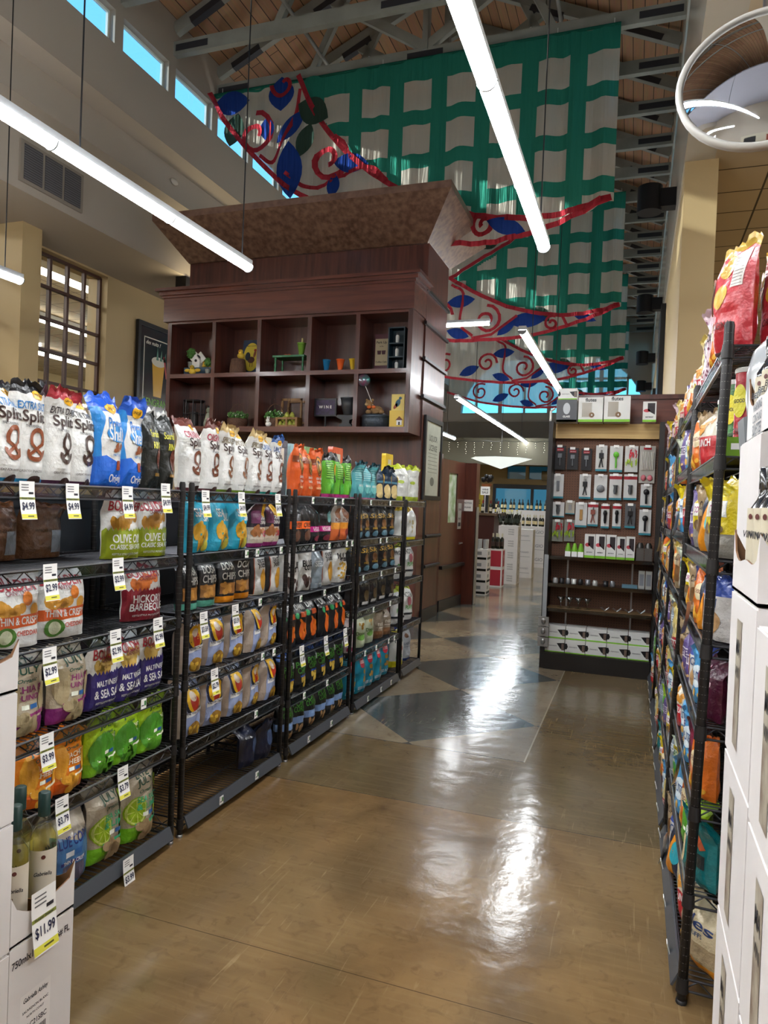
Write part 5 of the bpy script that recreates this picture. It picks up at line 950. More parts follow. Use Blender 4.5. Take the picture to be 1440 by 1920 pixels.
bag('yelbag', (.46, 2.6, 1.432), radians(-10), 'yellow snack bag seen through the near rack end', 'inner bags at the rack end', 0, .95)
bag('jala', (.48, 2.62, 1.162), radians(-10), 'lime green bag seen through the near rack end', 'inner bags at the rack end', 0, .72)
def canister(label, x, y, z, c, h=.25, r=.04, lid='#d8d8d2', oval='#d2c82a', t1='GOOD'):
    t = thing('snack_canister', label, 'canister', (x, y, z), 0, 'tall snack tubes'); b = MB(); b.lathe([(r, 0), (r, h)], (0, 0, 0), foil(c), 20)
    for yy, (dx, dy) in ((0, (-.7071, -.7071)),):
        o = Vector((dx*(r+.001), dy*(r+.001), 0)); u = Vector((-dy, dx, 0))*-1; u = Vector((.7071, -.7071, 0))
        b.disc(0, h*.66, r*.62, h*.2, o, u, Z, ink(oval), 20); b.text(t1, r*1., o+Vector((dx*.001, dy*.001, h*.66)), u, Z, ink(BK), 1.3); b.text('CRISPS', r*1.0, o+Vector((dx*.001, dy*.001, h*.3)), u, Z, ink(BK), 2.)
    b.build('tube', t); MB().lathe([(r*1.06, 0), (r*1.06, .012), (r, .016)], (0, 0, h), mat(lid, .4), 20).build('lid', t)
canister('red snack tube with white lid on near right rack', .33, 2.56, 1.762, '#b02c38', .27)
canister('green snack tube with yellow oval on near right rack', .315, 2.67, 1.762, '#3a7a40', .25); canister('dark green snack tube on near right rack', .31, 2.78, 1.762, '#23402c', .23, .036, '#3c7a44', '#2a3c30', 'raw')
canister('bright green snack tube, farther on the near right rack', .31, 2.90, 1.762, '#1f8a4a', .22, .036, '#d8d8d2', '#e0e0d8', 'sea')
# box of burgers with red artwork on near right rack
b = thing('food_box', 'white and orange food box through the near rack end', 'box', (.46, 2.60, .642)); m = MB(); m.box(-.13, .13, -.04, .04, 0, .21, mat('#c9beb4', .5)); o = (0, -.0405, 0)
m.flat([(-.13, 0), (.13, 0), (.13, .07), (-.13, .05)], o, X, Z, mat(BK, .5)); m.flat([(-.13, .1), (.13, .15), (.13, .19), (-.1, .15)], o, X, Z, mat('#c84a1c', .4)); m.text('FAT', .1, (.03, -.042, .15), X, Z, mat('#f0d8b0', .5), 1.3); m.text('FREE FROM TOP 9', .2, (0, -.042, .04), X, Z, mat(WH, .5)); m.text('0 TRANS FAT', .15, (0, -.042, .02), X, Z, mat(WH, .5)); m.build('carton', b)
b['group'] = 'inner bags at the rack end'
for i, (p, yy, zz) in enumerate([('2.49', 2.98, 1.17), ('3.49', 3.35, .10), ('3.49', 2.92, .60), ('4.29', 6.55, 1.30), ('3.29', 4.2, 1.52), ('2.99', 5.0, .90)]):
    pricetag(p, (rx_(zz)-.02, yy, zz), -pi/2-.3, 'price tag reading %s dollars hanging from the right racks, %s' % (p, ('nearest high one', 'lowest one', 'nearest low one', 'farthest one', 'highest one', 'middle one')[i]))
for i in range(14):
    o = bpy.data.objects.new('shelf_label', LM); COL.objects.link(o); yy = 2.66+i*.31; o.location = (.205-.031, yy, .062); o.rotation_euler = (.3, 0, -pi/2); tag(o, 'small white label on the bottom edge of right racks, %s from near end' % ORD[i], 'label', 'small shelf labels')
p = MB(); p.box(.78, .79, 2.5, 7.1, .02, 2.1, mat('#1b1c20', .6)); tag(p.build('shade_sheet', rot=(0, 0, 0)), 'dark board closing the back of the right racks', 'panel', 'added dark sheets behind racks')  # dark colour stands in for the shade behind these racks
# ================================================================ CARTONS AND BOTTLES, NEAR RIGHT
def carton(name_label, x0, x1, y0, y1, z0, z1, open_=False, dec=None, parent=None, c=card, cut=.12, group='white cartons'):
    """closed: slightly rounded box with flap seam; open_: cut-down walls"""
    t = thing('carton', name_label, 'carton', ((x0+x1)/2, (y0+y1)/2, z0), 0, group); a, b, h = (x1-x0)/2, (y1-y0)/2, z1-z0
    m = MB()
    if not open_:
        e = .004; m.box(-a, a, -b, b, e, h-e, c); m.box(-a+.003, a-.003, -b+.003, b-.003, 0, h, c); m.flat([(-a+.01, -.001), (a-.01, -.001), (a-.01, .001), (-a+.01, .001)], (0, 0, h+.0004), X, Y, mat('#8a8580', .7))
        for sy in (-1, 1): m.box(-.025, .025, sy*(b+.0004)-.0002, sy*(b+.0004)+.0002, h-.07, h-.001, mat('#c8c3bd', .35))
        m.build('carton_body', t)
    else:
        m.box(-a, a, -b, b, 0, .006, c)
        for (p, q, s0) in (((-a, -b), (a, -b), 0), ((a, -b), (a, b), 1), ((a, b), (-a, b), 2), ((-a, b), (-a, -b), 3)):
            p = Vector((p[0], p[1], 0)); q = Vector((q[0], q[1], 0)); n = Vector((-(q-p).y, (q-p).x, 0)).normalized()*.004; k = 12
            for i in range(k):
                t0, t1 = i/k, (i+1)/k; hh = lambda t_: cut*(1 if t_ in (0, 1) else .52+.26*abs(2*t_-1)**3+.05*sin(t_*9+s0))
                A, B = p.lerp(q, t0), p.lerp(q, t1); zA, zB = Vector((0, 0, hh(t0))), Vector((0, 0, hh(t1)))
                m.add([A, B, B+zB, A+zA], [(0, 1, 2, 3)], c); m.add([A+n, B+n, B+n+zB, A+n+zA], [(3, 2, 1, 0)], brownc); m.add([A+zA, B+zB, B+n+zB, A+n+zA], [(0, 1, 2, 3)], brownc)
        m.build('carton_body', t)
        d = MB(); d.box(-a+.006, a-.006, -.0015, .0015, .006, cut*.5, brownc); d.box(-.0015, .0015, -b+.006, b-.006, .006, cut*.5, brownc); d.build('divider', t)
    if dec: g = MB(); dec(g, a, b, h); g.build('print', t)
    return t
def decal_strip(g, a, b, h):
    o = (-a-.001, 0, 0); pm_ = mat('#b8b2a0', .5, c2='#6a5446', vs=14); g.add([(-a-.001, b*.35, h*.12), (-a-.001, -b*.05, h*.12), (-a-.001, -b*.05, h*.86), (-a-.001, b*.35, h*.86)], [(0, 1, 2, 3)], pm_)
    g.text('MA', .05, (-a-.002, b*.15, h*.7), (0, -1, 0), Z, txt, 1.3); g.text('VIN', .05, (-a-.002, b*.15, h*.56), (0, -1, 0), Z, txt, 1.)
BX = .211
for i in range(4): carton('white carton with picture strip, %s from the floor, far right stack column' % ORD[i], BX, .50, 1.41, 1.75, i*.352+.001, i*.352+.351, dec=decal_strip, group='right stack cartons')
for i in range(4): carton('white carton with picture strip, %s from floor, column nearest the camera at right' % ORD[i], BX+.0, .50, 1.06, 1.40, i*.345+.001-.0, i*.345+.344, dec=decal_strip, group='right stack cartons')
carton('white cut-open carton holding black-capped bottles, at shoulder height right', BX, .50, 1.41, 1.75, 1.41, 1.6, True, cut=.13, group='cut-open cartons')
carton('white cut-open carton nearest the camera at right edge', BX+.03, .50, 1.06, 1.40, 1.382, 1.6, True, cut=.13, group='cut-open cartons')
for i in range(5): carton('white carton in the back right column, %s from the floor' % ORD[i], .256, .55, 1.76, 2.09, i*.352+.001, i*.352+.351, group='rear right cartons')
def small_lines(g, a, b, h):
    for i in range(5): g.text(('GOVERNMENT', 'WARNING', 'CONTAINS', 'SULFITES', 'BOTTLED')[i], .13, (-a-.0015, 0, cutz-.028*i), (0, -1, 0), Z, mat('#6f767c', .6), 1.1)
cutz = .105
carton('white cut-open carton with printed lines topping back right column', .27, .55, 1.76, 2.09, 1.763, 1.95, True, dec=small_lines, cut=.17, group='cut-open cartons')
for i in range(5): carton('white carton behind the back right column, %s from floor' % ORD[i], .30, .58, 2.10, 2.40, i*.348+.001, i*.348+.347, group='rear right cartons')
blk = mat('#0c0c0f', .18, coat=.8)
def bottle(label, x, y, z, glassc, capc, labc, h=.30, r=.037, text='VINO', group='wine bottles', face=0., clear=None, lab=(.08, .17), seal='#b8b4a8'):
    t = thing('wine_bottle', label, 'bottle', (x, y, z), face, group); k = h/.3
    prof = [(r*.8, 0), (r, .006), (r, .18*k), (r*.93, .195*k), (r*.55, .222*k), (.0145, .238*k), (.0135, .295*k), (.0155, .297*k), (.0155, h)]
    MB().lathe(prof, (0, 0, 0), glassc, 20).build('glass_body', t)
    if clear: MB().lathe([(r*.7, .004), (r*.92, .01), (r*.92, .18*k), (r*.85, .193*k), (r*.5, .215*k)], (0, 0, 0), clear, 20).build('wine', t)
    MB().lathe([(.0165, .225*k+.02), (.0165, h+.001), (.012, h+.004)], (0, 0, 0), capc, 14).build('capsule', t)
    l = MB(); n = 12; a0 = -pi/2-1.1; vs = []
    for i in range(n+1):
        a = a0+2.2*i/n
        for zz in (lab[0]*k-.02*k, lab[1]*k): vs.append(((r+.0008)*cos(a), (r+.0008)*sin(a), zz))
    l.add(vs, [(2*i, 2*i+2, 2*i+3, 2*i+1) for i in range(n)], labc, True)
    l.text(text, r*1.2, (0, -r-.002, (lab[0]+lab[1])/2*k), X, Z, txt, 1.2, .2); l.disc(0, lab[1]*k-.018, .006, .006, (0, -r-.002, 0), X, Z, mat('#5a2a24', .5)); l.build('label', t); return t
cream = mat('#c9c0a8', .5)
for i, (x, y) in enumerate([(.25, 1.71), (.25, 1.62), (.25, 1.53), (.25, 1.45), (.335, 1.71), (.335, 1.62), (.335, 1.53), (.42, 1.71), (.42, 1.62)]):
    bottle('black bottle with cream label in cut carton at right, %s from front left corner' % ORD[i], x+.015, y-.005, 1.418, blk, blk, cream, .255, .036, 'VINO', 'black bottles in the right cut cartons', -pi/2+.5, lab=(.07, .2))
for i, (x, y) in enumerate([(.315, 2.04), (.315, 1.94), (.315, 1.84), (.41, 2.04), (.41, 1.94)]):
    bottle('black bottle in the upper cut carton at right edge, %s from far corner' % ORD[i], x, y, 1.771, blk, blk, cream, .26, .037, 'BELLA', 'black bottles in the right cut cartons', -pi/2+.6, lab=(.07, .18))
for i, (x, y) in enumerate([(.29, 1.34), (.29, 1.24), (.38, 1.34)]):
    bottle('black bottle in the nearest right carton, %s one' % ORD[i], x, y, 1.39, blk, blk, cream, .255, .036, 'VINO', 'black bottles in the right cut cartons', -pi/2+.5, lab=(.07, .2))
# grey plastic bin on the back column
t = thing('plastic_tub', 'light grey rounded plastic tub standing on cartons at right', 'tub', (.43, 2.27, 1.742)); m = MB(); gpm = mat('#a3a6a8', .22, coat=.5)
prof = [(.11, 0), (.125, .02), (.145, .16), (.145, .24), (.13, .30), (.09, .345), (.03, .365), (.0, .368)]
m.lathe(prof, (0, 0, 0), gpm, 24, 1, .85); m.build('tub_body', t)
m = MB(); 
for q in range(5): m.path([(-.05-.06*0+.0, -.125+.0*q, .08+q*.045), (-.085, -.105, .09+q*.045)], .003, gpm, 5)
m.build('ribs', t); m = MB(); m.prism([(-.15, .0), (-.12, 0), (-.13, .11), (-.16, .1)], -.1, .02, mat('#7c8084', .3)); m.build('lip', t)
b = MB(); b.box(-.05, .05, -.03, .03, 0, .06, mat('#6f9a1c', .4)); b.box(-.02, .02, -.0312, -.0302, .02, .04, paper); tag(b.build('green_box', loc=(.30, 2.54, 1.762)), 'small lime green box at the end of right rack shelf', 'box')
# ================================================================ CARTONS AND BOTTLES, NEAR LEFT
def left_print(g, a, b, h):
    g.text('750mlx12', .085, (a+.001, -b+.05, h-.05), Y, (0, 0, 1), txt, 1.3); g.text('5116# FL', .08, (a+.001, b-.055, h-.05), Y, (0, 0, 1), txt, 1.3)
    g.add([(a+.0006, -b+.04, .0+.02), (a+.0006, b-.08, .02), (a+.0006, b-.08, .2), (a+.0006, -b+.04, .2)], [(0, 1, 2, 3)], mat('#e2dedb', .4))
    cy_ = -.02; g.text('Gabriella Ashley', .085, (a+.001, cy_, .18), Y, Z, txt, 1.4, .3); g.text('SAUVIGNON BLANC', .09, (a+.001, cy_, .15), Y, Z, txt); g.text('NORTH COAST', .06, (a+.001, cy_, .133), Y, Z, mat('#666', .5) if False else txt); g.text('MLC21SBC', .08, (a+.001, cy_, .105), Y, Z, txt, 1.2)
    for i in range(16): y0 = cy_-.04+i*.005; g.add([(a+.001, y0, .055), (a+.001, y0+.0028, .055), (a+.001, y0+.0028, .085), (a+.001, y0, .085)], [(0, 1, 2, 3)], txt)
carton('white printed wine carton on the floor at bottom left', -1.84, -1.50, 1.432, 1.657, 0.001, .352, dec=left_print, group='left stack cartons')
carton('white cut-open carton holding white wine, bottom left', -1.84, -1.50, 1.432, 1.657, .354, .50, True, cut=.135, group='cut-open cartons')
for i in range(3): carton('white carton in left edge stack, %s from the floor' % ORD[i], -1.80, -1.50, 1.18, 1.43, i*.346+.001, i*.346+.345, group='left stack cartons')
carton('white cut-open carton topping the left edge stack', -1.80, -1.50, 1.18, 1.43, 1.04, 1.2, True, cut=.135, group='cut-open cartons')
gclear = glassmat('#fbfdf4', .3, .02); winec = glassmat('#efeab8', .1, .3); capg = mat('#12302c', .4); crl = mat('#cfc6b4', .55)
for i, (x, y) in enumerate([(-1.565, 1.60), (-1.565, 1.50), (-1.655, 1.60), (-1.655, 1.50), (-1.745, 1.60), (-1.745, 1.50)]):
    bottle('clear white wine bottle with cream label and dark cap, %s in left carton' % ORD[i], x, y, .362, gclear, capg, crl, .335, .039, 'Gabriella', 'white wine bottles', pi/2-.75, winec, (.05, .165))
pricetag('11.99', (-1.495, 1.535, .385), pi/2, 'large price tag reading 11.99 dollars on the left cut carton', big=True)
# ================================================================ CONVEX MIRROR
t = thing('convex_mirror', 'round convex security mirror with pale rim hanging at upper right', 'mirror', (.368, 2.8, 3.12)); R_ = .278
t.rotation_euler = Euler((radians(-14), 0, radians(-6)))
def ym(prof, m, n=48):
    g = MB(); g.M = Matrix.Rotation(pi/2, 4, 'X'); g.lathe(prof, (0, 0, 0), m, n); return g
prf = [(R_*sin(a), .30*(cos(a*.9)-cos(.9*pi*.46))*.45) for a in [pi*.46*(1-i/12) for i in range(12)]]+[(0.001, .30*(1-cos(.9*pi*.46))*.45)]
prf = [(R_*(1-i/14) if i < 14 else .001, .085*(1-(1-i/14)**2)) for i in range(15)]
ym(prf, mat('#dfe3e8', .03, 1.)).build('mirror_dome', t); ym([(R_-.004, -.02), (R_+.012, -.02), (R_+.016, .0), (R_+.006, .014), (R_-.006, .008), (R_-.006, -.01)], mat('#b9b7b0', .5)).build('rim', t); ym([(R_, -.03), (R_, -.02)], mat('#8a8a86', .5)).build('back_plate', t)
m = MB(); m.cyl((0, .03, 0), (0, .12, 0), .02, steel); m.cyl((0, .12, -.02), (0, .55, 2.2), .012, steel); m.build('bracket', t)
# ================================================================ PEGBOARD DISPLAY
PY0 = 7.45
def peg_mat():
    m = bpy.data.materials.new('pegboard'); m.use_nodes = True; N = m.node_tree.nodes; L = m.node_tree.links; b = N['Principled BSDF']
    g = N.new('ShaderNodeNewGeometry'); s = N.new('ShaderNodeSeparateXYZ'); L.new(g.outputs['Position'], s.inputs[0]); outs = []
    for ax in (0, 2):
        a = N.new('ShaderNodeMath'); a.operation = 'PINGPONG'; L.new(s.outputs[ax], a.inputs[0]); a.inputs[1].default_value = .0127
        c = N.new('ShaderNodeMath'); c.operation = 'POWER'; L.new(a.outputs[0], c.inputs[0]); c.inputs[1].default_value = 2; outs.append(c)
    q = N.new('ShaderNodeMath'); L.new(outs[0].outputs[0], q.inputs[0]); L.new(outs[1].outputs[0], q.inputs[1])
    l = N.new('ShaderNodeMath'); l.operation = 'LESS_THAN'; L.new(q.outputs[0], l.inputs[0]); l.inputs[1].default_value = .0035**2
    mx = N.new('ShaderNodeMix'); mx.data_type = 'RGBA'; L.new(l.outputs[0], mx.inputs[0]); mx.inputs[6].default_value = lin('#65412c'); mx.inputs[7].default_value = lin('#120b08'); L.new(mx.outputs[2], b.inputs['Base Color']); b.inputs['Roughness'].default_value = .6; return m
pu = thing('pegboard_display', 'dark pegboard display unit at the end of the right aisle', 'display', (0, 0, 0)); bkw = mat('#17120f', .45)
MB().box(-.79, .19, 7.42, 7.44, .14, 2.42, peg_mat()).build('pegboard', pu)
for a, b in ((-.83, -.79), (.19, .235)): MB().box(a, b, 7.12 if a < 0 else 7.2, 7.46, 0, 2.43, bkw).build('side_panel', pu)
MB().box(-.81, .21, 7.36, 7.40, 2.285, 2.43, mat('#b3935a', .5, c2='#c9aa70', vs=4, stretch=(.6, 6, 14))).build('header_board', pu)
MB().box(-.79, .19, 7.10, 7.44, 0, .16, bkw).build('base', pu)
gsh = glassmat('#9aa0a0', .5, .1)
for z, m_ in ((1.105, gsh), (.835, gsh), (.59, mat('#8a6c48', .5))):
    s_ = MB(); s_.box(-.79, .19, 7.16, 7.42, z-.012, z, m_); s_.box(-.79, .19, 7.15, 7.16, z-.03, z+.004, gsh); s_.build('shelf', pu)
for x in (-.62, .0): MB().box(x-.008, x+.008, 7.41, 7.42, .16, 1.1, steel).build('slotted_standard', pu)
pc = MB(); pc.box(-.79, .19, 7.12, 7.16, .155, .165, bkw); pc.build('toe_lip', pu)
MB().path([(-.84, 7.3, 2.44), (-.84, 7.3, 2.55), (-.80, 7.3, 2.58)], .012, white, 6).build('clip', pu)
wp = MB(); wp.box(-.62, 1.6, 7.56, 7.62, 0, 2.74, woodx); wp.box(-.64, 1.6, 7.54, 7.64, 2.70, 2.745, wood); tag(wp.build('wood_partition'), 'dark wooden partition wall behind the pegboard display', 'partition')
wc = mat('#c9c9c6', .45)
def hang(label, cat, x0, x1, z0, z1, fn, back=wc, nm='blister_pack'):
    t = thing(nm, label, cat, ((x0+x1)/2, 7.385, z0), 0, 'hanging gadgets on the pegboard'); w, h = (x1-x0)/2, z1-z0
    c = MB(); c.box(-w, w, 0, .004, 0, h, back); c.box(-.012, .012, -.001, .0, h-.02, h-.012, dk); c.build('backing_card', t)
    k = MB(); k.cyl((0, .03, h-.015), (0, -.05, h-.015), .003, steel, 5); k.box(-.025, .025, -.052, -.05, h-.02, h+.005, paper); k.build('peg_hook', t)
    g = MB(); fn(g, w, h); g.build('product', t); return t
redm = mat('#b02030', .4); tealm = mat('#2a7a88', .5); grey = mat('#6d7074', .35, .5)
def fcut(g, w, h): g.flat([(-w*.6, h*.78), (w*.6, h*.78), (w*.6, h*.9), (-w*.6, h*.9)], (0, -.001, 0), X, Z, redm); g.cyl((0, -.012, .04), (0, -.012, h*.55), .008, grey); g.box(-.02, .02, -.02, -.004, h*.5, h*.68, grey); g.text('metrokane', w, (0, -.003, h*.84), X, Z, paper)
def ftool(c, shape=0):
    def f(g, w, h):
        g.flat([(-w, 0), (w, 0), (w, h*.08), (-w, h*.08)], (0, -.001, 0), X, Z, tealm)
        if shape == 0: g.lathe([(.008, 0), (.014, .03), (.012, .08), (.02, .1), (.012, .13)], (0, -.018, h*.2), c, 10)
        if shape == 1: g.sph((0, -.02, h*.66), (.028, .014, .03), c); g.cyl((0, -.02, h*.6), (0, -.018, h*.15), .009, c)
        if shape == 2: g.lathe([(.012, 0), (.02, .03), (.016, .07), (.024, .09)], (0, -.025, h*.22), grey, 12)
        if shape == 3: g.lathe([(.036, 0), (.036, .006)], (0, -.012, h*.4), c, 18) if False else g.sph((0, -.014, h*.45), (.038, .008, .038), c, 16)
        if shape == 4: g.box(-.014, .014, -.016, -.002, h*.3, h*.72, c)
        if shape == 5:
            for q in (-.018, .018): g.obox((0, -.012, h*.5), (q, -.012, h*.15), .01, .01, c)
            g.box(-.022, .022, -.02, -.004, h*.5, h*.7, c); g.cyl((0, -.012, h*.7), (0, -.012, h*.82), .008, steel)
    return f
def fclips(g, w, h):
    rn = random.Random(2)
    for i in range(26): c = mat(('#c8283c', '#9ab82c')[i % 2], .5); x = rn.uniform(-w*.8, w*.8); z = h*(.55+.25*rn.random()) if i % 2 == 0 else h*(.2+.25*rn.random()); g.obox((x, -.012-.004*(i % 3), z-.02), (x+rn.uniform(-.015, .015), -.012, z+.02), .008, .006, c)
def fstraw(g, w, h):
    for i in range(8): g.cyl((-w*.7+i*w*.2, -.01, h*.35), (-w*.7+i*w*.2, -.01, h*.85), .005, mat('#cfcac0', .3)); 
    for q in (-.03, .03): g.sph((q, -.012, h*.14), (.025, .01, .03), mat('#c46a74', .4))
    g.flat([(-w*.5, h*.9), (w*.5, h*.9), (w*.5, h*.96), (-w*.5, h*.96)], (0, -.001, 0), X, Z, redm)
def fred(f):
    def q(g, w, h): g.flat([(-w, h*.8), (w, h*.8), (w, h*.92), (-w, h*.92)], (0, -.001, 0), X, Z, redm); f(g, w, h)
    return q
PEG = [('black card bottle tool, leftmost in top peg row', -.794, -.687, 1.969, 2.212, fcut, blackm), ('black card bottle tool, second in top peg row', -.668, -.561, 1.972, 2.191, fcut, blackm), ('black card bottle tool, third in top peg row', -.531, -.430, 1.968, 2.185, fcut, blackm),
 ('white card with black opener in top peg row', -.392, -.285, 1.963, 2.219, ftool(blackm, 5), wc), ('white card with green citrus squeezer', -.259, -.138, 1.958, 2.215, ftool(mat('#5cb02a', .4), 1), wc), ('pack of red and green clips', -.116, .005, 1.961, 2.216, fclips, wc), ('large bag of straws at right of top peg row', .019, .164, 1.856, 2.218, fstraw, mat('#a9a49c', .3)),
 ('white card with grey opener, leftmost of second peg row', -.802, -.693, 1.678, 1.923, ftool(grey, 4), wc), ('white card with black winged corkscrew in second peg row', -.539, -.428, 1.683, 1.927, ftool(blackm, 5), wc), ('white card with round grey strainer', -.396, -.273, 1.676, 1.927, ftool(grey, 3), wc), ('white card with steel jigger, left of two', -.251, -.135, 1.681, 1.937, fred(ftool(grey, 2)), wc), ('white card with steel jigger, right of two', -.116, .006, 1.686, 1.937, fred(ftool(grey, 2)), wc),
 ('grey card with black probe tool, upper of two', .043, .147, 1.620, 1.844, ftool(blackm, 1), wc), ('grey card with black probe tool, lower of two', .040, .150, 1.348, 1.596, ftool(blackm, 1), wc), ('small card with clear jar stopper, leftmost of third peg row', -.796, -.676, 1.487, 1.640, ftool(mat('#c0c4c4', .3), 2), wc), ('small card with silver stopper in third peg row', -.666, -.575, 1.522, 1.658, ftool(steel, 4), mat('#b0a898', .4)),
 ('white card with wooden tool picture', -.566, -.453, 1.396, 1.644, ftool(mat('#a88044', .5), 4), wc), ('white card with patterned corkscrew tool', -.445, -.347, 1.412, 1.648, fred(ftool(mat('#7a3a2a', .5), 5)), wc), ('white card with black corkscrew, left of two', -.318, -.240, 1.397, 1.637, fred(ftool(blackm, 0)), wc), ('white card with black corkscrew, right of two', -.209, -.129, 1.402, 1.642, fred(ftool(blackm, 0)), wc), ('clear pack with black winged corkscrew', -.093, .004, 1.411, 1.649, ftool(blackm, 5), mat('#55585c', .3)),
 ('bag of metal picks, left of two', -.787, -.680, 1.241, 1.461, fclips, mat('#8a8c84', .3)), ('bag of metal picks, right of two', -.668, -.566, 1.247, 1.466, fclips, mat('#8a8c84', .3))]
for l, a, b, c, d, f, bk in PEG: hang(l, 'gadget', a, b, c, d, f, bk)
limeb = mat('#7ab82a', .4)
def gbox(label, x0, x1, z0, z1, y0=7.2, y1=7.30, kind=0, group='boxed barware on the display shelves'):
    t = thing('gift_box', label, 'box', ((x0+x1)/2, (y0+y1)/2, z0), 0, group); w, h, d = (x1-x0)/2, z1-z0, (y1-y0)/2; m = MB(); m.box(-w, w, -d, d, 0, h, mat('#d6d6d2', .4)); o = (0, -d-.001, 0)
    m.flat([(-w, 0), (w, 0), (w, h*.1), (-w, h*.1)], o, X, Z, limeb)
    if kind == 0: m.flat([(-w*.3, h*.55), (w*.8, h*.35), (w*.8, h*.92), (-w*.3, h*.92)], o, X, Z, mat('#2a2428', .3)); m.disc(-w*.4, h*.55, w*.5, h*.08, o, X, Z, mat('#b8404a', .4)); m.text('aerator', w*1.2, (0, -d-.002, h*.24), X, Z, txt)
    if kind == 1: m.flat([(-w, h*.3), (-w*.82, h*.3), (-w*.72, h*.5), (-w*.82, h*.72), (-w, h*.72)], o, X, Z, blackm); m.flat([(w*.2, h*.7), (w, h*.75), (w, h*.2), (w*.6, h*.3)], o, X, Z, blackm); m.text('stemware', w*.8, (-w*.2, -d-.002, h*.5), X, Z, mat('#777777', .5)); m.flat([(w*.7, h*.2), (w*.95, h*.2), (w*.95, h*.68), (w*.7, h*.68)], (0, -d-.002, 0), X, Z, mat('#6a5a50', .4))
    if kind == 2: m.flat([(-w, 0), (w, 0), (w, h), (-w, h)], o, X, Z, mat('#4c4e52', .4)); m.disc(0, h*.6, w*.35, h*.26, (0, -d-.002, 0), X, Z, mat('#b8bcc0', .3)); m.text('GLASS', w*.7, (0, -d-.003, h*.24), X, Z, paper)
    if kind == 3: m.flat([(-w*.7, h*.2), (w*.1, h*.2), (w*.1, h*.78), (-w*.7, h*.78)], o, X, Z, mat('#9a9284', .2)); m.disc(w*.1, h*.28, w*.22, w*.22, (0, -d-.002, 0), X, Z, mat('#6a4a24', .4)); m.text('4', w*.12, (w*.1, -d-.003, h*.28), X, Z, paper); m.text('flutes', w*.9, (0, -d-.002, h*.9), X, Z, txt)
    m.build('carton_body', t); return t
for i, (a, b, c, d) in enumerate([(-.452, -.356, 1.107, 1.336), (-.351, -.256, 1.107, 1.339), (-.249, -.158, 1.107, 1.339), (-.152, -.074, 1.107, 1.326), (-.068, .012, 1.107, 1.331)]): gbox('white aerator box on upper display shelf, %s from left' % ORD[i], a, b, c, d)
for i, x in enumerate((-.61, -.548, -.488)):
    m = MB(); m.lathe([(.026, 0), (.03, .06), (.012, .13)], (0, 0, 0), limeb, 12); m.box(-.026, .026, -.03, -.028, .0, .05, paper); tag(m.build('green_stopper', loc=(x, 7.25, 1.107)), 'green bottle stopper pack on upper display shelf, %s from left' % ORD[i], 'stopper', 'green stopper packs')
for i, x in enumerate((.06, .135)):
    m = MB(); m.lathe([(.03, 0), (.033, .14), (.02, .17)], (0, 0, 0), mat('#3a3834', .2), 12); m.box(-.035, .035, -.036, -.034, .0, .12, mat('#55504c', .3)); tag(m.build('dark_canister', loc=(x, 7.25, 1.107)), 'dark clear-packed item at right of upper display shelf, %s' % ('left', 'right')[i], 'canister')
rn = random.Random(4)
for i, x in enumerate((-.72, -.66, -.60, -.54, -.48, -.41, -.34, -.24, -.18)):
    m = MB(); m.lathe([(.024, 0), (.026, .03+.02*(i % 2)), (.018, .05)], (0, 0, 0), mat(('#c9c9c6', '#2c2c2e', '#8a8c8e')[i % 3], .25, .4), 12); tag(m.build('bottle_stopper', loc=(x, 7.24+.02*(i % 3), .837)), 'small stopper on middle display shelf, %s from left' % ORD[i], 'stopper', 'small stoppers')
m = MB(); m.box(-.07, .07, -.04, .04, 0, .03, mat('#5a7c8c', .4)); tag(m.build('blue_packet', loc=(-.02, 7.25, .837)), 'flat blue packet on middle display shelf', 'packet')
for i, x in enumerate((.085, .15)): m = MB(); m.box(-.028, .028, -.03, .03, 0, .17, mat('#a9a9a4', .3)); m.box(-.02, .02, -.031, -.030, .03, .14, mat('#7c8086', .3)); tag(m.build('clear_pack', loc=(x, 7.26, .837)), 'clear stacked pack on the middle display shelf, %s' % ('left', 'right')[i], 'pack')
gg = glassmat('#e8eeee', .8, .02)
for i, x in enumerate((-.66, -.575, -.49, -.405)):
    t = thing('martini_glass', 'clear stemmed glass on lower display shelf, %s from left' % ORD[i], 'glass', (x, 7.26, .592), 0, 'stemmed glasses'); MB().lathe([(.035, 0), (.004, .006), (.004, .05), (.045, .11), (.043, .11), (.003, .053)], (0, 0, 0), gg, 16).build('bowl_and_stem', t)
for i, x in enumerate((-.24, -.13, -.02, .09)):
    m = MB(); m.path([(-.04, 0, .03), (0, 0, .0), (.04, 0, .03)], .003, steel, 5); m.path([(-.03, .03, .03), (0, .03, .0), (.04, .03, .035)], .003, steel, 5); tag(m.build('wire_holder', loc=(x, 7.25, .595)), 'thin wire holder on lower display shelf, %s from left' % ORD[i], 'holder', 'wire holders')
for r_, (z0, z1) in enumerate(((.162, .295), (.297, .42))):
    for i in range(5):
        a = -.785+i*.194; gbox('white glassware box, %s from left in %s row at display base' % (ORD[i], ('lower', 'upper')[r_]), a, a+.188, z0, z1, 7.14+.03*r_, 7.34, 1, 'glassware boxes at the display base')
gbox('grey stemless glass box on top left of the display', -.775, -.58, 2.432, 2.65, 7.2, 7.38, 2, 'boxes on top of the display'); gbox('white box with green base on top of the grey box', -.765, -.585, 2.652, 2.76, 7.2, 7.38, 1, 'boxes on top of the display')
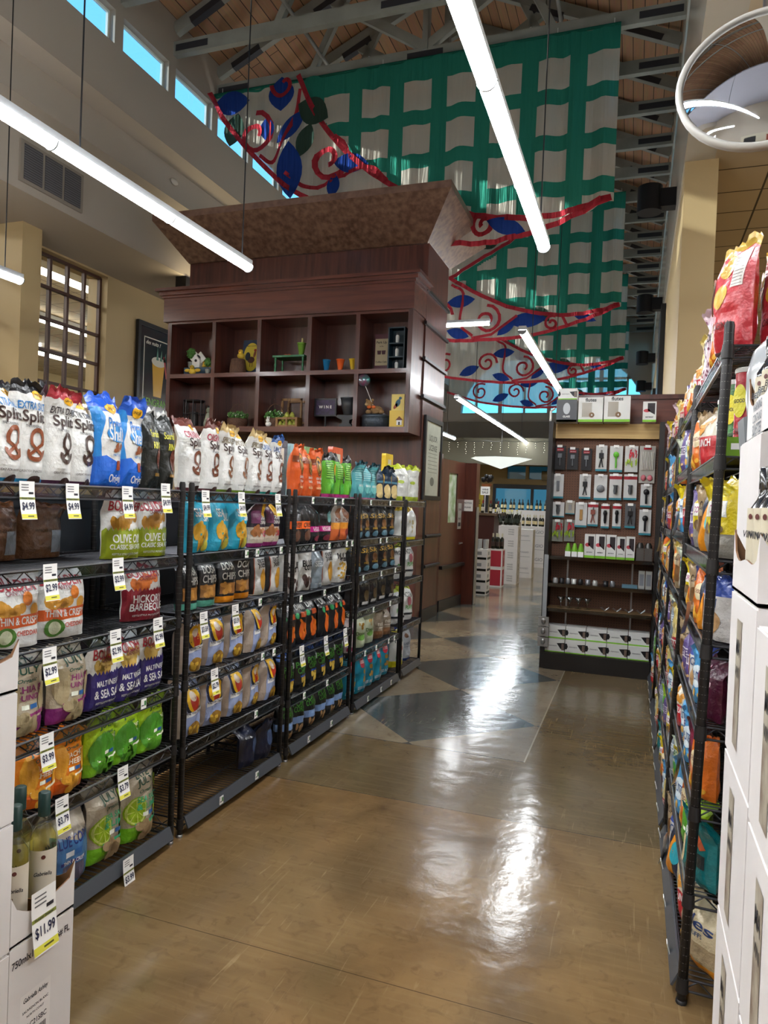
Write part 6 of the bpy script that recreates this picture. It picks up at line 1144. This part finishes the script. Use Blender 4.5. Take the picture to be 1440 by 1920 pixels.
gbox('white flute glass box on display top, left of pair', -.565, -.335, 2.432, 2.67, 7.2, 7.38, 3, 'boxes on top of the display'); gbox('white flute glass box on display top, right of pair', -.325, -.085, 2.432, 2.68, 7.2, 7.38, 3, 'boxes on top of the display'); gbox('narrow white and green box at right of display top', .03, .15, 2.432, 2.625, 7.2, 7.3, 0, 'boxes on top of the display')
t = thing('corkscrew_strip', 'grey clip strip of boxed corkscrews on display left edge', 'strip', (-.80, 7.105, .2)); MB().box(-.02, .02, -.004, 0, .3, .92, mat('#8f9294', .4)).build('clip_strip', t)
m = MB()
for q in range(3): m.box(-.05, .05, -.03, -.005, .02+q*.1, .11+q*.1, mat('#8c8884', .25)); m.sph((0, -.035, .07+q*.1), (.022, .01, .03), steel)
m.build('hanging_packs', t)
# ================================================================ BANNERS
green = cloth('#2f7866', .6); sheer = cloth('#c4bcae', .55, .28); redc = cloth('#b23a44', .45); bluec = cloth('#2c4690', .5); olive = cloth('#3c4e44', .45)
def interp(P, x):
    if x <= P[0][0]: return P[0][1]
    for (a, b), (c, d) in zip(P, P[1:]):
        if a <= x <= c: return b+(d-b)*(x-a)/(c-a)
    return P[-1][1]
D1 = dict(U=[(-4.86, 7.70), (-4.56, 7.11), (-4.19, 6.64), (-3.8, 6.27), (-3.47, 6.03), (-2.9, 5.7), (-2.19, 5.44), (-1.47, 5.32), (-1.06, 5.34), (-.46, 5.5)], L=[(-6.36, 7.68), (-6.06, 7.2), (-5.67, 6.75), (-5.11, 6.21), (-4.8, 6.0), (-3.8, 5.45), (-2.8, 5.12), (-2.11, 5.06), (-1.74, 5.08), (-1.21, 5.18), (-.46, 5.49)], x0=-6.36, xg=-4.86)
D2 = dict(U=[(-6.3, 5.6), (-5.2, 5.9), (-3.8, 6.24), (-3.18, 5.88), (-2.46, 5.56), (-1.56, 5.38), (-.85, 5.43), (-.46, 5.54)], L=[(-6.36, 5.5), (-5.2, 5.15), (-3.82, 4.97), (-3.14, 4.95), (-2.07, 5.01), (-1.05, 5.28), (-.46, 5.52)], D=[(-3.8, 6.24), (-3.21, 6.59), (-2.62, 6.89), (-2.0, 7.35), (-1.72, 7.70)], x0=-6.36, xg=-3.8)
def banner(label, Yb, D, deco):
    t = thing('hanging_banner', label, 'banner', (0, Yb, 0), 0, 'green lattice fabric banners')
    def yy(x, z): return .03*sin(x*17+z*.3+2*noise.noise(Vector((x*3, z*.3, 1))))*(.5+.5*min(1, (8-z)/2))+.05*noise.noise(Vector((x*5, z*.5, Yb)))
    g, s = MB(), MB(); n = 118; top = 7.70; x1 = -.42; dx = (x1-D['x0'])/n
    cols_ = [(-4.31-1.22+.615*i-.2, -4.31-1.22+.615*i+.2) for i in range(9)]; rows = [(7.0-.60*j, 7.4-.60*j) for j in range(5)]
    xs = sorted(set([round(D['x0']+dx*i, 4) for i in range(n+1)]+[round(q, 4) for c in cols_ for q in c if D['x0'] < q < x1]))
    xs = [xs[0]]+[b for a, b in zip(xs, xs[1:]) if b-a > .004]
    def quad(mb, a, b, za0, za1, zb0, zb1, m):
        k = max(1, int((za1-za0)/.35)); vs = []
        for i in range(k+1): f = i/k; p = (a, za0+(za1-za0)*f); q = (b, zb0+(zb1-zb0)*f); vs += [(p[0], yy(*p), p[1]), (q[0], yy(*q), q[1])]
        mb.add(vs, [(2*i, 2*i+1, 2*i+3, 2*i+2) for i in range(k)], m, True)
    for a, b in zip(xs, xs[1:]):
        m_ = (a+b)/2; U = [interp(D['U'], q) for q in (a, b)]; L_ = [interp(D['L'], q) for q in (a, b)]
        if 'D' in D:
            if m_ < D['D'][0][0]: quad(s, a, b, L_[0], top, L_[1], top, sheer); continue
            tp = [min(top, interp(D['D'], q)) if q < D['D'][-1][0] else top for q in (a, b)]
            if min(tp) < top: quad(s, a, b, tp[0], top, tp[1], top, sheer)
        else:
            if m_ < D['xg']: quad(s, a, b, L_[0], top-.04, L_[1], top-.04, sheer); quad(g, a, b, top-.04, top, top-.04, top, green); continue
            tp = [top, top]
        if L_[0] < U[0] or L_[1] < U[1]: quad(s, a, b, min(L_[0], U[0]), U[0], min(L_[1], U[1]), U[1], sheer)
        insq = any(c[0]-.002 <= m_ <= c[1]+.002 for c in cols_); segs = []; lo = (U[0], U[1])
        if insq:
            for r0, r1 in sorted(rows):
                z0 = max(r0, max(U)); z1 = min(r1, min(tp)-.06)
                if z1-z0 > .03 and z0 > min(U)-.5:
                    quad(g, a, b, lo[0], z0, lo[1], z0, green); quad(s, a, b, z0, z1, z0, z1, sheer); lo = (z1, z1)
        quad(g, a, b, lo[0], tp[0], lo[1], tp[1], green)
    g.build('lattice_cloth', t); s.build('sheer_cloth', t); r = MB()
    def ribbon(P, w, sm=True):
        if sm and len(P) > 3:
            V = [Vector(q) for q in P]; V = [2*V[0]-V[1]]+V+[2*V[-1]-V[-2]]; P = []
            for i in range(1, len(V)-2):
                for j in range(5):
                    t_ = j/5; a0, a1, a2, a3 = V[i-1:i+3]; P.append(tuple(.5*((2*a1)+(a2-a0)*t_+(2*a0-5*a1+4*a2-a3)*t_*t_+(3*a1-a0-3*a2+a3)*t_**3)))
            P.append(tuple(V[-2]))
        for k_ in range(len(P)-1):
            a, b = Vector((P[k_][0], P[k_][1])), Vector((P[k_+1][0], P[k_+1][1])); d = (b-a).normalized() if (b-a).length else Vector((1, 0)); n_ = Vector((-d.y, d.x))*w/2; ext = d*w*.2
            for sy in (-.10,): r.add([(p.x, sy+yy(p.x, p.y), p.y) for p in (a-n_-ext, b-n_+ext, b+n_+ext, a+n_-ext)], [(0, 1, 2, 3)], redc)
    def spiral(cx, cz, R, turns=1.35, a0=0, w=.06, dr=1): ribbon([(cx+dr*(R*(1-.78*i/22))*cos(a0+turns*2*pi*i/22), cz+(R*(1-.78*i/22))*sin(a0+turns*2*pi*i/22)) for i in range(23)], w, False)
    ribbon(D['U'] if 'D' not in D else D['U'][2:], .075); ribbon(D['L'], .07)
    if 'D' in D: ribbon(D['D'], .07)
    for q in deco['sp']: spiral(*q)
    for q in deco.get('rb', []): ribbon(q, .055)
    r.build('red_scrollwork', t); lf = MB()
    for cx, cz, ln, wd, rot, c in deco['lf']:
        n_ = 8; P = [(ln/2*(2*i/n_-1), wd/2*(1-(2*i/n_-1)**2)) for i in range(n_+1)]+[(ln/2*(1-2*i/n_), -wd/2*(1-(2*i/n_-1)**2)) for i in range(1, n_)]
        lf.add([(cx+x*cos(rot)-z*sin(rot), -.085+yy(cx, cz), cz+x*sin(rot)+z*cos(rot)) for x, z in P], [tuple(range(len(P)))], {'b': bluec, 'o': olive}[c])
    lf.build('leaf_applique', t)
    h = MB(); h.cyl((D['x0'], 0, top), (x1, 0, top), .018, green, 8)
    h.build('top_pole', t); st_ = MB()
    for q in (-6.2, -4.9, -3.6, -2.4, -1.2, -.5): st_.cyl((q, 0, top), (q, 0, 7.78), .005, mat('#cfcfca', .5), 5)
    st_.build('hanging_cord', t); return t
dec1 = dict(sp=[(-5.55, 6.95, .33, 1.3, pi/2, .07, -1), (-4.35, 6.55-.12, .33, 1.4, pi*.6, .075, -1), (-5.1, 7.62, .2, .8, pi, .06), (-2.05, 5.30, .17, 1.2, 2.2, .06), (-3.1, 5.42, .2, 1.2, 1.2, .06)], rb=[[(-5.0, 6.3), (-4.6, 6.05), (-4.1, 6.2), (-3.7, 6.25), (-3.45, 6.05)], [(-5.45, 6.62), (-5.25, 6.5), (-5.1, 6.75), (-4.9, 7.1), (-4.83, 7.5)]],
            lf=[(-6.0, 7.5, .62, .36, 0, 'b'), (-5.15, 7.5, .5, .42, pi/2, 'b'), (-5.35, 7.0, .35, .24, pi/2, 'b'), (-4.95, 6.98, .62, .24, .75, 'b'), (-4.95, 6.35, .85, .42, 1.65, 'b'), (-4.72, 6.75, .5, .28, 1.2, 'o'), (-4.6, 7.15, .55, .4, -.5, 'o'), (-5.95, 7.1, .5, .35, 1.3, 'o'), (-4.0, 6.35, .55, .28, -.15, 'b'), (-4.25, 6.05, .34, .2, 1.4, 'b'), (-1.75, 5.24, .55, .22, -.35, 'b'), (-3.7, 5.62, .5, .22, -.4, 'b'), (-2.5, 5.25, .4, .18, .6, 'o')])
dec2 = dict(sp=[(-4.0, 5.5, .28, 1.4, 0, .06), (-3.0, 5.35, .3, 1.4, pi/2, .06, -1), (-1.7, 5.22, .15, 1.3, 1.2, .05), (-5.2, 5.5, .3, 1.4, 1, .06), (-4.6, 6.9, .3, 1.4, 2, .06), (-3.4, 7.2, .25, 1.3, 0, .06)], rb=[[(-3.75, 6.1), (-3.5, 5.9), (-3.55, 5.3), (-3.3, 5.05)], [(-3.3, 5.0), (-2.9, 5.05), (-2.4, 5.4)], [(-1.5, 5.35), (-1.4, 5.15)]],
            lf=[(-3.55, 5.75, .6, .26, .1, 'b'), (-2.2, 5.32, .8, .3, .05, 'b'), (-1.9, 5.42, .4, .24, -.8, 'o'), (-1.1, 5.33, .5, .16, -.35, 'b'), (-3.6, 5.1, .5, .22, -.3, 'b'), (-2.6, 5.2, .5, .2, .7, 'b'), (-4.5, 5.3, .6, .26, .4, 'b'), (-3.0, 6.95, .45, .3, .6, 'o'), (-2.75, 7.2, .35, .3, 1.2, 'b'), (-3.9, 6.7, .6, .28, -.5, 'b')])
banner('nearest green lattice banner with red scrolls, above the wooden tower', 9.4, D1, dec1); banner('second green lattice banner from the front, seen right of tower', 14.4, D2, dec2)
banner('third green lattice banner from the front', 19.4, D2, dec2); banner('farthest green lattice banner before the arched window', 24.3, D2, dec2)
# ================================================================ FAR END OF THE AISLE
wht2 = mat('#cfccc9', .5); drk = mat('#101412', .25)
def stack(lbl, x, y, w, d, h, n, dec, c=wht2, group='far carton stacks'):
    for i in range(n):
        t = thing('carton', '%s, %s from the floor' % (lbl, ORD[i]), 'carton', (x, y, i*(h+.002)), 0, group); m = MB(); m.box(-w/2, w/2, -d/2, d/2, 0, h, c); m.build('carton_body', t)
        g = MB(); dec(g, w/2, d/2, h); g.build('print', t)
    return n*(h+.002)
def dk_dec(g, w, d, h):
    for sx, o, ux in ((w, (0, -d-.001, 0), X), (d, (w+.001, 0, 0), Y)):
        g.flat([(-sx*.8, .02), (sx*.9, .02), (sx*.9, h*.3), (-sx*.8, h*.3)], o, ux, Z, drk); g.flat([(-sx*.5, h*.5), (sx*.2, h*.5), (sx*.2, h*.8), (-sx*.5, h*.8)], o, ux, Z, mat('#77787a', .5))
def red_dec(g, w, d, h): 
    g.flat([(-w*.85, .03), (w*.8, .03), (w*.8, h-.03), (-w*.85, h-.03)], (0, -d-.001, 0), X, Z, mat('#9c1f30', .5)); g.flat([(-d*.85, .03), (d*.85, .03), (d*.85, h-.03), (-d*.85, h-.03)], (w+.001, 0, 0), Y, Z, mat('#9c1f30', .5)); g.disc(.0, h*.6, .03, .04, (w+.002, 0, 0), Y, Z, mat('#d8a0a0', .5)); g.text('SOL', .08, (w+.003, 0, h*.45), Y, Z, mat('#d8a0a0', .5))
def ink_dec(g, w, d, h): 
    g.disc(0, h*.6, .02, .05, (w+.001, 0, 0), Y, Z, txt); g.text('A', .06, (w+.002, 0, h*.3), Y, Z, txt)
    for i in range(3): g.text('WINES', .12, (w*.3, -d-.002, h*(.3+.2*i)), X, Z, mat('#7a7a7c', .5))
def lt_dec(g, w, d, h): g.text('POGGIO', w*1.1, (0, -d-.002, h*.6), X, Z, mat('#8a8a8c', .5)); g.flat([(-w*.7, h*.3), (w*.7, h*.3), (w*.7, h*.33), (-w*.7, h*.33)], (0, -d-.002, 0), X, Z, mat('#9a9a9a', .5))
z1 = stack('white and black case beside the red post', -2.54, 12.55, .24, .34, .2, 4, dk_dec)
for i, (a, b) in enumerate([(-.06, -.08), (.06, -.08), (-.06, .06), (.06, .06)]): m = MB(); m.lathe([(.035, 0), (.04, .16), (.04, .17)], (0, 0, 0), mat('#a9adae', .2, .3), 12); tag(m.build('glass_tumbler', loc=(-2.54+a, 12.55+b, z1)), 'pale glass on the black and white cases, %s' % ORD[i], 'glass', 'glasses on the far cases')
z2 = stack('red case with white bands', -2.52, 13.9, .26, .26, .37, 2, red_dec); z3 = stack('white case with ink mark behind red cases', -2.42, 14.7, .40, .40, .235, 5, ink_dec)
z4 = stack('tall white case near the far bottles', -2.30, 16.2, .36, .36, .36, 3, lt_dec); z5 = stack('white case in the far right column', -2.46, 19.2, .80, .4, .36, 3, lt_dec); z6 = stack('white case at the back centre', -3.15, 18.2, .8, .4, .40, 3, lt_dec)
def farb(n, x0, x1, y0, y1, z, cap, lab, label, group, tilt=0.):
    t = None; gb = mat('#0e1410', .15)
    for i in range(n):
        r = i % 2; x = x0+(x1-x0)*(i/(max(1, n-1))); y = y0+(y1-y0)*r
        if t is None:
            t = thing('wine_bottle', '', 'bottle', (0, 0, 0), 0, group); MB().lathe([(.037, 0), (.037, .19), (.014, .23), (.014, .3)], (0, 0, 0), gb, 10).build('glass_body', t); MB().lathe([(.038, .05), (.038, .14)], (0, 0, 0), mat(lab, .5), 10).build('label', t); MB().lathe([(.016, .23), (.016, .302)], (0, 0, 0), mat(cap, .4), 8).build('capsule', t); o = t
        else: o = dup(t, (0, 0, 0))
        o.location = (x, y, z); o['label'] = '%s, %s from left' % (label, ORD[i]); 
        if tilt: o.rotation_euler = (0, tilt*(1 if i % 3 else -1), 0); o.location[2] += .02
farb(9, -2.58, -2.26, 14.55, 14.85, z3, '#cfcfc0', '#2c342c', 'dark bottle leaning in the open white case', 'bottles on the white cases', .25)
farb(4, -2.60, -2.44, 13.85, 13.95, z2, '#c9c4a8', '#3a2a24', 'bottle on top of the red cases', 'bottles on the red cases')
farb(9, -2.80, -2.12, 19.1, 19.25, z5+.0, '#c9c0a0', '#c9b98c', 'dark bottle on the far right white column', 'bottles on the far white column')
farb(8, -3.5, -2.85, 18.1, 18.3, z6+.0, '#d8c83a', '#1c1c1c', 'yellow-capped bottle on back centre cases', 'bottles on the centre cases')
t = thing('wine_display_tiers', 'tiered dark display table of bottles at far centre', 'table', (-3.75, 17.2, 0)); MB().box(-.55, .62, -.5, .5, 0, 1.35, mat('#3f1d17', .4)).build('cabinet_body', t); MB().box(-.62, .68, -.55, .55, 1.35, 1.41, mat('#5a4630', .5)).build('table_top', t)
farb(12, -4.2, -3.15, 16.8, 17.3, 1.41, '#8a2430', '#d0cbb8', 'dark bottle on the far tiered table', 'bottles on the tiered table')
tt = thing('tiered_shelf', 'white riser with bottles behind the centre cases', 'shelf', (-2.95, 20.4, 0)); MB().box(-.9, .9, -.2, .2, 0, 1.5, wht2).build('riser', tt)
farb(14, -3.75, -2.15, 20.3, 20.5, 1.5, '#1a1a1c', '#c9b98c', 'bottle on the far white riser', 'bottles on the far riser')
# sign on stand, black plant ornament, yellow poster, roller housing, glass umbrellas
t = thing('sign_stand', 'small white sign on thin stand by tiered table', 'sign', (-3.35, 16.6, 1.412)); MB().cyl((0, 0, 0), (0, 0, .5), .008, white).build('post', t); m = MB(); m.box(-.11, .11, -.005, .005, .42, .62, paper); m.text('WINE', .15, (0, -.006, .55), X, Z, txt); m.text('SALE', .15, (0, -.006, .48), X, Z, txt); m.build('placard', t)
t = thing('potted_plant', 'dark plant in an orange pot above the tiered table', 'plant', (-3.6, 18.0, 2.0)); MB().lathe([(.1, 0), (.14, .14)], (0, 0, 0), mat('#a0643c', .6), 14).build('pot', t); m = MB()
for i in range(14): m.sph((rn.uniform(-.12, .12), rn.uniform(-.1, .1), .2+rn.uniform(0, .14)), .06, dk, 6)
m.build('foliage', t); MB().box(-.05, .05, -.05, .05, -.59, 0, bf).build('stand', t)
m = MB(); m.box(-4.25, -3.8, 18.6, 18.65, 1.45, 1.9, mat('#9a8a24', .5)); m.text('SALE', .3, (-4.02, 18.59, 1.68), X, Z, txt); m.box(-4.06, -4.0, 18.65, 18.68, 0, 1.5, bf); tag(m.build('yellow_sign'), 'yellow poster sign standing by the far tiered table', 'sign')
m = MB(); m.cyl((-3.2, 25.9, 2.74), (-.2, 25.9, 2.74), .17, mat('#8f8264', .5), 16); m.box(-3.2, -.2, 25.95, 26.4, 2.6, 2.9, mat('#8f8264', .5)); tag(m.build('air_curtain'), 'beige cylindrical air curtain above the far entrance doors', 'air curtain')
um = mat('#dfe6e2', .4, emit=.6)
for i, (x, y, z, r) in enumerate([(-3.95, 24.0-2.2, 3.05, .95), (-1.9, 22.8, 3.02, .7)]):
    m = MB(); n = 8; m.add([(x, y, z-.32)]+[(x+r*cos(2*pi*k/n), y+r*sin(2*pi*k/n), z) for k in range(n)], [(0, 1+(k+1) % n, 1+k) for k in range(n)]+[tuple(range(1, n+1))], um); lp = m.build('canopy_lamp'); tag(lp, 'white inverted-pyramid canopy lamp near entrance, %s of two' % ('left', 'right')[i], 'lamp'); c_ = MB(); c_.cyl((x, y, z), (x, y, 9.3), .006, dk); c_.build('suspension_wire', lp)
t = thing('icicle_lights', 'string of small icicle lights hung across the far bulkhead', 'string lights', (0, 17.5, 0)); zc = 3.2
MB().path([(-8.4, 0, zc+.4)]+[(-4.6+i*.25, 0, zc-.03*(i % 2)) for i in range(20)]+[(.35, 0, zc+.3)], .005, dk, 4).build('main_wire', t); bul = mat('#fff6dc', .4, emit=2.5)
for i in range(22):
    x = -4.5+i*.215; n = rn.choice((3, 4, 5, 6)); m = MB(); m.cyl((x, 0, zc), (x, 0, zc-.055*n), .002, dk, 3)
    for j in range(n): m.sph((x+rn.uniform(-.012, .012), 0, zc-.055*(j+1)), .006, bul, 6)
    m.build('light_drop', t)
for i, (x, z) in enumerate([(-1.35, 3.75), (-1.2, 2.95)]): m = MB(); m.box(x-.25, x+.25, 23.6, 24.0, z, z+.4*(1+i*.6), blackm); tag(m.build('wall_speaker'), 'black box speaker on the far bulkhead, %s' % ('upper', 'lower')[i], 'speaker')
# ================================================================ BEHIND THE CAMERA (seen in the mirror)
cw = mat('#7a5234', .5, var=.15, vs=6)
for i, (x0, x1, y0, y1) in enumerate([(-4.5, -2.2, -3.2, -2.2), (-1.6, 1.6, -4.2, -3.4)]):
    t = thing('service_counter', 'wooden service counter behind the viewpoint, %s one' % ('left', 'right')[i], 'counter', (x0, y0, 0)); MB().box(0, x1-x0, 0, y1-y0, 0, .9, cw).build('counter_front', t); MB().box(-.03, x1-x0+.03, -.03, y1-y0+.03, .9, .95, mat('#b9c4bc', .2)).build('counter_top', t)
m = MB(); m.box(-3, 2, -5.98, -5.9, 1.2, 2.4, mat('#b8b09c', .5)); m.box(-2.6, -1.2, -5.9, -5.88, 1.4, 2.2, dk); m.box(0, 1.2, -5.9, -5.88, 1.4, 2.2, mat('#8a3a2a', .5)); tag(m.build('menu_board'), 'pale menu board on the wall behind the viewpoint', 'board')
